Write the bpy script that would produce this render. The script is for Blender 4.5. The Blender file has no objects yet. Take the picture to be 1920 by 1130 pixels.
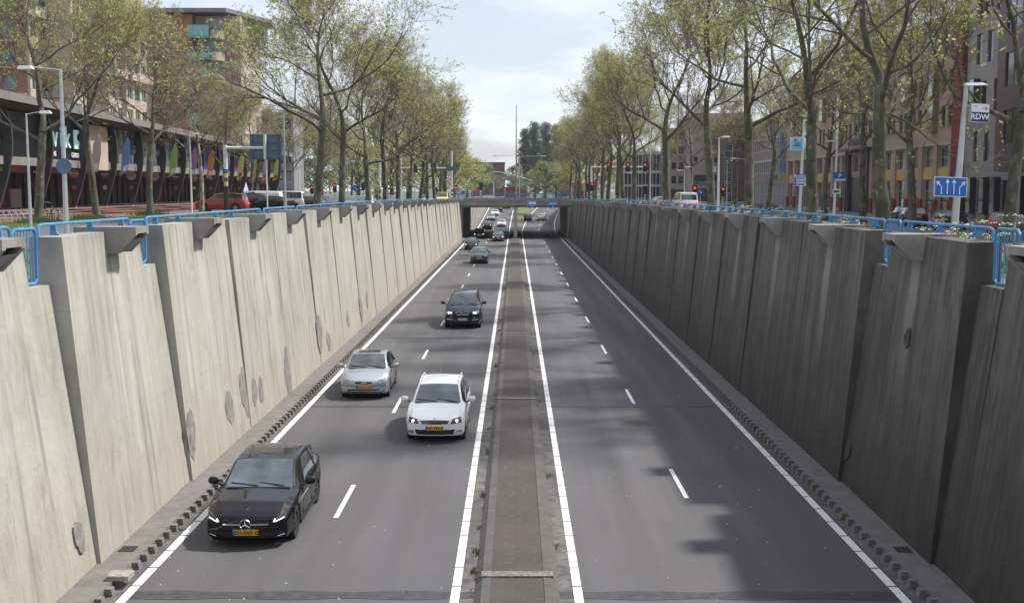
import bpy, bmesh, math, random
from mathutils import Vector, Matrix, Quaternion
R = math.radians
S = bpy.context.scene
COL = S.collection

# ------------------------------------------------------------------ camera
CAMZ = 7.2
FPX = 2150.0
PITCH = math.atan((565 - 357) / FPX)
YAW = (966 - 960) / FPX
cd = bpy.data.cameras.new('camera'); cam = bpy.data.objects.new('camera', cd); COL.objects.link(cam)
cam.location = (0, 0, CAMZ); cam.rotation_euler = (R(90) - PITCH, 0, YAW)
cd.sensor_width = 36; cd.lens = FPX / 1920 * 36; cd.clip_end = 6000; cd.clip_start = 0.2
S.camera = cam

# ------------------------------------------------------------------ sky, sun, exposure
SUN_EL, SUN_AZ = 53.0, 70.0     # azimuth measured from +Y towards +X
S.view_settings.view_transform = 'Standard'; S.view_settings.look = 'None'
S.view_settings.exposure = 0.32; S.view_settings.gamma = 1
sl = bpy.data.lights.new('sun', 'SUN'); sl.energy = 4.9; sl.angle = R(3.2); sl.color = (1, .955, .89)
so = bpy.data.objects.new('sun', sl); COL.objects.link(so)
sd = Vector((math.sin(R(SUN_AZ)) * math.cos(R(SUN_EL)), math.cos(R(SUN_AZ)) * math.cos(R(SUN_EL)), math.sin(R(SUN_EL))))
so.rotation_euler = sd.to_track_quat('Z', 'Y').to_euler(); so.location = (60, 20, 80)
W = bpy.data.worlds.new('World'); S.world = W; W.use_nodes = True
nt = W.node_tree; nt.nodes.clear()
def wn(t, **k):
    n = nt.nodes.new(t)
    for a, b in k.items(): setattr(n, a, b)
    return n
wo = wn('ShaderNodeOutputWorld'); bg = wn('ShaderNodeBackground'); bg.inputs[1].default_value = 0.115
sky = wn('ShaderNodeTexSky', sky_type='NISHITA', sun_disc=False, sun_elevation=R(SUN_EL), sun_rotation=R(SUN_AZ))
sky.air_density = 1.0; sky.dust_density = 2.0; sky.ozone_density = 1.0
tc = wn('ShaderNodeTexCoord'); sep = wn('ShaderNodeSeparateXYZ'); nt.links.new(tc.outputs['Generated'], sep.inputs[0])
mx = wn('ShaderNodeMath', operation='ADD'); mx.inputs[1].default_value = 0.16; nt.links.new(sep.outputs[2], mx.inputs[0])
dx = wn('ShaderNodeMath', operation='DIVIDE'); dy = wn('ShaderNodeMath', operation='DIVIDE')
nt.links.new(sep.outputs[0], dx.inputs[0]); nt.links.new(mx.outputs[0], dx.inputs[1])
nt.links.new(sep.outputs[1], dy.inputs[0]); nt.links.new(mx.outputs[0], dy.inputs[1])
cb = wn('ShaderNodeCombineXYZ'); nt.links.new(dx.outputs[0], cb.inputs[0]); nt.links.new(dy.outputs[0], cb.inputs[1])
nz = wn('ShaderNodeTexNoise'); nz.inputs['Scale'].default_value = 1.6; nz.inputs['Detail'].default_value = 7; nz.inputs['Roughness'].default_value = .55
nz.inputs['Distortion'].default_value = .3
nt.links.new(cb.outputs[0], nz.inputs['Vector'])
rp = wn('ShaderNodeValToRGB'); rp.color_ramp.elements[0].position = .40; rp.color_ramp.elements[1].position = .62
rp.color_ramp.elements[0].color = (.44, .44, .44, 1); rp.color_ramp.elements[1].color = (.93, .93, .93, 1)
nt.links.new(nz.outputs[0], rp.inputs[0])
mixc = wn('ShaderNodeMix', data_type='RGBA'); mixc.inputs['B'].default_value = (7.3, 7.7, 8.6, 1)
nt.links.new(rp.outputs[0], mixc.inputs['Factor']); nt.links.new(sky.outputs[0], mixc.inputs['A'])
nt.links.new(mixc.outputs['Result'], bg.inputs[0]); nt.links.new(bg.outputs[0], wo.inputs[0])

# ------------------------------------------------------------------ helpers: pixel ray -> place on a known plane of the scene
def ray(x, y):
    rx = (x - 960) / FPX; ru = (565 - y) / FPX
    fy = math.cos(PITCH) + ru * math.sin(PITCH); fz = -math.sin(PITCH) + ru * math.cos(PITCH)
    return rx * math.cos(YAW) - fy * math.sin(YAW), rx * math.sin(YAW) + fy * math.cos(YAW), fz
def at_ground(x, y, z=0.0):
    a = ray(x, y); t = (z - CAMZ) / a[2]; return a[0] * t, a[1] * t
def at_X(x, y, X):
    a = ray(x, y); t = X / a[0]; return a[1] * t, CAMZ + a[2] * t       # (Y, z)
def at_Y(x, y, Y):
    a = ray(x, y); t = Y / a[1]; return a[0] * t, CAMZ + a[2] * t       # (X, z)
def lerp(a, b, t): return a + (b - a) * t
def street_z(y): return 5.5 - 0.25 * min(1, max(0, (y - 60) / 50)) - 0.1 * min(1, max(0, (y - 110) / 60))

# ------------------------------------------------------------------ materials
MATS = {}
def mat(name, col=(.5, .5, .5), rough=.6, metal=0.0, noise=None, bump=None, spec=.5, coat=0.0, emit=None, estr=1.0, var=0.0, world=False, alpha=None):
    """noise=(scale, amount, detail): brightness variation; var: per-object random brightness"""
    if name in MATS: return MATS[name]
    m = bpy.data.materials.new(name); m.use_nodes = True; MATS[name] = m
    t = m.node_tree; b = t.nodes['Principled BSDF']; L = t.links
    b.inputs['Base Color'].default_value = (*col, 1); b.inputs['Roughness'].default_value = rough
    b.inputs['Metallic'].default_value = metal; b.inputs['Specular IOR Level'].default_value = spec
    b.inputs['Coat Weight'].default_value = coat; b.inputs['Coat Roughness'].default_value = .03
    if emit: b.inputs['Emission Color'].default_value = (*emit, 1); b.inputs['Emission Strength'].default_value = estr
    src = None
    def co():
        if world: return t.nodes.new('ShaderNodeNewGeometry').outputs['Position']
        return t.nodes.new('ShaderNodeTexCoord').outputs['Object']
    if noise or var:
        hsv = t.nodes.new('ShaderNodeHueSaturation'); hsv.inputs['Color'].default_value = (*col, 1)
        v = None
        if noise:
            n = t.nodes.new('ShaderNodeTexNoise'); n.inputs['Scale'].default_value = noise[0]; n.inputs['Detail'].default_value = noise[2] if len(noise) > 2 else 5
            L.new(co(), n.inputs['Vector'])
            mr = t.nodes.new('ShaderNodeMapRange'); mr.inputs[1].default_value = .3; mr.inputs[2].default_value = .7
            mr.inputs[3].default_value = 1 - noise[1]; mr.inputs[4].default_value = 1 + noise[1]
            L.new(n.outputs[0], mr.inputs[0]); v = mr.outputs[0]
        if var:
            oi = t.nodes.new('ShaderNodeObjectInfo'); m2 = t.nodes.new('ShaderNodeMapRange')
            m2.inputs[3].default_value = 1 - var; m2.inputs[4].default_value = 1 + var; L.new(oi.outputs['Random'], m2.inputs[0])
            if v:
                mu = t.nodes.new('ShaderNodeMath'); mu.operation = 'MULTIPLY'; L.new(v, mu.inputs[0]); L.new(m2.outputs[0], mu.inputs[1]); v = mu.outputs[0]
            else: v = m2.outputs[0]
        L.new(v, hsv.inputs['Value']); L.new(hsv.outputs[0], b.inputs['Base Color'])
    if bump:
        n = t.nodes.new('ShaderNodeTexNoise'); n.inputs['Scale'].default_value = bump[0]; n.inputs['Detail'].default_value = 6; L.new(co(), n.inputs['Vector'])
        bp = t.nodes.new('ShaderNodeBump'); bp.inputs['Strength'].default_value = bump[1]; bp.inputs['Distance'].default_value = bump[2] if len(bump) > 2 else .02
        L.new(n.outputs[0], bp.inputs['Height']); L.new(bp.outputs[0], b.inputs['Normal'])
    return m

class N:
    """small node-graph helper for the hand written materials"""
    def __init__(s, name, rough=.8):
        s.m = bpy.data.materials.new(name); s.m.use_nodes = True; MATS[name] = s.m
        s.t = s.m.node_tree; s.b = s.t.nodes['Principled BSDF']; s.b.inputs['Roughness'].default_value = rough
        s.pos = s.t.nodes.new('ShaderNodeNewGeometry').outputs['Position']
    def link(s, a, b): s.t.links.new(a, b)
    def scale(s, v, vec=None):
        n = s.t.nodes.new('ShaderNodeMapping'); n.inputs['Scale'].default_value = v; s.link(vec or s.pos, n.inputs['Vector']); return n.outputs[0]
    def noise(s, sc, detail=5, vec=None, rough=.55, dist=0):
        n = s.t.nodes.new('ShaderNodeTexNoise'); n.inputs['Scale'].default_value = sc; n.inputs['Detail'].default_value = detail
        n.inputs['Roughness'].default_value = rough; n.inputs['Distortion'].default_value = dist; s.link(vec or s.pos, n.inputs['Vector']); return n.outputs[0]
    def rng(s, v, a, b, c, d):
        n = s.t.nodes.new('ShaderNodeMapRange'); n.inputs[1].default_value = a; n.inputs[2].default_value = b; n.inputs[3].default_value = c; n.inputs[4].default_value = d
        s.link(v, n.inputs[0]); return n.outputs[0]
    def math(s, op, a, b=None):
        n = s.t.nodes.new('ShaderNodeMath'); n.operation = op
        for i, v in enumerate((a, b)):
            if v is None: continue
            if isinstance(v, (int, float)): n.inputs[i].default_value = v
            else: s.link(v, n.inputs[i])
        return n.outputs[0]
    def mix(s, f, a, b, mode='MIX'):
        n = s.t.nodes.new('ShaderNodeMix'); n.data_type = 'RGBA'; n.blend_type = mode
        for k, v in (('Factor', f), ('A', a), ('B', b)):
            if isinstance(v, (int, float)): n.inputs[k].default_value = v
            elif isinstance(v, tuple): n.inputs[k].default_value = (*v, 1)
            else: s.link(v, n.inputs[k])
        return n.outputs['Result']
    def sep(s, vec=None):
        n = s.t.nodes.new('ShaderNodeSeparateXYZ'); s.link(vec or s.pos, n.inputs[0]); return n.outputs
    def bump(s, v, st, dist=.02):
        n = s.t.nodes.new('ShaderNodeBump'); n.inputs['Strength'].default_value = st; n.inputs['Distance'].default_value = dist
        s.link(v, n.inputs['Height']); s.link(n.outputs[0], s.b.inputs['Normal'])
    def done(s, col): s.link(col, s.b.inputs['Base Color']); return s.m

def concrete(name, base, dark, streak=.5, band=None, low=None, mould=(.06, .06, .05)):
    n = N(name, .85)
    big = n.noise(.35, 5); fine = n.noise(9, 8, rough=.7); mid = n.noise(1.6, 6, n.scale((1, 1, .7)), rough=.62)
    st = n.noise(2.3, 5, n.scale((.12, 1, .06)), rough=.6)
    st2 = n.noise(9.0, 4, n.scale((.12, 1, .05)), rough=.6)
    c = n.mix(n.rng(big, .35, .68, 0, .8), base, tuple(x * .80 for x in base))
    c = n.mix(n.rng(st, .42, .70, 0, streak), c, dark)
    c = n.mix(n.rng(st2, .5, .78, 0, streak * .75), c, dark)
    c = n.mix(n.rng(mid, .52, .74, 0, .5), c, dark)
    # blotches left by run-off: smeared diagonally, strongest in some zones only
    blot = n.noise(1.1, 7, n.scale((1, 1.6, .55)), rough=.72, dist=.6); zone = n.noise(.16, 3)
    c = n.mix(n.math('MULTIPLY', n.rng(blot, .50, .62, 0, .62), n.rng(zone, .42, .58, .15, 1)), c, dark)
    runs = n.noise(5.0, 3, n.scale((.08, 1, .018)), rough=.5)
    c = n.mix(n.math('MULTIPLY', n.rng(runs, .55, .64, 0, .6), n.rng(n.noise(.5, 4), .35, .6, 0, 1)), c, tuple(x * .7 for x in dark))
    c = n.mix(n.math('MULTIPLY', n.rng(runs, .30, .40, .5, 0), n.rng(n.noise(.4, 3), .4, .6, 0, 1)), c, tuple(min(.8, x * 1.25) for x in base))
    o = n.sep()
    if band:      # dry lighter strips under each spout, where rain never runs: (period, phase, colour, strength)
        f = n.math('PINGPONG', n.math('ADD', o[1], -band[1] + band[0] * 40), band[0] / 2)
        wob = n.math('ADD', f, n.rng(n.noise(1.4, 3, n.scale((1, 1, .3))), 0, 1, -.16, .16))
        g = n.math('MULTIPLY', n.rng(wob, .22, .36, 1, 0), n.rng(o[2], 2.2, 5.2, .12, 1))
        c = n.mix(n.math('MULTIPLY', g, band[3]), c, band[2])
    if low:       # splash dirt rising irregularly from the gutter; right wall has shade painted in too
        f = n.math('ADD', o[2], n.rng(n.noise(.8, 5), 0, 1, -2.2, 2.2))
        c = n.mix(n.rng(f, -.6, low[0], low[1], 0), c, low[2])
    tp = n.math('MULTIPLY', n.rng(n.math('ADD', o[2], n.rng(st2, .3, .7, -.9, .5)), 5.3, 6.3, 0, .75), n.rng(n.noise(.45, 3), .4, .6, .15, 1))
    c = n.mix(tp, c, tuple(x * .62 for x in dark))
    c = n.mix(n.rng(fine, .3, .7, .0, .22), c, tuple(x * .55 for x in base))
    vo = n.noise(22, 3, rough=.5)
    c = n.mix(n.rng(vo, .66, .72, 0, .35), c, mould)
    # shuttering board joints, cast in the face
    jz = n.math('PINGPONG', n.math('ADD', o[2], n.math('MULTIPLY', o[1], -.0)), .62)
    c = n.mix(n.math('MULTIPLY', n.rng(jz, .0, .018, .38, 0), n.rng(n.noise(.6, 2), .5, .62, 0, 1)), c, dark)
    n.bump(n.math('ADD', fine, n.math('MULTIPLY', mid, 1.5)), .35, .03)
    return n.done(c)

# ------------------------------------------------------------------ mesh builder
class MB:
    def __init__(s): s.v = []; s.f = []; s.mi = []
    def quad(s, *p, m=0):
        n = len(s.v); s.v += [tuple(q) for q in p]; s.f.append(tuple(range(n, n + len(p)))); s.mi.append(m)
    def box(s, x0, y0, z0, x1, y1, z1, m=0, M=None):
        n = len(s.v)
        P = [(x0, y0, z0), (x1, y0, z0), (x1, y1, z0), (x0, y1, z0), (x0, y0, z1), (x1, y0, z1), (x1, y1, z1), (x0, y1, z1)]
        if M: P = [tuple(M @ Vector(p)) for p in P]
        s.v += P
        for f in ((0, 3, 2, 1), (4, 5, 6, 7), (0, 1, 5, 4), (1, 2, 6, 5), (2, 3, 7, 6), (3, 0, 4, 7)):
            s.f.append(tuple(n + i for i in f)); s.mi.append(m)
    def cbox(s, cx, cy, cz, wx, wy, wz, m=0, M=None):
        s.box(cx - wx / 2, cy - wy / 2, cz - wz / 2, cx + wx / 2, cy + wy / 2, cz + wz / 2, m, M)
    def hexa(s, P, m=0):
        """8 points, bottom 4 ccw then top 4 ccw"""
        n = len(s.v); s.v += [tuple(p) for p in P]
        for f in ((0, 3, 2, 1), (4, 5, 6, 7), (0, 1, 5, 4), (1, 2, 6, 5), (2, 3, 7, 6), (3, 0, 4, 7)):
            s.f.append(tuple(n + i for i in f)); s.mi.append(m)
    def prism(s, poly, d, axis='y', o=0.0, m=0):
        """poly in the plane normal to axis, extruded from o to o+d"""
        n = len(s.v); k = len(poly)
        for t in (o, o + d):
            for a, b in poly:
                s.v.append((a, t, b) if axis == 'y' else ((t, a, b) if axis == 'x' else (a, b, t)))
        s.f.append(tuple(range(n, n + k))); s.f.append(tuple(range(n + 2 * k - 1, n + k - 1, -1))); s.mi += [m, m]
        for i in range(k):
            j = (i + 1) % k; s.f.append((n + i, n + k + i, n + k + j, n + j)); s.mi.append(m)
    def tube(s, pts, rad, n=8, m=0, cap=True):
        pts = [Vector(p) for p in pts]
        if isinstance(rad, (int, float)): rad = [rad] * len(pts)
        base = len(s.v); prev = None
        for i, p in enumerate(pts):
            d = (pts[min(i + 1, len(pts) - 1)] - pts[max(i - 1, 0)])
            if d.length < 1e-9: d = Vector((0, 0, 1))
            d.normalize()
            if prev is None:
                a = Vector((1, 0, 0)) if abs(d.x) < .8 else Vector((0, 1, 0))
            else: a = prev
            u = (a - d * a.dot(d)); u.normalize(); w = d.cross(u); prev = u
            for k in range(n):
                c, q = math.cos(2 * math.pi * k / n), math.sin(2 * math.pi * k / n)
                s.v.append(tuple(p + (u * c + w * q) * rad[i]))
        for i in range(len(pts) - 1):
            for k in range(n):
                a = base + i * n + k; b = base + i * n + (k + 1) % n
                s.f.append((a, b, b + n, a + n)); s.mi.append(m)
        if cap:
            s.f.append(tuple(base + k for k in reversed(range(n)))); s.mi.append(m)
            e = base + (len(pts) - 1) * n; s.f.append(tuple(e + k for k in range(n))); s.mi.append(m)
    def cyl(s, p0, p1, r, n=16, m=0): s.tube([p0, p1], r, n, m)
    def disc(s, c, r, axis='y', n=24, m=0, th=.02):
        c = Vector(c); a = {'x': Vector((1, 0, 0)), 'y': Vector((0, 1, 0)), 'z': Vector((0, 0, 1))}[axis]
        s.tube([c - a * th / 2, c + a * th / 2], r, n, m)
    def ball(s, c, r, n=8, m=0):
        pts = []; rr = []
        for i in range(n + 1):
            t = math.pi * i / n; pts.append((c[0], c[1], c[2] - r * math.cos(t))); rr.append(max(.001, r * math.sin(t)))
        s.tube(pts, rr, n * 2, m)
    def build(s, name, mats, parent=None, smooth=False, angle=35, origin=None, _=None):
        me = bpy.data.meshes.new(name)
        v = s.v
        if origin is None and parent is not None:
            origin = parent.matrix_world_loc if isinstance(parent, Thing) else _origins.get(parent.name, (0, 0, 0))
        if origin is not None and any(origin): v = [(a - origin[0], b - origin[1], c - origin[2]) for a, b, c in v]
        me.from_pydata(v, [], s.f)
        if not isinstance(mats, (list, tuple)): mats = [mats]
        for q in mats: me.materials.append(q)
        if len(mats) > 1: me.polygons.foreach_set('material_index', s.mi)
        if smooth:
            me.polygons.foreach_set('use_smooth', [True] * len(me.polygons)); me.set_sharp_from_angle(angle=R(angle))
        me.update()
        o = Obj(name, me, parent)
        _origins[o.name] = origin or (0, 0, 0)
        if parent is None and origin is not None: o.location = origin
        return o
_origins = {}
def Obj(name, data, parent=None):
    o = bpy.data.objects.new(name, data); COL.objects.link(o)
    if parent is not None: o.parent = parent.o if isinstance(parent, Thing) else parent
    return o
class Thing:
    """an Empty at the thing's base; meshes built in world space are moved into its frame when rz == 0"""
    def __init__(s, name, label, cat, loc=(0, 0, 0), rz=0, group=None, kind=None):
        s.o = bpy.data.objects.new(name, None); COL.objects.link(s.o); s.o.empty_display_size = .3
        s.o.location = loc; s.o.rotation_euler = (0, 0, rz); s.matrix_world_loc = tuple(loc)
        tag(s.o, label, cat, group, kind)
class Local(Thing):
    """same, but its meshes are given in local coordinates"""
    def __init__(s, *a, **k): super().__init__(*a, **k); s.matrix_world_loc = (0, 0, 0)
def tag(o, label=None, cat=None, group=None, kind=None):
    if label: o['label'] = label
    if cat: o['category'] = cat
    if group: o['group'] = group
    if kind: o['kind'] = kind
    return o
def copy_tree(o, parent=None):
    c = o.copy(); COL.objects.link(c)
    if parent is not None: c.parent = parent
    for ch in [x for x in o.children]: copy_tree(ch, c)
    return c
def text_mesh(s, size=1.0, ext=.01, bold=0.0, spacing=1.0, align='CENTER'):
    cu = bpy.data.curves.new('txt', 'FONT'); cu.body = s; cu.size = size; cu.extrude = ext; cu.offset = bold; cu.space_character = spacing
    cu.align_x = align; cu.align_y = 'CENTER'; cu.resolution_u = 3
    o = bpy.data.objects.new('txt', cu); me = bpy.data.meshes.new_from_object(o); bpy.data.objects.remove(o); bpy.data.curves.remove(cu)
    return me
def text_obj(name, s, size, m, parent, loc, right, up, ext=.01, bold=0.0, spacing=1.0, align='CENTER'):
    """loc in the parent's frame; right/up: unit vectors of the writing"""
    me = text_mesh(s, size, ext, bold, spacing, align); me.name = name; me.materials.append(m)
    r = Vector(right).normalized(); u = Vector(up).normalized(); n = r.cross(u)
    M = Matrix(((r.x, u.x, n.x, loc[0]), (r.y, u.y, n.y, loc[1]), (r.z, u.z, n.z, loc[2]), (0, 0, 0, 1)))
    me.transform(M); return Obj(name, me, parent)
def shape2d(outer, holes=(), th=.1):
    """flat plate with holes, in XY, thickness along Z"""
    cu = bpy.data.curves.new('sh', 'CURVE'); cu.dimensions = '2D'; cu.fill_mode = 'BOTH'; cu.extrude = th / 2
    for lp in [outer] + list(holes):
        sp = cu.splines.new('POLY'); sp.points.add(len(lp) - 1); sp.use_cyclic_u = True
        for i, p in enumerate(lp): sp.points[i].co = (p[0], p[1], 0, 1)
    o = bpy.data.objects.new('sh', cu); me = bpy.data.meshes.new_from_object(o); bpy.data.objects.remove(o); bpy.data.curves.remove(cu)
    return me
def circle(cx, cy, r, n=24): return [(cx + r * math.cos(2 * math.pi * i / n), cy + r * math.sin(2 * math.pi * i / n)) for i in range(n)]
ORD = ['first', 'second', 'third', 'fourth', 'fifth', 'sixth', 'seventh', 'eighth', 'ninth', 'tenth', 'eleventh', 'twelfth', 'thirteenth', 'fourteenth', 'fifteenth', 'sixteenth', 'seventeenth', 'eighteenth', 'nineteenth', 'twentieth']
# ================================================================== road, walls, median
def smooth(t): t = max(0, min(1, t)); return t * t * (3 - 2 * t)
def rz(y): return 5.1 * smooth((y - 188) / 150)
def xr(y): return 0 if y < 185 else .00052 * (y - 185) ** 2
def xl(y): return 0 if y < 185 else .00010 * (y - 185) ** 2
YS = [-40, -20] + list(range(0, 190, 10)) + [188 + 6 * i for i in range(0, 28)] + [352, 400]
MATC = {}

def asphalt(name, base):
    n = N(name, .88)
    f = n.noise(55, 3, rough=.7); f2 = n.noise(260, 2, rough=.8); b = n.noise(.22, 4); lanes = n.noise(.9, 4, n.scale((1, .05, 1)))
    spot = n.noise(1.5, 2, n.scale((1, 1, 1)))
    c = n.mix(n.rng(b, .3, .7, 0, 1), tuple(x * .86 for x in base), tuple(x * 1.16 for x in base))
    c = n.mix(n.rng(lanes, .35, .65, 0, .8), c, tuple(x * .70 for x in base))
    c = n.mix(n.rng(f, .3, .7, 0, .6), c, tuple(x * .45 for x in base))
    c = n.mix(n.rng(n.noise(1.7, 6, rough=.7), .56, .72, 0, .4), c, tuple(x * .6 for x in base))
    c = n.mix(n.rng(f2, .62, .70, 0, .35), c, tuple(x * 2.2 for x in base))
    o = n.sep()     # oil track in the middle of each lane, polished wheel tracks beside it
    a = n.math('ABSOLUTE', o[0]); d = n.math('PINGPONG', n.math('ADD', a, -1.12), 1.44)
    c = n.mix(n.math('MULTIPLY', n.rng(d, 1.0, 1.44, 0, .34), n.rng(b, .2, .7, .3, 1)), c, tuple(x * .5 for x in base))
    n.bump(f, .3, .006)
    n.link(n.rng(lanes, .3, .7, .72, .92), n.b.inputs['Roughness'])
    return n.done(c)
M_asph = asphalt('asphalt', (.110, .107, .111))
M_tar = mat('tar_seal', (.042, .043, .048), .55, noise=(6, .35))
n = N('line_paint', .6)
M_paint = n.done(n.mix(n.rng(n.noise(18, 5, rough=.7), .58, .72, 0, .55), (.74, .74, .71), (.30, .30, .29)))
n = N('gutter', .9)
M_gut = n.done(n.mix(n.rng(n.noise(2.5, 7, rough=.65), .35, .65, 0, 1), n.mix(n.rng(n.noise(.8, 4, n.scale((1, .2, 1))), .4, .6, 0, 1), (.16, .153, .143), (.085, .08, .078)), (.055, .05, .047)))
n = N('kerb_concrete', .9)
_g = n.sep(); _j = n.rng(n.math('PINGPONG', _g[1], .5), 0, .012, 1, 0)
c0 = n.mix(n.rng(n.noise(3, 7, rough=.68), .3, .7, 0, 1), (.185, .173, .16), (.115, .107, .10))
c0 = n.mix(n.rng(n.noise(40, 3), .6, .7, 0, .6), c0, (.05, .05, .045))
c0 = n.mix(n.math('MULTIPLY', _j, .8), c0, (.045, .042, .04)); M_kerb = n.done(c0)
M_mkerb = M_kerb.copy(); M_mkerb.name = 'median_kerb_stone'
_b = M_mkerb.node_tree.nodes['Principled BSDF']; _hs = M_mkerb.node_tree.nodes.new('ShaderNodeHueSaturation'); _hs.inputs['Value'].default_value = .58
M_mkerb.node_tree.links.new(_b.inputs['Base Color'].links[0].from_socket, _hs.inputs['Color']); M_mkerb.node_tree.links.new(_hs.outputs[0], _b.inputs['Base Color'])
n = N('median_paving', .92)
a = n.noise(14, 5, n.scale((.45, 1, 1)), rough=.7); b = n.noise(.5, 5); g = n.sep()
c0 = n.mix(n.rng(b, .35, .65, 0, 1), (.078, .064, .055), (.052, .044, .038))
c0 = n.mix(n.rng(a, .60, .68, 0, .75), c0, (.20, .188, .178))
c0 = n.mix(n.rng(n.noise(30, 4), .3, .7, 0, .4), c0, (.05, .046, .044))
jt = n.rng(n.math('PINGPONG', g[1], 1.25), 0, .010, .7, 0); jc = n.rng(n.math('ABSOLUTE', n.math('ADD', g[0], -.03)), 0, .010, .6, 0)
c0 = n.mix(n.math('MAXIMUM', jt, jc), c0, (.04, .037, .034))
moss = n.math('MULTIPLY', n.rng(n.math('ABSOLUTE', n.math('ADD', g[0], -.03)), .38, .5, 0, 1), n.rng(n.noise(1.2, 4), .56, .66, 0, .6))
c0 = n.mix(moss, c0, (.07, .085, .03))
n.bump(a, .4, .02); M_med = n.done(c0)
BAND = (6.25, 24.3 - 21.2 + 21.2)
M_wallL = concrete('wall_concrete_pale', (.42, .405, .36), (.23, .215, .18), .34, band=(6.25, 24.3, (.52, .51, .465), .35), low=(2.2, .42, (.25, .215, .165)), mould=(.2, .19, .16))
M_wallR = concrete('wall_concrete_grimy_shaded', (.165, .15, .12), (.036, .033, .027), .9, band=(6.25, 24.3, (.25, .24, .22), .95), low=(5.2, 1.0, (.014, .0135, .013)))  # darkening towards the foot is grime plus shade put into the colour
M_cons = concrete('console_concrete', (.36, .345, .31), (.22, .21, .19), .5)
M_bridge = concrete('bridge_concrete', (.36, .34, .29), (.2, .19, .16), .6)
M_blue = mat('blue_railing_paint', (.065, .215, .42), .5, noise=(5, .22))
M_dark = mat('dark_void', (.02, .02, .02), .9)
M_patch = mat('repair_mortar', (.19, .178, .165), .9, noise=(4, .35, 8))

def sheet(name, xs, ys, zf, m, xf=None, kind='structure', zo=0.0):
    mb = MB(); nx = len(xs)
    for y in ys:
        for x in xs: mb.v.append(((x + (xf(y) if xf else 0)), y, zf(y) + zo))
    for j in range(len(ys) - 1):
        for i in range(nx - 1):
            a = j * nx + i; mb.f.append((a, a + 1, a + nx + 1, a + nx)); mb.mi.append(0)
    o = mb.build(name, m, smooth=True); tag(o, kind=kind); return o
sheet('road', [-8.3, -4, -.6], YS, rz, M_asph, xl)
sheet('road', [.66, 4, 8.3], YS, rz, M_asph, xr)
YG = [y for y in YS if y <= 190]
sheet('gutter', [-.98, -.6], YG, rz, M_gut, zo=.004)
sheet('gutter', [.66, 1.04], YG, rz, M_gut, zo=.004)
sheet('gutter', [-7.6, -7.06], YS, rz, M_gut, xl, zo=.004)
sheet('gutter', [7.04, 7.6], YS, rz, M_gut, xr, zo=.004)
# the wedge of verge between the carriageways past the underpass
mb = MB()
for y0, y1 in zip(YS[:-1], YS[1:]):
    if y0 < 188: continue
    mb.quad((-.62 + xl(y0), y0, rz(y0) + .05), (.7 + xr(y0), y0, rz(y0) + .05), (.7 + xr(y1), y1, rz(y1) + .05), (-.62 + xl(y1), y1, rz(y1) + .05))
n = N('median_verge', .95); g = n.sep()
tag(mb.build('median_verge', n.done(n.mix(n.rng(n.math('ADD', g[1], n.rng(n.noise(.3, 4), 0, 1, -15, 15)), 250, 270, 0, 1), (.12, .105, .085), (.10, .15, .03)))), kind='structure')

# tar joints across the carriageways
mb = MB()
for y in (19.9, 37.9, 55.9, 73.9, 91.9):
    for x0, x1 in ((-6.85, -.66), (.72, 6.95)):
        k = 24; w = .2 if y < 30 else .11
        for i in range(k):
            a, b = lerp(x0, x1, i / k), lerp(x0, x1, (i + 1) / k)
            wa, wb = (w * (1 + .2 * math.sin(a * 3 + y)), w * (1 + .2 * math.sin(b * 3 + y)))
            mb.quad((a, y - wa, .006), (b, y - wb, .006), (b, y + wb, .006), (a, y + wa, .006))
tag(mb.build('tar_joint', M_tar), kind='structure')

# lines
def marking(tiles, xf):
    mb = MB()
    for x0, x1, y0, y1 in tiles:
        mb.quad((x0 + xf(y0), y0, rz(y0) + .010), (x1 + xf(y0), y0, rz(y0) + .010), (x1 + xf(y1), y1, rz(y1) + .010), (x0 + xf(y1), y1, rz(y1) + .010))
    tag(mb.build('road_marking', M_paint), kind='structure')
def tiles(x0, x1, y_end): 
    out = []; y = 8.0
    while y < y_end:
        out.append((x0, x1, y + .030, y + 1.002)); y += 1.03
    return out
marking(tiles(-7.02, -6.85, 320), xl); marking(tiles(-1.15, -.99, 320), xl)
marking(tiles(1.05, 1.21, 320), xr); marking(tiles(6.80, 6.97, 320), xr)
marking([(-4.02, -3.91, y, y + 2.85) for y in [24.75 - 12 + 12 * k for k in range(26)]], xl)
marking([(3.98, 4.09, y, y + 2.85) for y in [26.4 - 12 + 12 * k for k in range(26)]], xr)

# median: kerb stones on both sides of the paving, raised 0.14
for x0, x1, xo in ((-.60, -.44, -.74), (.52, .68, .80)):
    mb = MB(); L = [(xo, 0.0), (x0 if xo < x0 else x1, .13), (x1 if xo < x0 else x0, .145), (x1 if xo < x0 else x0, 0)]
    mb.prism(L, 178, 'y', -6)
    tag(mb.build('median_kerb', M_mkerb), kind='structure')
sheet('median_paving', [-.44, .03, .52], YG[2:-1], rz, M_med, zo=.132)
mb = MB()
for y in (20.6, 38.6, 56.6): mb.box(-.62, y - .14, .12, .70, y + .14, .165)
tag(mb.build('median_joint', mat('worn_concrete', (.15, .143, .132), .9, noise=(14, .5, 7))), kind='structure')
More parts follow.
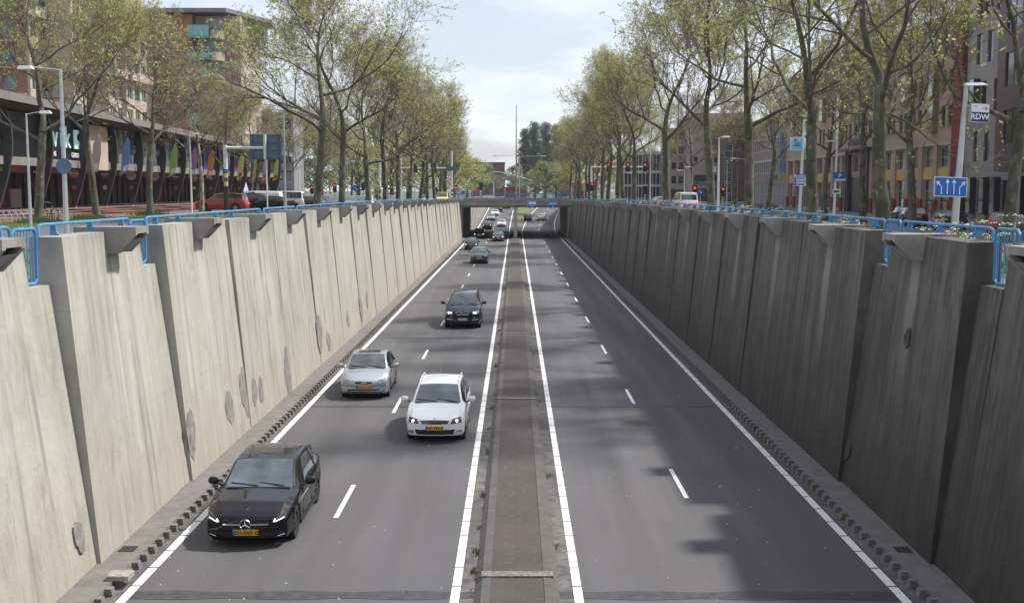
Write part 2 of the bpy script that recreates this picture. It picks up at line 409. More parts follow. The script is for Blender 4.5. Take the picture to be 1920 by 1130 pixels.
# weeds growing in the gutter joint
rnd = random.Random(4); mb = MB()
for k in range(60):
    y = 20 + rnd.random() ** 1.6 * 110; x = rnd.choice((-.77, -.77, -.74, -.42, .5, .82)) + rnd.uniform(-.03, .03); h = .14 if k < 14 else rnd.uniform(.03, .09)
    for q in range(26):
        a = rnd.uniform(0, 6.28); p = (x + rnd.gauss(0, .03), y + rnd.gauss(0, .12)); e = (math.cos(a) * h * .5, math.sin(a) * h * .5)
        mb.quad((p[0] - .008, p[1], .0), (p[0] + .008, p[1], .0), (p[0] + e[0], p[1] + e[1], h * rnd.uniform(.5, 1.2)))
M_weed = mat('weed_green', (.07, .11, .025), .7, noise=(8, .3)); tag(mb.build('weeds', M_weed), kind='stuff')
# small stones and litter flecks on the asphalt
mb = MB()
for k in range(260):
    y = 19 + rnd.random() ** 1.4 * 60; x = rnd.choice((-1, 1)) * rnd.uniform(.9, 7.3); r = rnd.uniform(.006, .022)
    mb.hexa([(x - r, y - r, .0), (x + r, y - r * .7, .0), (x + r, y + r, .0), (x - r * .6, y + r, .0), (x - r * .5, y - r * .5, r), (x + r * .6, y - r * .5, r), (x + r * .4, y + r * .6, r), (x - r * .5, y + r * .5, r)])
tag(mb.build('grit', mat('grit', (.42, .41, .39), .8)), kind='stuff')

# toothed kerb at the foot of both walls
for s, xf in ((-1, xl), (1, xr)):
    mb = MB(); y = 8.0
    while y < 172:
        xo, xi = 7.31, 7.96
        mb.box(min(s * xo, s * xi), y, 0, max(s * xo, s * xi), y + .49, .15)          # slab
        mb.hexa([(min(s * 7.17, s * xo), y + .03, 0), (max(s * 7.17, s * xo), y + .03, 0), (max(s * 7.17, s * xo), y + .20, 0), (min(s * 7.17, s * xo), y + .20, 0)] +
                [(min(s * 7.19, s * xo), y + .03, .145), (max(s * 7.19, s * xo), y + .03, .145), (max(s * 7.19, s * xo), y + .20, .145), (min(s * 7.19, s * xo), y + .20, .145)])
        y += .49
    for y0, y1 in zip(YS[:-1], YS[1:]):
        if y0 < 170: continue
        mb.quad((s * 7.3 + xf(y0), y0, rz(y0) + .14), (s * 8.0 + xf(y0), y0, rz(y0) + .14), (s * 8.0 + xf(y1), y1, rz(y1) + .14), (s * 7.3 + xf(y1), y1, rz(y1) + .14))
        mb.quad((s * 7.3 + xf(y0), y0, rz(y0)), (s * 7.3 + xf(y1), y1, rz(y1)), (s * 7.3 + xf(y1), y1, rz(y1) + .14), (s * 7.3 + xf(y0), y0, rz(y0) + .14))
    tag(mb.build('toothed_kerb', M_kerb), kind='structure')
    mb = MB()       # dark slots between the teeth
    y = 8.0
    while y < 172:
        mb.box(min(s * 7.305, s * 7.303), y + .24, .02, max(s * 7.309, s * 7.303), y + .50, .07); y += .49
    mb.box(min(s * 7.50, s * 7.8), 21.9, .151, max(s * 7.5, s * 7.8), 22.25, .162)
    tag(mb.build('drain_slot', M_dark), kind='structure')
mb = MB(); mb.box(-7.42, 20.2, .15, -7.02, 20.55, .24, M=None); tag(mb.build('loose_kerb_stone', mat('stone_block', (.27, .25, .22), .9, noise=(9, .25))), 'loose pale concrete block lying on the toothed kerb at the lower left', 'block')

# ---------------- retaining walls: 6.25 m panels set like saw teeth, consoles at their middle
def wtop(y): return 6.36 - .50 * smooth((y - 60) / 120)
Y0W, PER = 21.2, 6.25
def face_x(y, z, zt, t):
    return lerp(7.86 + .05 * t, 8.42 + .34 * t, z / 6.36)
def tooth(k, s):
    if k in (-1, 0, -2): return 1.0
    if k == 1: return .22
    return random.Random(k * 13 + s).uniform(.08, .42)
def wall(s, m, label):
    w = Thing('retaining_wall', label, 'wall', (s * 8.4, 90, 0))
    k0 = -2; k1 = 24
    for k in range(k0, k1):
        y0 = Y0W + PER * k; y1 = y0 + PER; gate = k in (-1, 0)
        flush = k in (1,)
        y1p = y1 - (.95 if (k in (-2, -1, 0)) else 0)
        mb = MB(); ny, nz = 4, 6
        t0, t1 = 0, 1
        if k >= k1 - 1: y1p = min(y1p, 172)
        P = []
        j = random.Random(k * 7 + s).uniform(-.04, .04)
        for jy in range(ny + 1):
            t = lerp(t0, t1, jy / ny); y = lerp(y0, y1p, jy / ny); zt = wtop(y0) + j * .6 - (.10 if s > 0 else 0)
            t *= tooth(k, s)
            for iz in range(nz + 1):
                z = zt * iz / nz; P.append((s * (face_x(y, z, zt, t) + j * z / 6.4), y, z))
        base = len(mb.v); mb.v += P
        for jy in range(ny):
            for iz in range(nz):
                a = base + jy * (nz + 1) + iz; q = (a, a + 1, a + nz + 2, a + nz + 1); mb.f.append(q if s < 0 else q[::-1]); mb.mi.append(0)
        zt = wtop(y0) + j * .6 - (.10 if s > 0 else 0); XB = 9.0
        f0 = [P[i] for i in range(nz + 1)]; f1 = [P[ny * (nz + 1) + i] for i in range(nz + 1)]
        mb.quad(*(f0 + [(s * XB, y0, zt), (s * XB, y0, 0)])); mb.quad(*(f1 + [(s * XB, y1p, zt), (s * XB, y1p, 0)]))
        top = [P[jy * (nz + 1) + nz] for jy in range(ny + 1)]
        mb.quad(*(top + [(s * XB, y1p, zt), (s * XB, y0, zt)])); mb.quad((s * XB, y0, 0), (s * XB, y1p, 0), (s * XB, y1p, zt), (s * XB, y0, zt))
        mb.build('wall_panel', m, w)
        if y1p < y1 - .5 and k < 3:          # lower filler column at the stepped joint
            mb = MB(); mb.hexa([(s * 7.93, y1p - .02, 0), (s * 9.0, y1p - .02, 0), (s * 9.0, y1, 0), (s * 7.93, y1, 0), (s * 8.62, y1p - .02, 5.46), (s * 9.0, y1p - .02, 5.46), (s * 9.0, y1, 5.46), (s * 8.62, y1, 5.46)])
            mb.build('filler_column', m, w)
        # console spout: two cheeks, top slab and sloping channel plate
        yc = y0 + 3.1; ztc = zt + (.10 if s < 0 else .05); wd = .42; cb_ = MB()
        pr = [(9.2, ztc), (7.90, ztc), (7.90, ztc - .17), (8.27, ztc - .55), (8.58, ztc - .55), (9.2, ztc - .5)]
        for d in (-wd, wd - .13): cb_.prism([(s * a, b) for a, b in (pr if s < 0 else pr[::-1])], .13, 'y', yc + d)
        cb_.prism([(s * a, b) for a, b in [(9.2, ztc - .002), (7.903, ztc - .002), (7.903, ztc - .14), (9.2, ztc - .14)]], 2 * wd - .26, 'y', yc - wd + .13)
        o = cb_.build('console', M_cons, w)
        cb_ = MB(); cb_.prism([(s * a, b) for a, b in [(7.97, ztc - .25), (8.01, ztc - .27), (8.36, ztc - .52), (8.29, ztc - .52)]], 2 * wd - .30, 'y', yc - wd + .15)
        cb_.prism([(s * a, b) for a, b in [(8.0, ztc - .15), (8.5, ztc - .15), (8.5, ztc - .50), (8.40, ztc - .50)]], 2 * wd - .27, 'y', yc - wd + .135, m=1)
        cb_.build('spout_channel', [M_cons, M_dark], o)
    return w
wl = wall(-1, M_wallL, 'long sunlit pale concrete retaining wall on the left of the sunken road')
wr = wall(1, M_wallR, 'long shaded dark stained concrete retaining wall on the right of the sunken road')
# mortar repairs on the wall faces
rnd = random.Random(9)
for s, w, lst in ((-1, wl, [(460, 733, 9, 49), (430, 763, 7, 34), (477, 734, 4.5, 27), (489, 731, 4.5, 23), (350, 812, 8, 45), (149, 1006, 9, 31), (539, 697, 5.5, 42), (597, 624, 4.5, 36), (616, 639, 3.5, 18), (677, 580, 2.5, 22), (688, 562, 2, 16), (652, 598, 2.2, 16)]),
                  (1, wr, [(1701, 634, 6, 17), (1588, 843, 6, 20)])):
    for px, py, rx, ry in lst:
        yy, zz = at_X(px, py, s * 8.0)
        for it in range(6):
            k = math.floor((yy - Y0W) / PER); t = (yy - Y0W - k * PER) / PER * tooth(k, s)
            j = random.Random(k * 7 + s).uniform(-.04, .04)
            yy, zz = at_X(px, py, s * (face_x(yy, zz, 0, t) + j * zz / 6.4))
        fwd = yy; hz = ry / FPX * fwd * 1.01; hy = rx / FPX * fwd * (fwd / 8.0) * .98
        mb = MB(); nn = 36; C = []
        def fx(y, z):
            k = math.floor((yy - Y0W) / PER); t = (y - Y0W - k * PER) / PER * tooth(k, s); j = random.Random(k * 7 + s).uniform(-.04, .04)
            return s * (face_x(y, z, 0, t) + j * z / 6.4)
        ph = rnd.uniform(0, 6)
        for off in (.012, -.02):
            for i in range(nn):
                a = 2 * math.pi * i / nn; r = 1 + .10 * math.sin(2 * a + ph) + .07 * math.sin(3 * a + ph * 2) + .05 * math.sin(7 * a + ph * 3) + .03 * math.sin(11 * a)
                y = yy + math.cos(a) * hy * r; z = zz + math.sin(a) * hz * r; C.append((fx(y, z) - s * off, y, z))
        cc = (fx(yy, zz) - s * .012, yy, zz)
        for i in range(nn):
            jn = (i + 1) % nn; mb.quad(cc, C[i], C[jn]); mb.quad(C[i], C[i + nn], C[jn + nn], C[jn])
        mb.build('mortar_patch', M_patch if s < 0 else mat('damp_stain', (.05, .046, .04), .8, noise=(4, .3, 8)), w)

# walls past the underpass, lower as the road climbs
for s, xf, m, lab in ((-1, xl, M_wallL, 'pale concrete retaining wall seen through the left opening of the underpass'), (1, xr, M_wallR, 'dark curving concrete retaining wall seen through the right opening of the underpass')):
    w = Thing('retaining_wall', lab, 'wall', (s * 8.4, 205, 0)); y = 204.0
    while y < 330:
        y1 = min(y + 6.25, 334); mb = MB()
        for a, b, e in ((y, y1 - .04, 0),):
            z0, z1 = rz(a), rz(b)
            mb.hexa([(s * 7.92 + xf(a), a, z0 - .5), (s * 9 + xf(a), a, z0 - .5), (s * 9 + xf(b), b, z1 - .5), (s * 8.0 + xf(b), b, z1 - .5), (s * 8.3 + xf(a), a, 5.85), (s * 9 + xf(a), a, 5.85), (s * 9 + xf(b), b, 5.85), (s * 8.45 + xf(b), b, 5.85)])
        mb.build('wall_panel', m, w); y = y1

# ---------------- underpass bridge
B0, B1 = 172.0, 204.0
br = Thing('underpass_bridge', 'concrete road bridge crossing over the sunken road in the distance', 'bridge', (0, B0, 0))
mb = MB(); mb.box(-9.4, B0, 4.98, 9.6, B0 + .5, 5.599); mb.box(-9.4, B0 - .12, 5.60, 9.6, B0 + .62, 5.80); mb.build('edge_beam', M_bridge, br); mb = MB(); mb.box(-9.3, B1 - .5, 4.9, 9.5 + xr(B1), B1, 5.8); mb.build('edge_beam', M_bridge, br)
mb = MB(); mb.box(-9.2, B0 + .5, 4.66, 9.4, B1 - .5, 5.18); mb.build('deck', M_bridge, br)
mb = MB()
for x0, x1 in ((-9.3, -7.86), (7.86, 9.5)): mb = MB(); mb.box(x0, B0 + .12, 0, x1, B1 - .1, 4.66); mb.build('abutment', M_bridge, br)
mb = MB()
for i in range(6): y = B0 + .2 + i * 6.1; mb.box(-.24, y, 0, .30, y + .55, 4.66)
mb.box(-.34, B0 + .25, 4.3, .40, B1 - 2, 4.66)
mb.build('pier', mat('pier_concrete', (.42, .40, .36), .85, noise=(1.5, .2), world=True), br)
# ---------------- ground sheets at street level
n = N('street_ground', .92); g = n.sep()
grass = n.mix(n.rng(n.noise(3, 6, rough=.7), .35, .65, 0, 1), (.045, .075, .018), (.095, .13, .035))
red = n.mix(n.rng(n.noise(1.2, 5), .35, .65, 0, 1), (.22, .105, .08), (.16, .085, .07))
grey = n.mix(n.rng(n.noise(.6, 5), .35, .65, 0, 1), (.17, .165, .155), (.12, .118, .112))
asp = n.mix(n.rng(n.noise(.4, 5), .35, .65, 0, 1), (.105, .105, .106), (.078, .078, .08))
def step(v, a): return n.rng(v, a - .02, a + .02, 0, 1)
# along x:  building zone | grey pavement | red path | grass | service road | verge | trench | verge | grass | parking | grey
c = grey
for a, cc in ((-37, red), (-28.5, grass), (-22.5, asp), (-14.6, grass), (-9.9, grey), (9.9, grass), (14.5, asp), (24.5, grey)):
    c = n.mix(step(g[0], a), c, cc)
c = n.mix(step(g[1], 178), c, asp); c = n.mix(step(g[1], 222), c, n.mix(n.rng(n.noise(.05, 3), .4, .6, 0, 1), grass, asp))
M_ground = n.done(c)
YY = [-60, 0, 30, 60, 80, 110, 140, 170, 190, 204, 230, 260, 300, 334, 400, 800, 1500, 3000]
def gz(y): return street_z(y) - .05
def gR(x, y):       # the right hand street lies lower than the verge on the wall
    lo = lerp(4.4, 5.0, smooth((y - 175) / 50)); return lerp(gz(y), lo, smooth((x - 15) / 12))
XRS = [8.9, 12, 15, 17, 19, 21, 23, 25, 27, 60, 3000]
mb = MB()
for s, xf in ((-1, xl), (1, xr)):
    for y0, y1 in zip(YY[:-1], YY[1:]):
        if y0 >= 334: continue
        for a, b in zip(XRS[:-1], XRS[1:]):
            fa = lambda X, y: s * X + (xf(y) if X < 60 else 0)
            h = (lambda X, y: gR(X, y)) if s > 0 else (lambda X, y: gz(y))
            mb.quad((fa(a, y0), y0, h(a, y0)), (fa(b, y0), y0, h(b, y0)), (fa(b, y1), y1, h(b, y1)), (fa(a, y1), y1, h(a, y1)))
for y0, y1 in ((334, 800), (800, 3000)): mb.quad((-3000, y0, 5.05), (3000, y0, 5.05), (3000, y1, 5.05), (-3000, y1, 5.05))
mb.quad((-9, 172.2, 5.2), (9, 172.2, 5.2), (9, 203.8, 5.2), (-9, 203.8, 5.2))
mb.quad((-3000, -60, -.6), (3000, -60, -.6), (3000, 3000, -.6), (-3000, 3000, -.6))
tag(mb.build('ground', M_ground), kind='structure')
# ================================================================== cars
M_rubber = mat('tyre_rubber', (.022, .022, .023), .85)
M_black = mat('black_trim', (.015, .015, .016), .45)
M_gblack = mat('gloss_black', (.008, .008, .009), .12, coat=.5)
M_chrome = mat('chrome', (.75, .76, .78), .12, 1.0)
M_rim = mat('alloy_rim', (.42, .43, .45), .32, .85)
M_rimdark = mat('dark_alloy_rim', (.10, .10, .11), .35, .8)
M_glass = mat('car_glass', (.055, .072, .078), .05, spec=.8, coat=1.0, noise=(1.6, .75, 3))  # lighter mottled base colour stands in for sky reflections
M_glass2 = mat('side_glass', (.012, .014, .016), .05, spec=.8, coat=.6)
M_lampg = mat('headlight_glass', (.30, .32, .34), .12, .35, coat=1, noise=(22, .6, 2))
M_lampd = mat('headlight_dark', (.06, .065, .07), .1, .3, coat=1, noise=(22, .5, 2))
M_lit = mat('lit_headlight', (.9, .9, .9), .3, emit=(1, .86, .62), estr=3.5)
M_drl = mat('daytime_light', (.9, .9, .9), .3, emit=(1, .98, .95), estr=1.2)
M_tail = mat('tail_light_red', (.30, .012, .012), .15, coat=1)
M_brake = mat('lit_tail_light', (.5, .02, .02), .2, emit=(1, .05, .03), estr=1.2)
M_amber = mat('amber_lens', (.6, .25, .03), .2, coat=1)
M_yplate = mat('yellow_plate', (.62, .36, .02), .5)
M_wplate = mat('white_plate', (.62, .62, .60), .5)
M_eu = mat('plate_blue', (.02, .08, .42), .5)
M_ink = mat('plate_ink', (.012, .012, .012), .6)
M_under = mat('underbody', (.008, .008, .008), .95)
def paint(name, c, metal=0.0, rough=.35, coat=.8): return mat('paint_' + name, c, rough, metal, coat=coat, spec=.1 if max(c) < .2 else .4, noise=(.8, .04))
P_BLACK = paint('black', (.003, .003, .005), 0, .4, .75); P_WHITE = paint('white', (.78, .79, .80)); P_SILVER = paint('silver', (.44, .46, .50), .55, .34)
P_NAVY = paint('navy', (.005, .008, .022), 0, .35, .8); P_GREY = paint('graphite', (.075, .075, .08), .35); P_RED = paint('red', (.33, .012, .014)); P_DRED = paint('maroon', (.10, .015, .02))
P_DGREY = paint('dark_grey', (.028, .03, .034)); P_LSILVER = paint('light_silver', (.6, .61, .62), .3); P_BLUE = paint('blue', (.03, .06, .14)); P_MIDGREY = paint('mid_grey', (.16, .17, .18), .4)

def interp(tab, y):
    """tab: [(y, v)] with y descending from the front to the rear"""
    if y >= tab[0][0]: return tab[0][1]
    for (a, va), (b, vb) in zip(tab[:-1], tab[1:]):
        if b <= y <= a: return vb + (va - vb) * (y - b) / (a - b) if a != b else va
    return tab[-1][1]
def sm(tab, y, w=.07):
    return (interp(tab, y - w) + 2 * interp(tab, y) + interp(tab, y + w) + interp(tab, y - w / 2) + interp(tab, y + w / 2)) / 6

SPECS = {
 # L, W, H ; wb wheelbase ; fa front axle behind the nose; r wheel radius; top profile in fractions; c = cowl y, rf = roof front, rr = roof rear, rg = rear glass bottom (metres from the centre, + is forward)
 'hatch':  dict(L=4.30, W=1.80, H=1.45, wb=2.70, fa=.84, r=.325, hz=.70, cz=.96, c=.98, rf=.20, rr=-1.62, rg=-2.00, tz=.98, ty=-2.10, belt=(.90, .98), bp=(-.32,), cp=-1.72),
 'premium':dict(L=4.42, W=1.80, H=1.44, wb=2.73, fa=.86, r=.335, hz=.69, cz=.95, c=.90, rf=.16, rr=-1.55, rg=-2.02, tz=1.0, ty=-2.12, belt=(.90, 1.0), bp=(-.42,), cp=-1.62),
 'wagon':  dict(L=4.26, W=1.73, H=1.49, wb=2.47, fa=.82, r=.31, hz=.72, cz=1.00, c=1.00, rf=.30, rr=-1.75, rg=-2.02, tz=.98, ty=-2.08, belt=(.94, 1.0), bp=(-.25, -1.15), cp=-1.92),
 'sedan':  dict(L=4.25, W=1.71, H=1.42, wb=2.61, fa=.84, r=.305, hz=.70, cz=.96, c=1.02, rf=.32, rr=-.95, rg=-1.62, tz=1.04, ty=-2.05, belt=(.90, .96), bp=(-.25,), cp=-1.25),
 'saloon': dict(L=4.70, W=1.82, H=1.44, wb=2.85, fa=.86, r=.33, hz=.70, cz=.95, c=1.05, rf=.25, rr=-1.15, rg=-1.80, tz=1.04, ty=-2.28, belt=(.90, .97), bp=(-.35,), cp=-1.45),
 'suv':    dict(L=4.88, W=1.94, H=1.76, wb=2.93, fa=.90, r=.385, hz=.92, cz=1.18, c=1.12, rf=.42, rr=-2.05, rg=-2.34, tz=1.16, ty=-2.40, belt=(1.13, 1.22), bp=(-.35, -1.35), cp=-2.15),
 'cross':  dict(L=4.38, W=1.81, H=1.60, wb=2.65, fa=.88, r=.36, hz=.86, cz=1.08, c=1.00, rf=.28, rr=-1.70, rg=-2.05, tz=1.08, ty=-2.14, belt=(1.03, 1.12), bp=(-.30,), cp=-1.80),
 'small':  dict(L=3.60, W=1.65, H=1.49, wb=2.42, fa=.62, r=.29, hz=.74, cz=1.00, c=1.05, rf=.40, rr=-1.45, rg=-1.72, tz=.98, ty=-1.76, belt=(.92, .98), bp=(-.15,), cp=-1.50),
 'van':    dict(L=5.20, W=1.95, H=1.96, wb=3.20, fa=.90, r=.34, hz=.98, cz=1.20, c=1.75, rf=.95, rr=-2.50, rg=-2.56, tz=1.0, ty=-2.58, belt=(1.12, 1.15), bp=(.35, -1.0), cp=-2.40),
}
def make_car(kind, body_paint, label, cat='car', loc=(0, 0, 0), rz_=0.0, group=None, plate=None, plate_m=None, grille='plain', lights='off', rails=False, roofm=None, rim=None, antenna=False, blind=False, sunroof=False, tail=None, detail=True, name='car', dark_lamp=False, sc=(1, 1, 1), two_tone=None):
    p = SPECS[kind]; L, Wd, H = p['L'], p['W'], p['H']; hl = L / 2; hw0 = Wd / 2
    root = Local(name, label, cat, loc, rz_, group)
    rim = rim or M_rim; plate_m = plate_m or M_yplate; G = .20 + (.04 if kind in ('suv', 'cross') else 0)
    yfa = hl - p['fa']; yra = yfa - p['wb']; r = p['r']; ra = r + .045
    hz_, cz, c, rf, rr, rg, tz, ty = p['hz'], p['cz'], p['c'], p['rf'], p['rr'], p['rg'], p['tz'], p['ty']
    top = [(hl, hz_ - .02), (hl - .10, hz_ + .06), (hl - .45, lerp(hz_, cz, .55) + .03), (c + .02, cz), (c - .02, cz + .01), (lerp(c, rf, .5), lerp(cz, H - .04, .56)), (rf, H - .045), (rf - .35, H - .01), (rf - .9, H), (lerp(rf, rr, .75), H - .02), (rr, H - .075), (lerp(rr, rg, .5), lerp(H - .075, tz, .46)), (rg, tz + .01), (ty, tz - .03), (-hl + .02, tz - .10), (-hl, tz - .16)]
    bf, bb = p['belt']
    belt = [(hl, hz_ - .10), (hl - .3, hz_ - .02), (c + .3, bf - .04), (c - .1, bf), (rr, bb), (rg, bb - .01), (ty, tz - .07), (-hl, tz - .20)]
    plan = [(hl, .90), (hl - .15, .935), (hl - .5, .975), (hl - 1.0, .995), (0, 1), (-hl + 1.0, .995), (-hl + .4, .965), (-hl + .1, .93), (-hl, .91)]
    if kind == 'van': plan = [(hl, .90), (hl - .3, .96), (hl - .9, 1), (-hl + .2, 1), (-hl, .97)]
    def hw(y): return hw0 * sm(plan, y)
    def zt(y): return sm(top, y, .05)
    def zs(y): return min(sm(belt, y, .12), zt(y) - .035)
    nose_lo, nose_hi = .34, hz_ - .12
    def prof(z):      # nose section: rounded under and over
        t = 0
        if z > nose_hi: t += .16 * ((z - nose_hi) / .22) ** 2
        if z < nose_lo: t += .09 * ((nose_lo - z) / .15) ** 2
        return min(t, .4)
    def nplan(x): return .24 * (abs(x) / hw0) ** 2.6
    def shiftF(x, z): return -(prof(z) + nplan(x))
    def shiftR(x, z):
        t = 0.0
        if z > .62: t += .10 * ((z - .62) / .35)
        if z < .34: t += .08 * ((.34 - z) / .14)
        return t + .16 * (abs(x) / hw0) ** 3
    def warp(x, y, z):
        b = max(0, min(1, (y - (hl - .6)) / .6)); y2 = y + shiftF(x, z) * b ** 1.3
        b = max(0, min(1, (-hl + .5 - y) / .5)); return (x, y2 + shiftR(x, z) * b ** 1.3, z)
    def section(y):
        w = hw(y); t_, s_ = zt(y), zs(y); zl = G
        for yw in (yfa, yra):
            d = abs(y - yw)
            if d < ra: zl = max(zl, r + math.sqrt(ra * ra - d * d))
        if y > hl - .05 or y < -hl + .05: zl = G + .03
        zl = min(zl, s_ - .08)
        ze = t_ - .035; up = max(0, ze - s_ - .06)
        tum = .30 if kind != 'van' else .10
        xe = w * .855 - tum * up if kind != 'van' else w * .93 - tum * up
        flare = .012 if zl > G + .1 else 0
        b0 = (w - .045 + flare, s_ + .012); b1 = (xe + .012, max(ze - .03, s_ + .015))
        if up <= 0.0: b1 = (lerp(b0[0], xe, .6), lerp(s_, ze, .7))
        return [(w - .05 + flare * 2, zl), (w - .012 + flare, zl + (s_ - zl) * .14), (w + flare, zl + (s_ - zl) * .42), (w - .004, zl + (s_ - zl) * .70), (w - .015, s_ - .035), (w - .035, s_), b0,
                (lerp(b0[0], b1[0], .5) + (.012 if up > 0 else 0), lerp(b0[1], b1[1], .5)), b1, (xe - .012, ze), (xe - .055, ze + .014), (xe * .62, lerp(ze, t_, .72)), (xe * .3, lerp(ze, t_, .95)), (0, t_)], up
    ys = set([hl, -hl, hl - .02, c + .03, c, rf + .02, rf, rr, rg, rg + .03, rr + .03])
    y = hl - .06
    while y > -hl + .03: ys.add(round(y, 3)); y -= .075
    for yw in (yfa, yra):
        for a in range(-9, 10): ys.add(yw + ra * math.sin(a / 9 * math.pi / 2) * 1.0)
    for b_ in p['bp'] + (p['cp'],): ys.add(b_ + .035); ys.add(b_ - .035)
    ys = sorted(ys, reverse=True); ys2 = [ys[0]]
    for y in ys[1:]:
        if ys2[-1] - y > .008: ys2.append(y)
    ys = ys2; secs = [section(y) for y in ys]; n = 14; V = {}
    mbs = {k: MB() for k in ('body', 'windshield', 'rear_window', 'trim')}
    sw = {}
    idx = {}
    def vtx(mbk, mb, i, k, side):
        key = (mbk, i, k, side if k < n - 1 else 1)
        if key not in idx:
            x, z = secs[i][0][k]; idx[key] = len(mb.v); mb.v.append(warp(side * x, ys[i], z))
        return idx[key]
    yA = c - .10
    for i in range(len(ys) - 1):
        ym = (ys[i] + ys[i + 1]) / 2; up = min(secs[i][1], secs[i + 1][1])
        for k in range(n - 1):
            for side in (1, -1):
                part = 'body'
                if k in (6, 7) and up > .05 and ym < yA and ym > (p['cp'] if kind != 'van' else -hl + .3):
                    part = 'side'
                    if blind and ym < p['bp'][0]: part = 'body'
                    for b_ in p['bp']:
                        if abs(ym - b_) < .035: part = ('pillar', b_, side)
                if k >= 10:
                    if rf < ym < c: part = 'windshield'
                    elif rg < ym < rr and not (kind == 'van' and blind): part = 'rear_window'
                    elif sunroof and rf - .75 < ym < rf - .15 and k >= 11: part = 'trim'
                if two_tone and part == 'body' and (k >= 9) and rr < ym < rf: part = 'trim'
                if part == 'side':
                    z = 0
                    for q, b_ in enumerate(p['bp']):
                        if ym < b_: z = q + 1
                    mk = ('side', side, z); mb = sw.setdefault(mk, MB())
                else: mk = part; mb = mbs.setdefault(part, MB())
                a, b, cc, d = vtx(mk, mb, i, k, side), vtx(mk, mb, i, k + 1, side), vtx(mk, mb, i + 1, k + 1, side), vtx(mk, mb, i + 1, k, side)
                q = (a, b, cc, d) if side > 0 else (d, cc, b, a)
                mb.f.append(q); mb.mi.append(0)
    # nose and tail faces
    mb = mbs['body']; NC = 10
    for end in (0, len(ys) - 1):
        rows = []
        for k in range(n):
            x, z = secs[end][0][k]; row = []
            for j in range(NC + 1):
                xx = lerp(-x, x, j / NC); row.append(len(mb.v)); mb.v.append(warp(xx, ys[end], z))
            rows.append(row)
        for k in range(n - 1):
            for j in range(NC):
                q = (rows[k][j], rows[k][j + 1], rows[k + 1][j + 1], rows[k + 1][j])
                mb.f.append(q[::-1] if end == 0 else q); mb.mi.append(0)
    body = mbs['body'].build('body', body_paint, root, smooth=True, angle=38)
    mbs['windshield'].build('windshield', M_glass, root, smooth=True)
    mbs['rear_window'].build('rear_window', M_glass, root, smooth=True)
    for kk in sorted(sw): sw[kk].build('side_window', M_glass2, root, smooth=True)
    if mbs['trim'].f: mbs['trim'].build('roof_panel', M_gblack, root, smooth=True)
    for kk in mbs:
        if isinstance(kk, tuple): mbs[kk].build('window_pillar', M_gblack, root, smooth=True)
    # underbody and wheel wells
    mb = MB(); mb.box(-hw0 + .10, yra - ra - .02, G - .02, hw0 - .10, yfa + ra + .02, .5); mb.box(-hw0 + .27, -hl + .35, G - .02, hw0 - .27, hl - .42, .72)
    mb.box(-hw0 + .09, yfa - .5, .45, hw0 - .09, yfa + .5, .70); mb.box(-hw0 + .09, yra - .5, .45, hw0 - .09, yra + .5, .72)
    mb2 = MB(); mb2.box(-hw0 + .29, -hl + .35, G - .03, hw0 - .29, hl - .42, .70)
    for ya, yb in ((yfa - ra, yra + ra),): mb2.box(-hw0 + .10, yb, G - .03, hw0 - .10, ya, .42)
    mb2.build('underbody', M_under, root)
    # wheels
    for yw in (yfa, yra):
        for s in (-1, 1):
            xo = s * (hw0 - .025); xi = s * (hw0 - .235); wv = MB(); pts = []; rad = []
            for t, q in ((0, .90), (.012, .975), (.04, 1), (.5, 1), (.96, 1), (1, .93)): pts.append((lerp(xo, xi, t), yw, r)); rad.append(r * q)
            wv.tube(pts, rad, 28, cap=False)
            for xx, sg in ((xo, 1), (xi, -1)):      # side walls
                m_ = 28; b_ = len(wv.v)
                for q, rr_, dx in ((0, .90, 0), (1, .66, .012)):
                    for a in range(m_):
                        wv.v.append((xx - s * dx * sg * (1 if sg > 0 else 0), yw + r * rr_ * math.cos(6.28318 * a / m_), r + r * rr_ * math.sin(6.28318 * a / m_)))
                for a in range(m_): wv.f.append((b_ + a, b_ + (a + 1) % m_, b_ + m_ + (a + 1) % m_, b_ + m_ + a)); wv.mi.append(0)
            wo_ = wv.build('wheel', M_rubber, root, smooth=True)
            rv = MB(); xr_ = xo - s * .02; rv.tube([(xr_, yw, r), (xr_ - s * .10, yw, r)], [r * .66, r * .60], 24, cap=False)
            rv.disc((xr_ - s * .07, yw, r), r * .60, 'x', 24, m=1)
            rv.tube([(xr_ + s * .004, yw, r), (xr_ - s * .03, yw, r)], [r * .14, r * .16], 12)
            ns = 5 if kind in ('hatch', 'premium', 'suv', 'sedan') else 7
            for q in range(ns):
                a = 6.28318 * q / ns + .3; ca, sa = math.cos(a), math.sin(a)
                for off in ((-.22, .22) if ns == 5 else (0,)):
                    ca2, sa2 = math.cos(a + off * .8), math.sin(a + off * .8); w_ = r * (.045 if ns == 5 else .07)
                    P0 = (yw + ca * r * .10, r + sa * r * .10); P1 = (yw + ca2 * r * .65, r + sa2 * r * .65)
                    nx, nz_ = -(P1[1] - P0[1]), (P1[0] - P0[0]); ll = math.hypot(nx, nz_); nx *= w_ / ll; nz_ *= w_ / ll
                    rv.hexa([(xr_ - s * .035, P0[0] - nx, P0[1] - nz_), (xr_ - s * .035, P0[0] + nx, P0[1] + nz_), (xr_ - s * .035, P1[0] + nx, P1[1] + nz_), (xr_ - s * .035, P1[0] - nx, P1[1] - nz_),
                             (xr_, P0[0] - nx, P0[1] - nz_), (xr_, P0[0] + nx, P0[1] + nz_), (xr_ - s * .006, P1[0] + nx, P1[1] + nz_), (xr_ - s * .006, P1[0] - nx, P1[1] - nz_)])
            rv.build('rim', [rim, M_black], wo_, smooth=False)
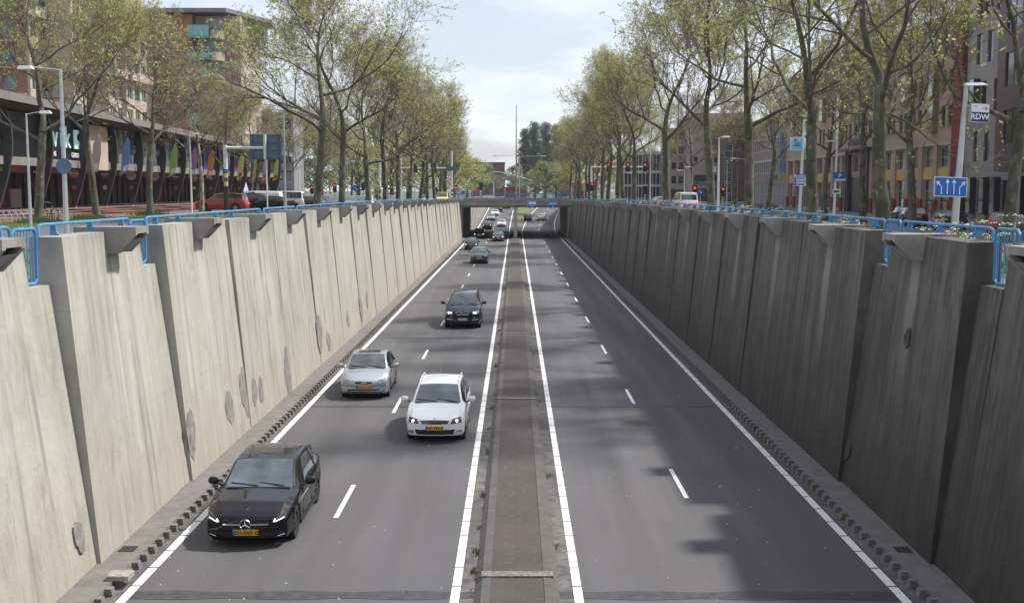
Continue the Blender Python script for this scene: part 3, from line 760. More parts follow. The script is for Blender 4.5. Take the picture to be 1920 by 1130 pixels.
    # surface patches on nose and tail
    def patch(pts4, off, nx=8, nz=3, rear=False, m=0, mb=None, th=.02):
        """quad (x,z): bottom-left, bottom-right, top-right, top-left -> follows the surface, with a rim of real thickness"""
        mb = mb or MB(); g = []; outer = []
        for j in range(nz + 1):
            for i in range(nx + 1):
                u, v = i / nx, j / nz
                x = lerp(lerp(pts4[0][0], pts4[1][0], u), lerp(pts4[3][0], pts4[2][0], u), v); z = lerp(lerp(pts4[0][1], pts4[1][1], u), lerp(pts4[3][1], pts4[2][1], u), v)
                y = (-hl + shiftR(x, z) - off) if rear else (hl + shiftF(x, z) + off); g.append((x, y, z))
        b = len(mb.v); mb.v += g
        for j in range(nz):
            for i in range(nx):
                a = b + j * (nx + 1) + i; q = (a, a + 1, a + nx + 2, a + nx + 1); mb.f.append(q if rear else q[::-1]); mb.mi.append(m)
        ring = [i for i in range(nx + 1)] + [j * (nx + 1) + nx for j in range(1, nz + 1)] + [nz * (nx + 1) + i for i in range(nx - 1, -1, -1)] + [j * (nx + 1) for j in range(nz - 1, 0, -1)]
        b2 = len(mb.v)
        for q in ring: x, y, z = g[q]; mb.v.append((x, y + (th if rear else -th), z))
        for q in range(len(ring)):
            q2 = (q + 1) % len(ring); mb.f.append((b + ring[q], b + ring[q2], b2 + q2, b2 + q)); mb.mi.append(m)
        return mb
    W9 = hw0 * .90
    hzz = hz_
    gl = {'star': .0, 'plain': 0}
    lm = M_lampd if dark_lamp else M_lampg
    fy = lambda x, z, o=0: hl + shiftF(x, z) + o
    # head lights
    for s in (-1, 1):
        if grille == 'star': q4 = [(s * .50, hzz - .15), (s * (W9 - .02), hzz - .09), (s * (W9 - .03), hzz + .04), (s * .56, hzz - .07)]
        elif kind in ('suv', 'cross'): q4 = [(s * .50, hzz - .15), (s * (W9 + .0), hzz - .13), (s * (W9 - .03), hzz + .03), (s * .52, hzz + .00)]
        elif kind == 'van': q4 = [(s * .58, hzz - .26), (s * W9, hzz - .24), (s * (W9 - .02), hzz + .02), (s * .62, hzz - .10)]
        else: q4 = [(s * .46, hzz - .15), (s * (W9 - .01), hzz - .11), (s * (W9 - .03), hzz + .04), (s * .50, hzz - .01)]
        if s < 0: q4 = [q4[1], q4[0], q4[3], q4[2]]
        h = patch(q4, .010, 8, 3).build('headlight', lm, root, smooth=True)
        if detail:
            mb = MB(); cx = s * .64; cz_ = hzz - .07
            if grille == 'star':
                pts = [(s * .56, hzz - .125), (s * .62, hzz - .115), (s * (W9 - .05), hzz - .055)]
                for (a, za), (b, zb) in zip(pts[:-1], pts[1:]): mb.tube([(a, fy(a, za, .02), za), (b, fy(b, zb, .02), zb)], .010, 6)
                mb.tube([(s * .56, fy(.56, hzz - .125, .02), hzz - .125), (s * .585, fy(.585, hzz - .06, .02), hzz - .065)], .012, 6)
                mb.build('daytime_light', M_drl, h)
            elif lights == 'on':
                for cx in (s * .60, s * .70) if kind == 'suv' else (s * .62,): mb.tube([(cx, fy(cx, cz_, -.02), cz_), (cx, fy(cx, cz_, .018), cz_)], .045, 12)
                mb.build('lamp', M_lit, h)
            else:
                mb.tube([(cx, fy(cx, cz_, -.02), cz_), (cx, fy(cx, cz_, .018), cz_)], .055, 12); mb.build('lamp', M_chrome, h)
    # grille, intake, fog lights
    if grille == 'star':
        patch([(-.42, hzz - .27), (.42, hzz - .27), (.47, hzz - .08), (-.47, hzz - .08)], .004, 10, 3).build('grille', M_gblack, root, smooth=True)
        patch([(-.80, .22), (.80, .22), (.74, .35), (-.74, .35)], .004, 14, 2).build('lower_grille', M_black, root, smooth=True)
        zc = hzz - .17
        for s in (-1, 1):
            mb = MB(); patch(([(s * .11, zc - .016), (s * .46, zc - .012), (s * .46, zc + .012), (s * .11, zc + .016)] if s > 0 else [(-.46, zc - .012), (-.11, zc - .016), (-.11, zc + .016), (-.46, zc + .012)]), .022, 6, 1, mb=mb)
            mb.build('grille_bar', M_chrome, root)
        mb = MB(); cy = fy(0, zc, .035); pts = [(.105 * math.cos(a * .3927), cy, zc + .105 * math.sin(a * .3927)) for a in range(17)]; mb.tube(pts, .011, 6, cap=False)
        for a in (90, 210, 330): e = (.098 * math.cos(R(a)), cy, zc + .098 * math.sin(R(a))); mb.tube([(0, cy, zc), e], [.022, .004], 6)
        mb.build('star_emblem', M_chrome, root)
        mb = MB(); mb.disc((0, hl - .26, hzz + .075), .028, 'z', 16, th=.012); mb.build('bonnet_badge', M_chrome, root)
        for s in (-1, 1):
            mb = MB(); pts = [(s * .62, .25), (s * .76, .29)]
            mb.tube([(a, fy(a, z, .008), z) for a, z in pts], .008, 6); mb.build('chrome_trim', M_chrome, root)
    elif grille == 'kidney':
        for s in (-1, 1):
            g_ = patch([(min(s * .03, s * .30), hzz - .16), (max(s * .03, s * .30), hzz - .16), (max(s * .05, s * .33), hzz - .005), (min(s * .05, s * .33), hzz - .005)], .016, 5, 3).build('kidney_grille', M_gblack, root, smooth=True)
            mb = MB(); pts = [(s * .03, hzz - .16), (s * .30, hzz - .16), (s * .33, hzz - .08), (s * .32, hzz - .005), (s * .05, hzz - .005), (s * .03, hzz - .08), (s * .03, hzz - .16)]
            mb.tube([(a, fy(a, z, .024), z) for a, z in pts], .011, 6, cap=False); mb.build('chrome_frame', M_chrome, g_)
            mb = MB(); mb.tube([(s * .62, fy(.62, hzz - .29, -.02), hzz - .29), (s * .62, fy(.62, hzz - .29, .015), hzz - .29)], .045, 12); mb.build('fog_light', M_lampg, root)
            mb = MB(); pts = [(s * .50, hzz - .42), (s * .70, hzz - .42), (s * .82, hzz - .40)]; mb.tube([(a, fy(a, z, .014), z) for a, z in pts], .018, 6); mb.build('bumper_trim', M_chrome, root)
        patch([(-.45, hzz - .52), (.45, hzz - .52), (.55, hzz - .38), (-.55, hzz - .38)], .006, 8, 2).build('lower_grille', M_black, root, smooth=True)
        mb = MB(); mb.disc((0, hl - .12, hzz + .045), .035, 'z', 16, th=.01); mb.build('round_badge', M_eu, root)
    elif grille == 'slats':
        g_ = patch([(-.36, hzz - .155), (.36, hzz - .155), (.42, hzz - .045), (-.42, hzz - .045)], .008, 10, 2).build('grille', M_black, root, smooth=True)
        mb = MB(); pts = [(-.36, hzz - .155), (.36, hzz - .155), (.42, hzz - .05), (.2, hzz - .035), (-.2, hzz - .035), (-.42, hzz - .05), (-.36, hzz - .155)]
        mb.tube([(a, fy(a, z, .018), z) for a, z in pts], .010, 6, cap=False)
        for q in range(15): a = lerp(-.33, .33, q / 14); mb.tube([(a, fy(a, hzz - .15, .014), hzz - .15), (a * 1.1, fy(a * 1.1, hzz - .05, .014), hzz - .05)], .004, 4)
        mb.build('chrome_frame', M_chrome, g_)
        mb = MB(); mb.tube([(0, fy(0, hzz - .0, .0), hzz + .0), (0, fy(0, hzz, .03), hzz + .012)], .040, 16); mb.build('round_badge', M_chrome, root)
        lg = patch([(-.52, .27), (.52, .27), (.58, .41), (-.58, .41)], .008, 10, 2).build('lower_grille', M_black, root, smooth=True)
        mb = MB()
        for z in (.30, .335, .37): mb.tube([(lerp(-.52, .52, q / 8), fy(lerp(-.52, .52, q / 8), z, .012), z) for q in range(9)], .005, 4)
        mb.build('mesh_bars', M_black, lg)
        for s in (-1, 1):
            a0, a1 = sorted((s * .60, s * .78)); patch([(a0, .29), (a1, .29), (a1, .385), (a0, .385)], .008, 4, 1).build('fog_light', M_lampg, root, smooth=True)
    else:
        gw = .30 if kind in ('sedan',) else .42
        g_ = patch([(-gw * .9, hzz - .14), (gw * .9, hzz - .14), (gw, hzz - .055), (-gw, hzz - .055)], .008, 8, 2).build('grille', M_gblack, root, smooth=True)
        mb = MB(); z = hzz - .098
        if kind == 'sedan':
            pts = [(-gw, hzz - .05), (0, hzz - .04), (gw, hzz - .05)]; mb.tube([(a, fy(a, z_, .02), z_) for a, z_ in pts], .012, 6)
            mb.tube([(.055 * math.cos(a * .3927), fy(0, z, .024), z + .055 * math.sin(a * .3927)) for a in range(17)], .007, 6, cap=False); mb.tube([(-.10, fy(0, z, .024), z - .012), (-.01, fy(0, z, .024), z + .010), (.01, fy(0, z, .024), z - .010), (.10, fy(0, z, .024), z + .012)], .007, 5)
            mb.build('ring_emblem', M_chrome, g_)
        elif grille == 'vshape':
            for s in (-1, 1): mb.tube([(s * .34, fy(.34, hzz - .04, .02), hzz - .04), (s * .14, fy(.14, hzz - .20, .02), hzz - .20), (0, fy(0, hzz - .21, .02), hzz - .21)], .022, 6)
            mb.tube([(.06 * math.cos(a * .3927), fy(0, z, .03), z + .06 * math.sin(a * .3927)) for a in range(17)], .012, 6, cap=False); mb.build('v_shaped_trim', M_chrome, g_)
        else:
            mb.tube([(-gw, fy(gw, z, .014), z), (0, fy(0, z, .014), z), (gw, fy(gw, z, .014), z)], .008, 6); mb.disc((0, fy(0, z, .02), z), .05, 'y', 16, th=.02); mb.build('badge', M_chrome, g_)
        lg = patch([(-.62, .26), (.62, .26), (.56, .38), (-.56, .38)], .006, 10, 2).build('lower_grille', M_black, root, smooth=True)
        if kind == 'sedan':
            mb = MB(); mb.tube([(lerp(-.6, .6, q / 8), fy(lerp(-.6, .6, q / 8), .32, .012), .32) for q in range(9)], .010, 5); mb.build('chrome_strip', P_SILVER, lg)
            mb = MB(); mb.tube([(lerp(-.78, .78, q / 12), fy(lerp(-.78, .78, q / 12), .50, .008), .50) for q in range(13)], .012, 5); mb.build('bumper_strip', M_black, root)
        if detail:
            for s in (-1, 1): mb = MB(); mb.tube([(s * .66, fy(.66, .33, -.02), .33), (s * .66, fy(.66, .33, .012), .33)], .04, 12); mb.build('fog_light', M_lampg, root)
    if detail:      # wipers, scuttle
        mb = MB(); mb.box(-hw0 * .74, c - .02, cz - .03, hw0 * .74, c + .05, cz + .004)
        for x0, x1 in ((-.55, .0), (.02, .60)): mb.tube([(x0, c - .02, cz + .025), (x1, c - .11, cz + .075)], .010, 5)
        mb.build('wiper', M_black, root)
        for s in (1, -1):      # door shut lines, handles, sills
            mb = MB()
            for yy in (c - .25, p['bp'][0] - .0, (yra + ra + .12)):
                prev = None; w = hw(yy)
                for z in [G + .14, G + .3, zs(yy) - .15, zs(yy) - .04]:
                    mb.box(s * (w - .03), yy - .006, z, s * (w + .0035), yy + .006, z + .12) if z < zs(yy) - .13 else None
            mb.box(min(s * (hw0 - .05), s * (hw0 + .002)), yra + ra + .02, G - .02, max(s * (hw0 - .05), s * (hw0 + .002)), yfa - ra - .02, G + .07)
            mb.build('door_seams', M_black, root)
            for yy in (p['bp'][0] + .12, yra + ra + .28):
                mb = MB(); zz = zs(yy) - .12; mb.box(min(s * hw0, s * (hw0 + .03)), yy, zz, max(s * hw0, s * (hw0 + .03)), yy + .17, zz + .028); mb.build('door_handle', body_paint, root)
    # plates
    for rear in (False, True):
        pz = (.46 if grille != 'star' else .36) if not rear else (.80 if kind in ('hatch', 'small', 'suv', 'cross', 'premium') else .62)
        if kind in ('suv', 'cross') and not rear: pz = .52
        yy = (fy(0, pz, .028) if not rear else -hl + shiftR(0, pz) - .015); o_ = 0 if not rear else 0
        mb = MB(); a, b = (yy - .03, yy) if not rear else (yy - .012, yy + .03); mb.box(-.26, a, pz - .056, .26, b, pz + .056)
        pl = mb.build('number_plate', plate_m, root)
        sgn = -1 if not rear else 1; yf_ = yy + .002 if not rear else yy - .014
        mb = MB(); x0 = sgn * -.26; x1 = sgn * -.215; mb.box(min(x0, x1), min(yf_, yy), pz - .055, max(x0, x1), max(yf_, yy) + .0005, pz + .055); mb.build('country_strip', M_eu, pl)
        if plate and detail:
            text_obj('plate_characters', plate, .105, M_ink, pl, (sgn * .022, yf_ + (.001 if not rear else -.001), pz - .002), (sgn, 0, 0), (0, 0, 1), .0015, .003, 1.12)
        elif detail:
            mb = MB()
            for q in range(6): x = -.19 + q * .072 + (.02 if q > 2 else 0); mb.box(x, min(yf_, yy), pz - .032, x + .042, max(yf_, yy) + .0008, pz + .032) if not rear else None
            if mb.f: mb.build('plate_characters', M_ink, pl)
    # tail lights, rear bumper, badge
    for s in (-1, 1):
        zz = tz - .16; t4 = [(s * .50, zz - .14), (s * (W9 - .02), zz - .16), (s * (W9 - .05), zz + .10), (s * .56, zz + .04)]
        if kind in ('hatch', 'van', 'small', 'wagon'): t4 = [(s * .60, zz - .20), (s * (W9 - .02), zz - .20), (s * (W9 - .06), zz + .12), (s * .62, zz + .10)]
        if s < 0: t4 = [t4[1], t4[0], t4[3], t4[2]]
        patch(t4, .012, 5, 3, rear=True).build('tail_light', tail or M_tail, root, smooth=True)
    mb = patch([(-.60, .26), (.60, .26), (.66, .36), (-.66, .36)], .008, 8, 1, rear=True); mb.build('rear_valance', M_black, root, smooth=True)
    mb = MB(); mb.disc((0, -hl + shiftR(0, tz - .08) - .02, tz - .10), .05, 'y', 16, th=.02); mb.build('rear_badge', M_chrome, root)
    # mirrors
    for s in (-1, 1):
        ym = c - .32; zm = zs(ym) + .10; w = hw(ym); mb = MB(); pts = []; rad = []
        for t, q in ((0, .35), (.1, .8), (.35, 1), (.8, 1), (1, .6)): pts.append((s * lerp(w + .03, w + .24, t), ym + .02 - .05 * t, zm)); rad.append(.085 * q)
        b0 = len(mb.v); mb.tube(pts, rad, 12)
        for q in range(b0, len(mb.v)): x, y, z = mb.v[q]; mb.v[q] = (x, ym + (y - ym) * .62, z)
        mi_ = mb.build('door_mirror', body_paint if kind not in ('van',) else M_black, root, smooth=True, angle=60)
        mb = MB(); mb.hexa([(s * (w - .06), ym - .04, zm - .11), (s * (w + .06), ym - .03, zm - .07), (s * (w + .06), ym + .04, zm - .07), (s * (w - .06), ym + .06, zm - .11), (s * (w - .07), ym - .03, zm - .07), (s * (w + .08), ym - .02, zm - .03), (s * (w + .08), ym + .03, zm - .03), (s * (w - .07), ym + .05, zm - .07)]); mb.build('mirror_foot', M_black, mi_)
    if rails:
        for s in (-1, 1):
            xe = section(-.5)[0][9][0] - .02; mb = MB()
            pts = [(s * (xe + .01), rf - .12, zt(rf - .12) - .02), (s * xe, rf - .30, H + .035), (s * xe, -.6, H + .045), (s * xe, rr + .35, H + .02), (s * (xe + .01), rr + .12, zt(rr + .12) - .03)]
            mb.tube(pts, .018, 8); mb.build('roof_rail', rails if not isinstance(rails, bool) else M_chrome, root, smooth=True)
    if antenna: mb = MB(); mb.tube([(0, rr + .25 if antenna == 'rear' else rf - .1, H - .02), (0, (rr + .25 if antenna == 'rear' else rf - .1) - .12, H + .32)], [.008, .003], 5); mb.build('antenna', M_black, root)
    root.o.scale = sc
    return root.o

def road_car(px, py, spec, paint_, label, **k):
    """px,py: pixel of the middle of the front (or rear) bumper's foot on the road"""
    away = k.pop('away', False); rot = k.pop('rot', 0.0)
    x, y = at_ground(px, py, k.pop('z', 0.0)); L = SPECS[spec]['L'] / 2; zz = rz(y) if y > 185 else 0
    if y > 185:
        a_ = ray(px, py); t = 180.0
        while t < 400 and CAMZ + a_[2] * t > rz(a_[1] * t): t += .25
        x, y = a_[0] * t, a_[1] * t
        zz = rz(y)
    a = (0 if away else math.pi) + rot; 
    fwd = Vector((-math.sin(a), math.cos(a), 0)); c_ = Vector((x, y, zz)) + (fwd * L if away else -fwd * L)
    sl_ = k.pop('slope', 0.0); o = make_car(spec, paint_, label, loc=tuple(c_), rz_=a, **k)
    if sl_: o.rotation_euler = (sl_, 0, a)
    return o
road_car(461, 1030, 'premium', P_BLACK, 'glossy black hatchback with star emblem and plate ZH-060-G, nearest car on the road', plate='ZH-060-G', grille='star', dark_lamp=True, rim=M_rimdark, rot=R(.5), antenna=False)
road_car(815, 832, 'wagon', P_WHITE, 'white estate car with roof rails and plate HF-795-R in the lane beside the median', plate='HF-795-R', grille='slats', lights='on', rails=P_WHITE, antenna='rear', rot=R(-.5), dark_lamp=True)
road_car(682, 750, 'sedan', P_SILVER, 'silver older family car with yellow plate and sunroof in the lane by the left wall', plate='TG-LX-BG', sunroof=True, antenna='front', rot=R(1.2))
road_car(867, 617, 'suv', P_NAVY, 'dark navy SUV with twin kidney grille and white plate in the lane beside the median', plate='1-VWC-02', plate_m=M_wplate, grille='kidney', lights='on', rails=M_chrome)
road_car(898, 495, 'cross', P_GREY, 'graphite grey crossover with V-shaped chrome grille astride the lane line', plate='NX-458-J', grille='vshape', rot=R(.5))
road_car(883, 469, 'small', P_BLACK, 'small black hatchback with yellow plate close to the left wall before the bridge', lights='on')
road_car(898, 447, 'hatch', P_BLACK, 'black hatchback with lit headlights coming out of the underpass in the left lane', lights='on')
road_car(934, 453, 'saloon', P_DGREY, 'dark saloon with lit headlights coming out of the underpass beside the median', lights='on', grille='kidney')
road_car(913, 431, 'cross', P_BLACK, 'black car with glowing headlights in the shade under the bridge', lights='on')
road_car(940, 426, 'sedan', P_WHITE, 'white car just beyond the bridge shadow beside the median', lights='on')
road_car(920, 414, 'hatch', P_SILVER, 'silver car beyond the bridge in the left lane, nearest of the pale cars there', lights='on')
road_car(928, 405, 'sedan', P_WHITE, 'white car beyond the bridge directly in front of a dark one', lights='on')
road_car(934, 398, 'suv', P_DGREY, 'dark car beyond the bridge behind the white one in the left lane')
road_car(950, 391.5, 'hatch', P_DGREY, 'dark car at the far end of the left carriageway just below the bridge beam')
road_car(989, 414.5, 'small', P_DGREY, 'dark hatchback driving away beyond the underpass in the right carriageway', away=True, tail=M_tail, rot=R(-4))
road_car(1014, 414, 'saloon', P_LSILVER, 'silver saloon driving away beyond the underpass in the right carriageway', away=True, tail=M_tail, rot=R(-6))
# ================================================================== trees
n = N('plane_bark', .9)
c0 = n.mix(n.rng(n.noise(3.2, 5, n.scale((1, 1, .55)), rough=.5), .42, .60, 0, 1), (.068, .062, .044), (.14, .13, .098))
c0 = n.mix(n.rng(n.noise(7, 3, n.scale((1, 1, .7))), .62, .68, 0, .8), c0, (.34, .33, .27))
c0 = n.mix(n.rng(n.noise(.8, 3), .45, .62, 0, .6), c0, (.05, .058, .026))
n.bump(n.noise(9, 5, n.scale((1, 1, .4))), .6, .03); M_bark = n.done(c0)
n = N('pale_bark', .9)
c0 = n.mix(n.rng(n.noise(3.2, 4, n.scale((1, 1, .6))), .45, .55, 0, 1), (.10, .09, .065), (.30, .29, .24))
M_palebark = n.done(c0)
M_twig = mat('twig', (.16, .12, .088), .9, var=.2)
def leafmat(name, c, c2, tr=.4):
    n = N(name, .6); m = n.done(n.mix(n.rng(n.noise(1.1, 3), .35, .65, 0, 1), c, c2))
    t = n.t; L = t.links; tl = t.nodes.new('ShaderNodeBsdfTranslucent'); mxs = t.nodes.new('ShaderNodeMixShader'); mxs.inputs[0].default_value = tr
    src = n.b.inputs['Base Color'].links[0].from_socket; L.new(src, tl.inputs[0]); L.new(n.b.outputs[0], mxs.inputs[1]); L.new(tl.outputs[0], mxs.inputs[2])
    L.new(mxs.outputs[0], t.nodes['Material Output'].inputs[0]); return m
M_leaf = leafmat('young_leaf', (.46, .46, .18), (.36, .37, .13))
M_leafg = leafmat('fresh_leaf', (.46, .50, .17), (.36, .41, .12))
M_leafb = leafmat('bud_leaf', (.40, .34, .19), (.31, .27, .14))
M_leafd = leafmat('dark_leaf', (.13, .165, .085), (.09, .125, .07), .35)  # poplar leaves, colour lightened to paint in distance haze
M_leafw = leafmat('willow_leaf', (.25, .29, .13), (.19, .22, .10), .35)

def plane_tree(seed, H=15.0, fork=5.5, spread=4.6, leaves=1.0, lean=0.0, nlimb=9, dense=1.0, up=.55, leafsize=.125, low_limb=None):
    rnd = random.Random(seed); wood = MB(); tw = MB(); lf = MB()
    def rv(): return Vector((rnd.gauss(0, 1), rnd.gauss(0, 1), rnd.gauss(0, 1)))
    def leaf(p, n_):
        for _ in range(n_):
            c = p + rv() * .065; u = rv().normalized(); v = u.cross(rv()).normalized(); s_ = leafsize * rnd.uniform(.55, 1.25); w_ = s_ * .40
            lf.v += [tuple(c - v * w_ * .2), tuple(c + u * s_ * .5 + v * w_), tuple(c + u * s_), tuple(c + u * s_ * .5 - v * w_)]
            b = len(lf.v) - 4; lf.f.append((b, b + 1, b + 2, b + 3)); lf.mi.append(1)
    def grow(p, d, length, r0, lvl):
        ns = (9, 8, 6, 4, 3)[lvl]; seg = length / ns; pts = [p.copy()]; rad = [r0]; dirs = [d.copy()]
        wob = (.05, .17, .21, .26, .25)[lvl]; trop = (.02, .10, .10, .07, .10)[lvl]
        for i in range(ns):
            d = (d + rv() * wob + Vector((0, 0, trop * (1 if lvl != 1 or i > 2 else .4)))).normalized()
            p = p + d * seg; pts.append(p.copy()); rad.append(max(.006, r0 * (1 - (i + 1) / ns * (.55 if lvl == 0 else .8)))); dirs.append(d.copy())
        sides = (12, 8, 6, 4, 3)[lvl]
        (wood if lvl < 3 else tw).tube(pts, rad, sides, cap=False)
        if lvl == 0: return pts, rad, dirs
        if lvl == 4:
            if rnd.random() < .9 * leaves: leaf(pts[-1], 4)
            if rnd.random() < .35 * leaves: leaf(pts[-2], 1)
            return
        nc = (0, int(7 * dense), int(6 * dense), int(5 * dense))[lvl]
        for q in range(nc + (1 if lvl < 3 else 0)):
            t = lerp(.22, 1.0, (q + rnd.random() * .7) / (nc + .5)) if q < nc else 1.0
            k = min(int(t * ns), ns - 1); f = t * ns - k; pp = pts[k].lerp(pts[k + 1], min(1, f)); dd = dirs[min(k + 1, ns)]
            side = dd.cross(rv()).normalized(); ang = rnd.uniform(.5, 1.0)
            nd = (dd * math.cos(ang) + side * math.sin(ang) + Vector((0, 0, .18 if lvl < 3 else .1))).normalized()
            grow(pp, nd, length * lerp(.62, .34, t) * rnd.uniform(.75, 1.15) + .25, max(.009, rad[k] * rnd.uniform(.45, .62)), lvl + 1)
        if lvl == 3 and rnd.random() < .5 * leaves: leaf(pts[-1], 4)
    # trunk and leader
    base_r = .25; P = []; Rr = []
    nt_ = 10; lx = lean; p = Vector((0, 0, -.3)); d = Vector((lx, rnd.uniform(-.05, .05), 1)).normalized()
    P = [p.copy()]; Rr = [base_r * 1.7]
    for i in range(nt_):
        d = (d + Vector((rnd.gauss(0, .035), rnd.gauss(0, .035), .05))).normalized(); p = p + d * ((fork + .3) / nt_); P.append(p.copy()); Rr.append(base_r * (1.12 if i == 0 else 1.0 - .22 * i / nt_))
    wood.tube(P, Rr, 14, cap=False); top = P[-1]
    ld = d.copy(); lead = [top.copy()]; lr = [Rr[-1]]; pl = top.copy(); nl = 9; Lh = (H - fork) * .88
    for i in range(nl):
        ld = (ld + Vector((rnd.gauss(0, .13), rnd.gauss(0, .13), .10))).normalized(); pl = pl + ld * Lh / nl; lead.append(pl.copy()); lr.append(max(.02, Rr[-1] * (1 - (i + 1) / nl) * .82))
    wood.tube(lead, lr, 9, cap=False)
    for q in range(nlimb):
        t = (q / (nlimb - 1)) ** 1.1 * .86; k = min(int(t * nl), nl - 1); pp = lead[k].lerp(lead[k + 1], t * nl - k)
        if q < 2: pp = P[-1 - q].copy()
        a = q * 2.4 + rnd.uniform(-.5, .5); el = lerp(.42, 1.0, t) + rnd.uniform(-.12, .16)
        if low_limb and q < len(low_limb): a, el = low_limb[q]
        nd = Vector((math.cos(a) * math.cos(el), math.sin(a) * math.cos(el), math.sin(el) * (.8 + up * .4))).normalized()
        ln = spread * lerp(1.30, .55, t) * rnd.uniform(.85, 1.15)
        grow(pp, nd, ln, max(.05, lr[k] * (.55 if q < 3 else .42)), 1)
    b = len(tw.v); tw.v += lf.v; tw.f += [tuple(i + b for i in f) for f in lf.f]; tw.mi += lf.mi
    return wood, tw
def tree_src(name, seed, leafm, bark=None, **k):
    wd, tw = plane_tree(seed, **k)
    a = wd.build('trunk_mesh', bark or M_bark, None, smooth=True, angle=80); b = tw.build('crown_mesh', [M_twig, leafm], None)
    ma, mb_ = a.data, b.data; bpy.data.objects.remove(a); bpy.data.objects.remove(b); return ma, mb_
SRC = {
 'a': tree_src('a', 11, M_leafg, H=14.5, fork=5.6, spread=5.4, leaves=1.0),
 'b': tree_src('b', 23, M_leaf, H=15.5, fork=6.0, spread=4.6, leaves=.85, nlimb=10),
 'c': tree_src('c', 37, M_leafb, H=14.5, fork=6.2, spread=4.2, leaves=.7, nlimb=11, dense=1.0),
 'd': tree_src('d', 53, M_leaf, H=13.5, fork=4.6, spread=5.8, leaves=.8, nlimb=9),
 'e': tree_src('e', 71, M_leafg, H=14.5, fork=5.0, spread=5.6, leaves=.9, nlimb=10),
}
def tree(src, x, y, label, rz_=0.0, sc=1.0, group=None, tz_=None, pale=False, sz=None):
    o = bpy.data.objects.new('plane_tree', None); COL.objects.link(o); o.location = (x, y, (gR(x, y) if x > 14 else street_z(y) - .05) if tz_ is None else tz_); o.rotation_euler = (0, 0, rz_); o.scale = (sc, sc, sz or sc)
    tag(o, label, 'tree', group)
    ma, mb_ = SRC[src]; a = Obj('trunk', ma, o); b = Obj('crown', mb_, o)
    if pale: a.data = ma.copy(); a.data.materials[0] = M_palebark
    return o
def col_x(px, X): return X * 0 + at_X(px, 357, X)[0]
rnd = random.Random(77)
# (pixel x of the trunk foot, X of the row)
def row(lst, X, where, group, srcs, sc0=1.0, jit=.3):
    for i, it in enumerate(lst):
        px = it[0] if isinstance(it, tuple) else it; X_ = it[1] if isinstance(it, tuple) and len(it) > 1 else X + rnd.uniform(-jit, jit)
        src = it[2] if isinstance(it, tuple) and len(it) > 2 else srcs[i % len(srcs)]; rr_ = it[3] if isinstance(it, tuple) and len(it) > 3 else rnd.uniform(0, 6.28)
        sc = it[4] if isinstance(it, tuple) and len(it) > 4 else sc0 * rnd.uniform(.92, 1.1)
        y = at_X(px, 357, X_)[0]
        lab = '%s plane tree from the near end %s' % (ORD[i], where)
        tree(src, X_, y, lab, rr_, sc, group, pale=(isinstance(it, tuple) and len(it) > 5))
row([(592, -12, 'a', 2.2, 1.06), (638, -12.2, 'b', .4, .98), (692, -12, 'd', 3.9, 1.0), 723, 745, 770, 786, 800, 816, 827, 836], -12, 'close behind the left wall', 'plane trees behind the left wall', 'cbecbca')
row([(70, -26.5, 'e', 1.0, 1.0), (181, -26.5, 'b', 2.9, .92), (281, -26.8, 'c', 4.4, .95), (377, -27, 'c', .5, .82, 1), (428, -28, 'b', 2.0, .78), (471, -28, 'c', 5.0, .8), (530, -27, 'd', 1.4, .8), (605, -28, 'c', 2.2, .9), (658, -29, 'b', .2, .9)], -26.5, 'in front of the shopping gallery', 'plane trees by the shopping gallery', 'cbecb')
row([(1893, 19, 'e', .6, 1.0), (1660, 12.6, 'd', 5.2, 1.02), (1525, 12, 'e', 2.2, .98), (1405, 12, 'a', 4.3, 1.0), (1335, 12, 'b', 1.3, 1.05), (1252, 12, 'b', 3.3, 1.08), 1188, 1169, 1157, 1139, 1130, 1114, 1106, 1086, 1077, 1070], 12, 'close behind the right wall', 'plane trees behind the right wall', 'cbecb', 1.0)
row([(1713, 29, 'b', 1.1, 1.15), (1620, 29, 'c', 2.1, 1.15), (1548, 29, 'c', 3.7, 1.05), (1441, 29, 'b', 4.7, 1.1), (1378, 28, 'c', 5.7, 1.0), (1300, 22, 'c', .7, .9), (1215, 22, 'b', .2, .95)], 22.5, 'before the right hand buildings', 'plane trees by the right hand buildings', 'cbecb')
# far trees past the junction
for i, (x, y, s_, sc) in enumerate([(-13, 212, 'c', 1.0), (-14, 226, 'b', 1.0), (-13, 241, 'c', .95), (13.5, 214, 'e', 1.0), (16, 232, 'b', 1.0), (19, 250, 'e', .95)]):
    tree(s_, x, y, '%s plane tree beyond the bridge on the %s' % (ORD[i % 3], 'left' if x < 0 else 'right'), i * 1.3, sc, 'plane trees beyond the bridge', 5.1)

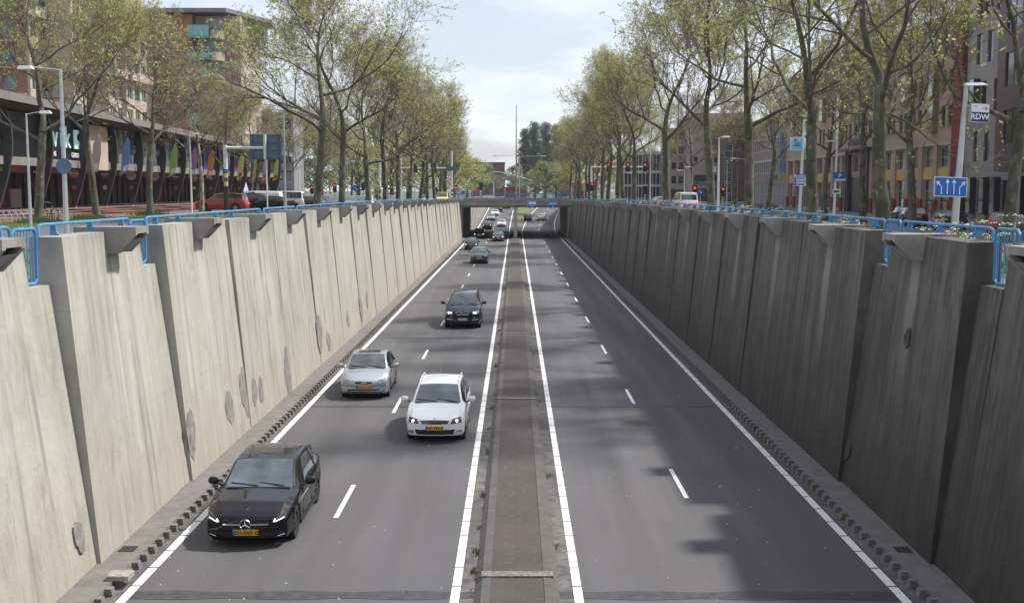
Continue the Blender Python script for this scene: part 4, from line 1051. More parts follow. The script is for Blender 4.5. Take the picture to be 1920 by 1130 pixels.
# background crowns: leafy masses of separate trees, each with trunk and crown
def bushy(name, seed, H, Rc, leafm, nclump=60, nleaf=70, shape='round', ls=.5, droop=0.0):
    rnd = random.Random(seed); tr = MB(); cr = MB(); cz = H * .62
    pts = [(0, 0, -.3), (rnd.uniform(-.2, .2), 0, H * .3), (rnd.uniform(-.5, .5), rnd.uniform(-.5, .5), H * .8)]; tr.tube(pts, [.45, .32, .08], 8, cap=False)
    for q in range(nclump):
        th = rnd.uniform(0, 6.28); t = rnd.random(); z = lerp(H * .22, H, t)
        rr_ = Rc * (math.sin(math.pi * min(1, max(0.03, (t * .9 + .1)))) ** .6 if shape == 'round' else (1 - t) ** .35 * .7 + .1) * math.sqrt(rnd.random()) * rnd.uniform(.8, 1.15)
        c = Vector((math.cos(th) * rr_, math.sin(th) * rr_, z)); tr.tube([(0, 0, z * .6), tuple(c.lerp(Vector((0, 0, z * .7)), .3)), tuple(c)], [.09, .06, .02], 4, cap=False)
        cs = Rc * rnd.uniform(.14, .30)
        for _ in range(nleaf):
            d = Vector((rnd.gauss(0, 1), rnd.gauss(0, 1), rnd.gauss(0, .8))).normalized() * cs * rnd.random() ** .4; p = c + d - Vector((0, 0, droop * rnd.random() * cs * 3))
            u = Vector((rnd.gauss(0, 1), rnd.gauss(0, 1), rnd.gauss(0, 1) - droop * 3)).normalized(); v = u.cross(Vector((rnd.gauss(0, 1), rnd.gauss(0, 1), rnd.gauss(0, 1)))).normalized(); s_ = ls * rnd.uniform(.5, 1.3); w_ = s_ * .35
            b = len(cr.v); cr.v += [tuple(p - v * w_), tuple(p + u * s_), tuple(p + v * w_), tuple(p - u * s_ * .5)]; cr.f.append((b, b + 1, b + 2, b + 3)); cr.mi.append(0)
    a = tr.build('t', M_bark, None); b = cr.build('c', leafm, None); r = a.data, b.data; bpy.data.objects.remove(a); bpy.data.objects.remove(b); return r
SRC['w'] = bushy('w', 5, 15, 5.5, M_leafw, 75, 60, ls=.30, droop=.5)
SRC['w2'] = bushy('w2', 6, 13, 6, M_leaf, 70, 55, ls=.28, droop=.2)
SRC['p'] = bushy('p', 8, 24, 4.4, M_leafd, 230, 40, shape='tall', ls=.34)
SRC['s'] = bushy('s', 9, 8, 4.2, M_leafw, 50, 60, ls=.3)
def btree(src, px, Y, label, sc=1.0, rz_=0, name='leafy_tree', group=None):
    x = at_Y(px, 357, Y)[0]; o = tree(src, x, Y, label, rz_, sc, group, 5.0); o.name = name; return o
for i, (px, Y, s_, sc) in enumerate([(560, 262, 'w', 1.25), (600, 245, 'w', 1.1), (640, 268, 'w', 1.3), (672, 240, 'w2', 1.1), (705, 262, 'w', 1.2), (735, 255, 'w2', 1.2), (765, 275, 'w', 1.1), (795, 262, 'w2', 1.1), (825, 285, 'w2', 1.1), (852, 270, 'w2', 1.0), (535, 300, 'w', 1.3), (875, 290, 'w2', .9)]):
    btree(s_, px, Y, '%s bright green tree from the left, behind the left row' % ORD[i], sc, i * 1.7, group='park trees behind the left row')
for i, (px, Y, s_, sc) in enumerate([(985, 440, 'p', 1.05), (1003, 430, 'p', 1.12), (1022, 445, 'p', 1.15), (1043, 435, 'p', 1.1), (1065, 450, 'p', 1.1)]):
    btree(s_, px, Y, '%s tall dark poplar from the left in the clump right of the mast' % ORD[i], sc, i * 2.1, 'poplar', 'tall dark poplars')
for i, (px, Y, s_, sc) in enumerate([(1003, 300, 's', .9), (1022, 285, 's', 1.1), (1043, 290, 'w2', .75), (1062, 300, 'w2', .8), (1085, 290, 'w2', .9), (1110, 300, 'w2', .9), (1140, 300, 'w2', 1.0), (1175, 300, 'w2', 1.0), (890, 330, 's', 1.3), (912, 340, 's', 1.2), (962, 420, 's', 1.3), (1215, 300, 'w2', 1.1)]):
    btree(s_, px, Y, '%s bushy light green tree beyond the junction' % ORD[i], sc, i * 1.1, group='bushy trees beyond the junction')
# ================================================================== railings
def zrail(y, s): return wtop(y) + .20 - (.06 if s > 0 else 0)
XR = 8.86
def railing(s, y0, y1, label, low0=False, low1=False, post=1.9):
    t = Thing('railing', label, 'railing', (s * XR, y0, 5.5), group='blue railings on the %s wall' % ('left' if s < 0 else 'right'))
    def X(y): return s * XR
    mb = MB(); lo0 = 5.46 if low0 else wtop(y0) - .02; lo1 = 5.46 if low1 else wtop(y1) - .02
    pts = [(s * (XR - .04), y0, lo0), (s * (XR - .02), y0, zrail(y0, s) - .16), (s * XR, y0 + .05, zrail(y0, s) - .04), (s * XR, y0 + .18, zrail(y0, s))]
    k = max(2, int((y1 - y0) / 4))
    for i in range(1, k): y = lerp(y0, y1, i / k); pts.append((s * XR, y, zrail(y, s)))
    pts += [(s * XR, y1 - .18, zrail(y1, s)), (s * XR, y1 - .05, zrail(y1, s) - .04), (s * XR, y1, zrail(y1, s) - .16), (s * XR, y1, lo1)]
    mb.tube(pts, .031, 8); mb.build('handrail', M_blue, t, smooth=True)
    y = y0 + .75
    while y < y1 - .3:
        mb = MB(); zt = zrail(y, s); zb = wtop(y) - .04
        mb.prism([(s * a, b) for a, b in [(XR + .05, zt - .02), (XR - .05, zt - .02), (XR - .06, zb + .10), (XR - .13, zb + .02), (XR - .13, zb), (XR + .07, zb)]], .05, 'y', y - .025)
        mb.prism([(s * a, b) for a, b in [(XR + .09, zb), (XR - .15, zb), (XR - .15, zb + .02), (XR + .09, zb + .02)]], .16, 'y', y - .08)
        mb.build('bracket', M_blue, t); y += post
def gate(s, y0, y1, label, x1=None):
    t = Thing('barred_panel', label, 'railing', (s * XR, y0, 5.5), group='blue barred panels in the steps of the walls')
    mb = MB(); z0, z1 = 5.50, 6.50; xa, xb = s * (XR + .06), s * (XR - .05) 
    def p(t_, z): return (lerp(xa, xb, t_), lerp(y0, y1, t_), z)
    c = .08; mb.tube([p(c / (y1 - y0), z0), p(0, z0 + c), p(0, z1 - c), p(c / (y1 - y0), z1), p(1 - c / (y1 - y0), z1), p(1, z1 - c), p(1, z0 + c), p(1 - c / (y1 - y0), z0), p(c / (y1 - y0), z0)], .032, 8)
    mb.build('frame', M_blue, t, smooth=True); mb = MB()
    for i in range(1, 8): mb.tube([p(i / 8, z0), p(i / 8, z1)], .011, 5)
    mb.build('bars', M_blue, t)
for s, side in ((-1, 'left'), (1, 'right')):
    seg = [(9.0, 13.9, 0, 0), (15.1, 20.1, 1, 0), (21.25, 26.35, 1, 0), (27.5, 40.0, 1, 0), (40.4, 46.2, 0, 0), (46.6, 59, 0, 0), (59.4, 78.5, 0, 0), (78.9, 97, 0, 0), (97.4, 116, 0, 0), (116.4, 135, 0, 0), (135.4, 153, 0, 0), (153.4, 171, 0, 0)]
    for i, (a, b, l0, l1) in enumerate(seg):
        railing(s, a, b, '%s blue tubular railing from the camera on top of the %s wall' % (ORD[i], side), l0, l1, 1.9 if a < 50 else 3.2)
    for i, (a, b) in enumerate(((14.15, 14.95), (20.3, 21.05), (26.55, 27.3))):
        gate(s, a, b, '%s blue barred panel from the camera in the step of the %s wall' % (ORD[i], side))
# bridge railing
t = Thing('bridge_railing', 'blue barred railing along the edge of the bridge', 'railing', (0, B0 + .2, 5.8)); mb = MB()
for z in (5.86, 6.72): mb.tube([(-8.6, B0 + .2, z), (9.0, B0 + .2, z)], .045, 6)
mb.build('handrail', M_blue, t); mb = MB()
for i in range(118): x = -8.6 + i * .149; mb.cbox(x, B0 + .2, 6.29, .03 if i % 12 else .09, .03, .86)
mb.build('bars', M_blue, t)
mb = MB()
for i in range(9): mb.cbox(-8.5 + i * 2.1, B0 + .3, 6.2, .08, .05, .9)
mb.build('rail_post', M_blue, t)
t2 = Thing('bridge_railing', 'blue railing on the far edge of the bridge', 'railing', (0, B1 - .2, 5.8)); mb = MB()
for z in (5.86, 6.6): mb.tube([(-8.6, B1 - .2, z), (9.0, B1 - .2, z)], .045, 6)
for i in range(60): mb.cbox(-8.6 + i * .3, B1 - .2, 6.22, .04, .04, .8)
mb.build('handrail', M_blue, t2)

# ================================================================== lamps, masts, signs
M_galv = mat('galvanised_steel', (.46, .47, .48), .45, .45, noise=(3, .15))
M_white = mat('white_paint', (.70, .70, .68), .5, noise=(3, .08))
M_lampglass = mat('lamp_glass', (.55, .55, .50), .2)
M_signblue = mat('sign_blue', (.010, .115, .50), .4)
M_signwhite = mat('sign_white', (.74, .75, .76), .45)
M_signback = mat('sign_back', (.12, .17, .23), .55, .2, noise=(1.5, .15))
M_yellow = mat('sign_yellow', (.75, .50, .02), .5)
M_redon = mat('red_signal', (.6, .02, .02), .4, emit=(1, .04, .03), estr=1.6)
M_ref = mat('red_paint', (.42, .02, .02), .5)
M_rust = mat('rusty_mast', (.30, .22, .13), .7, noise=(2, .3))
M_pblack = mat('post_black', (.02, .02, .02), .5)
def cyl_tag(mb, *a): return mb.build(*a)
def lamp(px, ytop, X, arm, label, r=.09, Y=None, z0=None, lum=1.0, two=False, m=None, lean=0.0, armlen=None, head=True):
    """lamp standing at (X, Y); its top is as high as pixel row ytop says at that distance"""
    Y = Y or at_X(px, 357, X)[0]; zt = at_Y(px, ytop, Y)[1]; z0 = z0 if z0 is not None else gxz(X, Y)
    t = Thing('street_lamp', label, 'street lamp', (X, Y, z0)); m = m or M_galv
    mb = MB(); x1 = X + lean; mb.tube([(X, Y, z0), (X, Y, z0 + 1.0), (lerp(X, x1, .5), Y, lerp(z0, zt, .5)), (x1, Y, zt)], [r * 1.25, r * 1.2, r, r * .7], 10)
    p = mb.build('pole', m, t, smooth=True)
    for a in ((arm, -arm) if two else (arm,)):
        L = (armlen or 1.3) * (1 if a > 0 else -1) * abs(a); mb = MB(); mb.tube([(x1, Y, zt - .04), (x1 + L, Y, zt + .08)], r * .42, 6); mb.build('arm', m, t)
        if head:
            mb = MB(); hx = x1 + L; sgn = 1 if L > 0 else -1; hl_ = .75 * lum
            mb.hexa([(min(hx, hx + sgn * hl_), Y - .13, zt + .0), (max(hx, hx + sgn * hl_), Y - .13, zt + .0), (max(hx, hx + sgn * hl_), Y + .13, zt + .0), (min(hx, hx + sgn * hl_), Y + .13, zt + .0),
                     (min(hx, hx + sgn * hl_) + .04, Y - .09, zt + .13), (max(hx, hx + sgn * hl_) - .1, Y - .09, zt + .13), (max(hx, hx + sgn * hl_) - .1, Y + .09, zt + .13), (min(hx, hx + sgn * hl_) + .04, Y + .09, zt + .13)])
            l = mb.build('lamp_head', M_signwhite, t); mb = MB(); mb.cbox(hx + sgn * hl_ / 2, Y, zt - .015, hl_ * .7, .18, .03); mb.build('lens', M_lampglass, l)
    return t, x1, Y, zt
def gxz(X, Y):
    if X > 14: return gR(X, Y)
    return street_z(Y) - .05
t1, *_ = lamp(118, 130, -17.8, -1, 'tall grey street lamp at far left with a round blue rimmed sign on it', r=.085, Y=45.5, armlen=1.05, lum=.8)
mb = MB(); mb.disc((-17.75, 45.35, 8.15), .30, 'y', 32, th=.02); o = mb.build('round_sign', M_signback, t1); mb = MB(); mb.tube([(-17.75 + .30 * math.cos(a * .19635), 45.35, 8.15 + .30 * math.sin(a * .19635)) for a in range(33)], .016, 6, cap=False); mb.build('sign_rim', M_signblue, o)
lamp(55, 213, -22.8, 1, 'thin grey street lamp beside the leftmost tree trunk, arm to the right', r=.06, Y=54, armlen=.65, lum=.7)
lamp(361, 252, -27.3, 1, 'slim white street lamp left of the red SUV', r=.07, Y=97, armlen=.25, lum=.7, m=M_white)
lamp(536, 210, -17.2, -1, 'tall grey street lamp right of the big sign back', r=.09, Y=86, armlen=.4, lum=.6)
lamp(645, 205, -14.0, -1, 'tall grey street lamp just right of the second tree of the left row', r=.10, Y=94, armlen=.1, lum=.3, head=False)
for i, (px, yt, X, Y, arm, al, lab) in enumerate([
    (560, 299, -30, 160, -1, .2, 'white street lamp in front of the green trees left of the big left tree'), (649, 303, -24, 165, 1, .6, 'street lamp with arm to the right behind the second left tree'),
    (702, 318, -19, 155, 1, .8, 'street lamp with short double arms left of the banded white mast'), (757, 288, -17, 172, -1, .9, 'street lamp with arm to the left behind the fifth left tree'),
    (750, 329, -21, 210, 1, .7, 'small distant street lamp between the fourth and fifth left trees'), (776, 340, -20, 230, 1, .7, 'small distant street lamp left of the seventh left tree'), (856, 322, -12, 215, -1, .9, 'distant street lamp with arm to the left near the no entry sign'),
    (898, 346, -9, 240, -1, .9, 'small distant street lamp at the left end of the bridge'), (1146, 300, 14.5, 176, 1, .6, 'street lamp behind the yellow diamond sign'), (1216, 275, 18.5, 158, 1, 1.6, 'street lamp with long arm to the right above the silver parked car'),
    (1236, 295, 25, 190, -1, .4, 'white street lamp in front of the white banded office'), (1195, 325, 21, 200, -1, .8, 'grey street lamp near the right hand gantry'), (1345, 258, 15.5, 88, 1, .25, 'street lamp beside the thick trunk at the right junction'),
    (1362, 302, 29, 158, 1, .1, 'slim white street lamp before the medical centre'), (1396, 298, 27, 135, -1, 1.2, 'street lamp with arm to the left before the glass strip of the offices'), (1282, 320, 22, 150, -1, .4, 'thick white post with short arm behind the white van'),
    (1101, 335, 15, 250, 1, .7, 'far street lamp behind the right hand trees'), (1305, 314, 20, 130, -1, .3, 'thin street lamp between the van and the thick trunk')]):
    lamp(px, yt, X, arm, lab, r=.07 if Y > 120 else .08, Y=Y, armlen=al, lum=.8, m=M_white if i % 3 == 0 else M_galv)

def bands(mb, x, y, z0, z1, r, n):
    for i in range(n): mb.cyl((x, y, lerp(z0, z1, i / n)), (x, y, lerp(z0, z1, (i + 1) / n)), r, 12, m=i % 2)
# gantry with the sign seen from behind, left
YG_ = 84.0; xg = at_Y(424, 357, YG_)[0]; g0 = street_z(84) - .05
t = Thing('sign_gantry', 'white gantry pole with blue and yellow bands carrying a large sign seen from behind', 'sign gantry', (xg, YG_, g0))
zt = at_Y(424, 272, YG_)[1]; mb = MB(); mb.cyl((xg, YG_, g0), (xg, YG_, g0 + 2.1), .165, 16, 1); mb.cyl((xg, YG_, g0 + 2.1), (xg, YG_, zt), .15, 16, 0); mb.build('pole', [M_white, M_pblack], t, smooth=True)
mb = MB(); bands(mb, xg, YG_, g0 + 1.9, g0 + 3.4, .158, 5); mb.build('colour_bands', [M_signblue, M_yellow], t)
x2 = at_Y(497, 276, YG_)[0]; mb = MB(); mb.cyl((xg, YG_, zt - .2), (x2, YG_, zt - .2), .11, 12); mb.build('arm', M_white, t, smooth=True)
mb = MB(); mb.cyl((x2, YG_ - .05, at_Y(497, 299, YG_)[1]), (x2, YG_ - .05, at_Y(497, 252, YG_)[1]), .11, 12); mb.cyl((x2 + .1, YG_ - .02, g0), (x2 + .06, YG_ - .02, at_Y(497, 299, YG_)[1]), .05, 10); mb.build('hanger', M_white, t)
a, za = at_Y(469, 299, YG_ + .15); b, zb = at_Y(528, 252, YG_ + .15); mb = MB(); mb.box(a, YG_ + .12, za, b, YG_ + .16, zb); pnl = mb.build('sign_back', M_signback, t)
mb = MB()
for q in (.05, .35, .65, .95): mb.box(a, YG_ + .07, lerp(za, zb, q) - .03, b, YG_ + .118, lerp(za, zb, q) + .03)
for q in (.1, .9): mb.box(lerp(a, b, q) - .03, YG_ + .03, za, lerp(a, b, q) + .03, YG_ + .069, zb)
mb.build('stiffener', mat('steel_dark_blue', (.07, .10, .15), .5), pnl)

# traffic lights and gantries at the junction
def tlight(x, y, z, label=None, parent=None, red=True, s=1.0, facing=-1, back=False):
    own = parent is None
    t = parent
    mb = MB(); mb.cbox(x, y, z, .34 * s, .22, .98 * s); mb.cbox(x, y + .12, z, .50 * s, .02, 1.14 * s); h = mb.build('signal_head', M_pblack, t)
    if red and not back: mb = MB(); mb.disc((x, y - .12, z + .30 * s), .12 * s, 'y', 16, th=.03); mb.build('red_light', M_redon, h)
    for q in ((0, -.30) if red else (.3, 0, -.3)):
        if back: break
        mb = MB(); mb.disc((x, y - .115, z + q * s), .11 * s, 'y', 12, th=.02); mb.build('dark_lens', M_dark, h)
    return h
def gantry(px_post, px_end, ybar, lights, Y, label, g, panel=None, back=False):
    xp, zb = at_Y(px_post, ybar, Y); xe = at_Y(px_end, ybar, Y)[0]
    t = Thing('signal_gantry', label, 'traffic light gantry', (xp, Y, g)); mb = MB(); mb.cyl((xp, Y, g), (xp, Y, zb + (.1 if not panel else 2.6)), .14, 12); mb.build('pole', M_white, t, smooth=True)
    mb = MB(); bands(mb, xp, Y, g + .2, g + 2.2, .148, 7); mb.build('colour_bands', [M_pblack, M_signwhite], t)
    mb = MB(); mb.cyl((xp, Y, zb), (xe, Y, zb), .09, 10); mb.build('arm', M_white, t, smooth=True)
    for l in lights: tlight(at_Y(l, ybar, Y)[0], Y - .25, zb - .05, None, t, True, 1.15, back=back)
    if panel: a, za = at_Y(panel[0], panel[2], Y); b, zb2 = at_Y(panel[1], panel[3], Y); mb = MB(); mb.box(a, Y - .2, za, b, Y - .15, zb2); mb.build('sign_back', M_signback, t)
gantry(847, 748, 315, [779, 814], 176, 'left junction gantry, white arm reaching left with dark signal heads', 5.1, (837, 861, 320, 312), back=True)
gantry(1109, 1211, 313, [1141, 1177, 1209], 170, 'right junction gantry, white arm reaching right with three red signals', 5.1)
mb_ = Thing('mast', 'white mast beside the right hand gantry pole', 'mast', (at_Y(1127, 357, 172)[0], 172, 5.1)); mb = MB(); x = at_Y(1127, 357, 172)[0]; mb.cyl((x, 172, 5.1), (x, 172, 11.2), .09, 10); mb.build('pole', M_white, mb_)
def signal_post(px, yred, Y, label, g=5.15, red=True, back=False):
    x, z = at_Y(px, yred, Y); t = Thing('traffic_light', label, 'traffic light', (x, Y, g)); z -= .33
    mb = MB(); mb.cyl((x, Y, g), (x, Y, z + .4), .055, 10); mb.build('pole', M_galv, t); mb = MB(); bands(mb, x, Y, g + .2, z - .5, .075, 9); mb.build('colour_bands', [M_pblack, M_signwhite], t)
    tlight(x, Y - .2, z, None, t, red, 1.0, back=back)
for px, yr, Y, lab, red, back in [(1110, 345, 165, 'traffic light showing red on a banded post left of the right gantry mast', 1, 0), (1302, 352, 125, 'traffic light showing red just right of the white van', 1, 0), (1355, 354, 140, 'traffic light showing red beside the thick right trunk', 1, 0), (628, 347, 150, 'red lit traffic light left of the second left tree', 1, 0), (585, 351, 160, 'red lit traffic light partly behind the big left tree', 1, 0),
    (681, 345, 160, 'dark traffic light above a banded post between left trees', 0, 1), (902, 345, 178, 'dark traffic light on a banded post at the bridge railing', 0, 1), (1262, 358, 150, 'small dark traffic light left of the white van', 0, 1), (1101, 348, 168, 'dark traffic light beside the red one near the right gantry', 0, 1), (818, 355, 180, 'dark traffic light low among the left trees near the yellow box', 0, 1), (1209, 352, 160, 'dark traffic light on a banded post at the right gantry end', 0, 1)]:
    signal_post(px, yr, Y, lab, red=bool(red), back=bool(back))
# yellow diamond priority sign
x, z = at_Y(1146, 334, 166); t = Thing('priority_sign', 'yellow and white diamond priority road sign on a grey pole', 'road sign', (x, 166, 5.1)); mb = MB(); mb.cyl((x, 166, 5.1), (x, 166, z + .3), .04, 8); mb.build('pole', M_galv, t)
for q, m, r, d in ((0, M_signwhite, .42, 0), (1, M_yellow, .30, -.012)): mb = MB(); mb.prism([(x - r, z), (x, z - r), (x + r, z), (x, z + r)], .02, 'y', 165.93 + d); mb.build('sign_plate' if not q else 'yellow_field', m, t)
# no entry sign, blue bollard signs
def roundsign(px, py, Y, r, m, label, g=5.1, bar=False):
    x, z = at_Y(px, py, Y); t = Thing('round_road_sign', label, 'road sign', (x, Y, g)); mb = MB(); mb.cyl((x, Y, g), (x, Y, z), .04, 8); mb.build('pole', M_galv, t); mb = MB(); mb.disc((x, Y - .06, z), r, 'y', 24); p = mb.build('sign_plate', m, t)
    mb = MB()
    if bar: mb.cbox(x, Y - .075, z, r * 1.4, .012, r * .35)
    else:
        mb.tube([(x - r * .35, Y - .08, z + r * .35), (x + r * .35, Y - .08, z - r * .35)], r * .08, 5); mb.tube([(x + r * .4, Y - .08, z + .0), (x + r * .38, Y - .08, z - r * .38), (x, Y - .08, z - r * .4)], r * .07, 5)
    mb.build('white_mark', M_signwhite, p)
roundsign(855, 352, 178, .42, M_ref, 'red no entry sign with white bar at the left end of the bridge', bar=True)
roundsign(1313, 360, 128, .36, M_signblue, 'round blue keep right sign right of the white van')
roundsign(667, 353, 150, .42, M_signblue, 'round blue keep right sign between the second and third left trees')
def panel_sign(x0, y0, x1, y1, Y, label, post_px=None, g=5.1, lines=3, m=None, name='direction_sign', white_top=False, cols=1):
    a, za = at_Y(x0, y1, Y); b, zb = at_Y(x1, y0, Y); xm = at_Y(post_px, 357, Y)[0] if post_px else (a + b) / 2
    t = Thing(name, label, 'road sign', (xm, Y, g)); m = m or M_signblue
    if g is not None and post_px: mb = MB(); mb.cyl((xm, Y, g), (xm, Y, zb), .06, 8); mb.build('pole', M_galv, t)
    mb = MB(); mb.box(a, Y - .10, za, b, Y - .06, zb); p = mb.build('sign_plate', m, t); w = b - a; h = zb - za
    if lines:
        mb = MB()
        for i in range(lines):
            z0 = zb - h * (i + .55) / (lines + .1); rnd_ = random.Random(i + int(x0)); mb.box(a + w * .08, Y - .112, z0 - h * .20 / lines, a + w * rnd_.uniform(.6, .92), Y - .101, z0 + h * .20 / lines)
        mb.build('lettering', M_signwhite if m is not M_signwhite else M_signblue, p)
    return t, a, za, b, zb
panel_sign(855, 358, 871, 366, 180, 'small blue direction sign behind the no entry sign', 868)
panel_sign(1098, 356, 1106, 366, 220, 'small square blue sign before the red kiosk', 1102, lines=1)
# signs hung on the bridge beam, over the right carriageway
for x0, x1, lab in ((989, 1006.5, 'blue overhead sign with white panel and arrow on the bridge beam, left of two'), (1027, 1045.5, 'blue overhead sign with arrow on the bridge beam, right of two')):
    a, za = at_Y(x0, 390, B0 - .3); b, zb = at_Y(x1, 376, B0 - .3); t = Thing('overhead_sign', lab, 'road sign', ((a + b) / 2, B0 - .3, za)); w, h = b - a, zb - za
    mb = MB(); mb.box(a, B0 - .34, za, b, B0 - .28, zb); p = mb.build('sign_plate', M_signblue, t); mb = MB(); mb.box(a + .1, B0 - .28, zb - .2, a + .2, B0, zb - .1); mb.box(b - .2, B0 - .28, zb - .2, b - .1, B0, zb - .1); mb.build('mount', M_galv, t)
    mb = MB(); yy = B0 - .352; k = 0
    mb.box(a + w * .10, yy, za + h * .46, b - w * .08, yy + .01, za + h * (.88 if x0 < 1000 else .62))
    if x0 > 1000: mb.box(a + w * .1, yy, za + h * .72, b - w * .1, yy + .01, za + h * .80)
    mb.cbox((a + b) / 2, yy + .005, za + h * .26, .05, .01, h * .24); mb.prism([((a + b) / 2 - .12, za + h * .16), ((a + b) / 2, za + h * .04), ((a + b) / 2 + .12, za + h * .16)], .01, 'y', yy)
    if x0 < 1000: mb.cbox(a + w * .28, yy + .005, za + h * .32, .14, .01, .12); mb.cbox(b - w * .28, yy + .005, za + h * .32, .14, .01, .12)
    for q in ((a, za, b, za + .03), (a, zb - .03, b, zb), (a, za + .03, a + .03, zb - .03), (b - .03, za + .03, b, zb - .03)): mb.box(q[0], yy, q[1], q[2], yy + .01, q[3])
    mb.build('lettering', M_signwhite, p)
# tall slim mast on the bridge and the lamp mast with two arms behind it
x, z = at_Y(968, 198, B0 + .9); t = Thing('mast', 'very tall slim rust coloured mast standing on the bridge', 'mast', (x, B0 + .9, 5.2)); mb = MB(); mb.tube([(x, B0 + .9, 5.2), (x, B0 + .9, z)], [.15, .05], 8); mb.build('pole', M_rust, t)
t, *_ = lamp(974, 293, at_Y(974, 357, 215)[0], 1, 'double armed street lamp just right of the tall mast', Y=215, two=True, armlen=4.0, z0=5.1, lum=1.4)
x = at_Y(925.5, 357, 176)[0]; t = Thing('mast', 'white post with small sign back standing at the bridge railing', 'mast', (x, 176, 5.2)); mb = MB(); mb.cyl((x, 176, 5.2), (x, 176, at_Y(925, 343, 176)[1]), .08, 8); mb.build('pole', M_white, t); a, za = at_Y(916, 355, 176); mb = MB(); mb.box(a, 176.1, za, x + .2, 176.14, za + .95); mb.build('sign_back', M_signback, t)
# banded mast with arms, left
x = at_Y(712, 357, 118)[0]; t = Thing('mast', 'thick white mast with small arms between the fourth and fifth left trees', 'mast', (x, 118, 5.2)); zt = at_Y(712, 304, 118)[1]; mb = MB(); mb.cyl((x, 118, 5.2), (x, 118, zt), .13, 10); mb.build('pole', M_white, t)
mb = MB(); bands(mb, x, 118, 6.3, 7.6, .14, 4); mb.build('colour_bands', [M_signblue, M_yellow], t); mb = MB(); mb.tube([(x - .5, 118, zt - .1), (x + .6, 118, zt + .1)], .04, 5); mb.tube([(x - .9, 118, zt - .7), (x + .4, 118, zt - .7)], .04, 5); mb.build('arm', M_white, t)

# ---- RDW / lane arrow post on the right
YP = 38.0; xb, _ = at_Y(1789, 357, YP); x0 = at_Y(1789, 432, YP)[0]; x1, z1 = at_Y(1812, 160, YP)
t = Thing('sign_post', 'leaning grey lamp post carrying the RDW sign and the blue lane arrow sign', 'street lamp', (x0, YP, 5.3))
def PX(z): return lerp(x0, x1, (z - 5.9) / (z1 - 5.9))
mb = MB(); mb.tube([(PX(5.3), YP, 5.3), (PX(7.5), YP, 7.5), (x1, YP, z1)], [.125, .11, .07], 14); mb.build('pole', M_galv, t, smooth=True)
mb = MB(); mb.hexa([(x1 - .06, YP - .14, z1 - .02), (x1 + .66, YP - .14, z1 + .0), (x1 + .66, YP + .14, z1 + .0), (x1 - .06, YP + .14, z1 - .02), (x1 - .04, YP - .10, z1 + .07), (x1 + .5, YP - .10, z1 + .08), (x1 + .5, YP + .10, z1 + .08), (x1 - .04, YP + .10, z1 + .07)]); l_ = mb.build('lamp_head', M_signwhite, t)
a, za = at_Y(1817, 229, YP); b, zb = at_Y(1853, 194, YP); yq = YP - .02
def tilt(mb, k=.05):
    mb.v = [(x, y, z - (x - a) * k) for x, y, z in mb.v]
mb = MB(); mb.box(a, yq - .09, za, b, yq + .09, zb); tilt(mb); p = mb.build('advertising_box', M_galv, t)
mb = MB(); mb.box(a + .02, yq - .094, lerp(za, zb, .54), b - .02, yq - .088, zb - .02); tilt(mb); mb.build('white_field', M_signwhite, p)
M_rdw = mat('deep_violet_blue', (.022, .015, .13), .4); mb = MB(); mb.box(a + .02, yq - .094, za + .02, b - .02, yq - .088, lerp(za, zb, .54)); tilt(mb); mb.build('blue_field', M_rdw, p)
o = text_obj('lettering', 'RDW', .25, M_signwhite, p, ((a + b) / 2 - x0, yq - .096 - YP, lerp(za, zb, .29) - 5.3 - .02), (1, 0, -.05), (0, 0, 1), .002, .006, 1.0)
M_redarrow = mat('arrow_red', (.60, .02, .06), .5); mb = MB(); zc = lerp(za, zb, .76); mb.box(b - .24, yq - .097, zc - .012, b - .07, yq - .093, zc + .012)
mb.prism([(b - .12, zc + .07), (b - .05, zc), (b - .12, zc - .07), (b - .145, zc - .05), (b - .095, zc), (b - .145, zc + .05)], .004, 'y', yq - .097); mb.box(a + .08, yq - .097, zc + .04, a + .2, yq - .093, zc + .06); tilt(mb); mb.build('red_arrow', M_redarrow, p)
mb = MB(); mb.tube([(PX(za + .1), YP, za + .1), (a, YP, za + .1)], .02, 6); mb.tube([(PX(zb - .1), YP, zb - .1), (a, YP, zb - .1)], .02, 6); mb.build('clamp', M_galv, t)
a, za = at_Y(1751, 368, YP - .2); b, zb = at_Y(1814, 331, YP - .2); yq = YP - .2
mb = MB(); mb.box(a, yq, za, b, yq + .03, zb); tilt(mb, .03); p = mb.build('lane_sign', M_signwhite, t); mb = MB(); mb.box(a + .025, yq - .006, za + .025, b - .025, yq - .001, zb - .025); tilt(mb, .03); mb.build('blue_field', M_signblue, p)
mb = MB(); w, h = b - a, zb - za; y_ = yq - .012
def arrow(pts, wd=.030):
    for (u0, v0), (u1, v1) in zip(pts[:-1], pts[1:]):
        d = Vector((u1 - u0, v1 - v0)).normalized(); n_ = Vector((-d.y, d.x)) * wd / 2; mb.prism([(u0 + n_.x, v0 + n_.y), (u0 - n_.x, v0 - n_.y), (u1 - n_.x, v1 - n_.y), (u1 + n_.x, v1 + n_.y)], .004, 'y', y_)
    d = (Vector(pts[-1]) - Vector(pts[-2])).normalized(); n_ = Vector((-d.y, d.x)); e = Vector(pts[-1]); q = [e + d * .10, e + n_ * .075 - d * .02, e - n_ * .075 - d * .02]; mb.prism([(v.x, v.y) for v in q][::-1], .004, 'y', y_ - .001)
arrow([(a + w * .22, za + h * .12), (a + w * .22, za + h * .50), (a + w * .12, za + h * .68)]); arrow([(a + w * .40, za + h * .12), (a + w * .40, za + h * .74)]); arrow([(a + w * .60, za + h * .12), (a + w * .60, za + h * .74)]); arrow([(a + w * .77, za + h * .12), (a + w * .77, za + h * .48), (a + w * .88, za + h * .68)])
tilt(mb, .03); mb.build('white_arrow', M_signwhite, p)
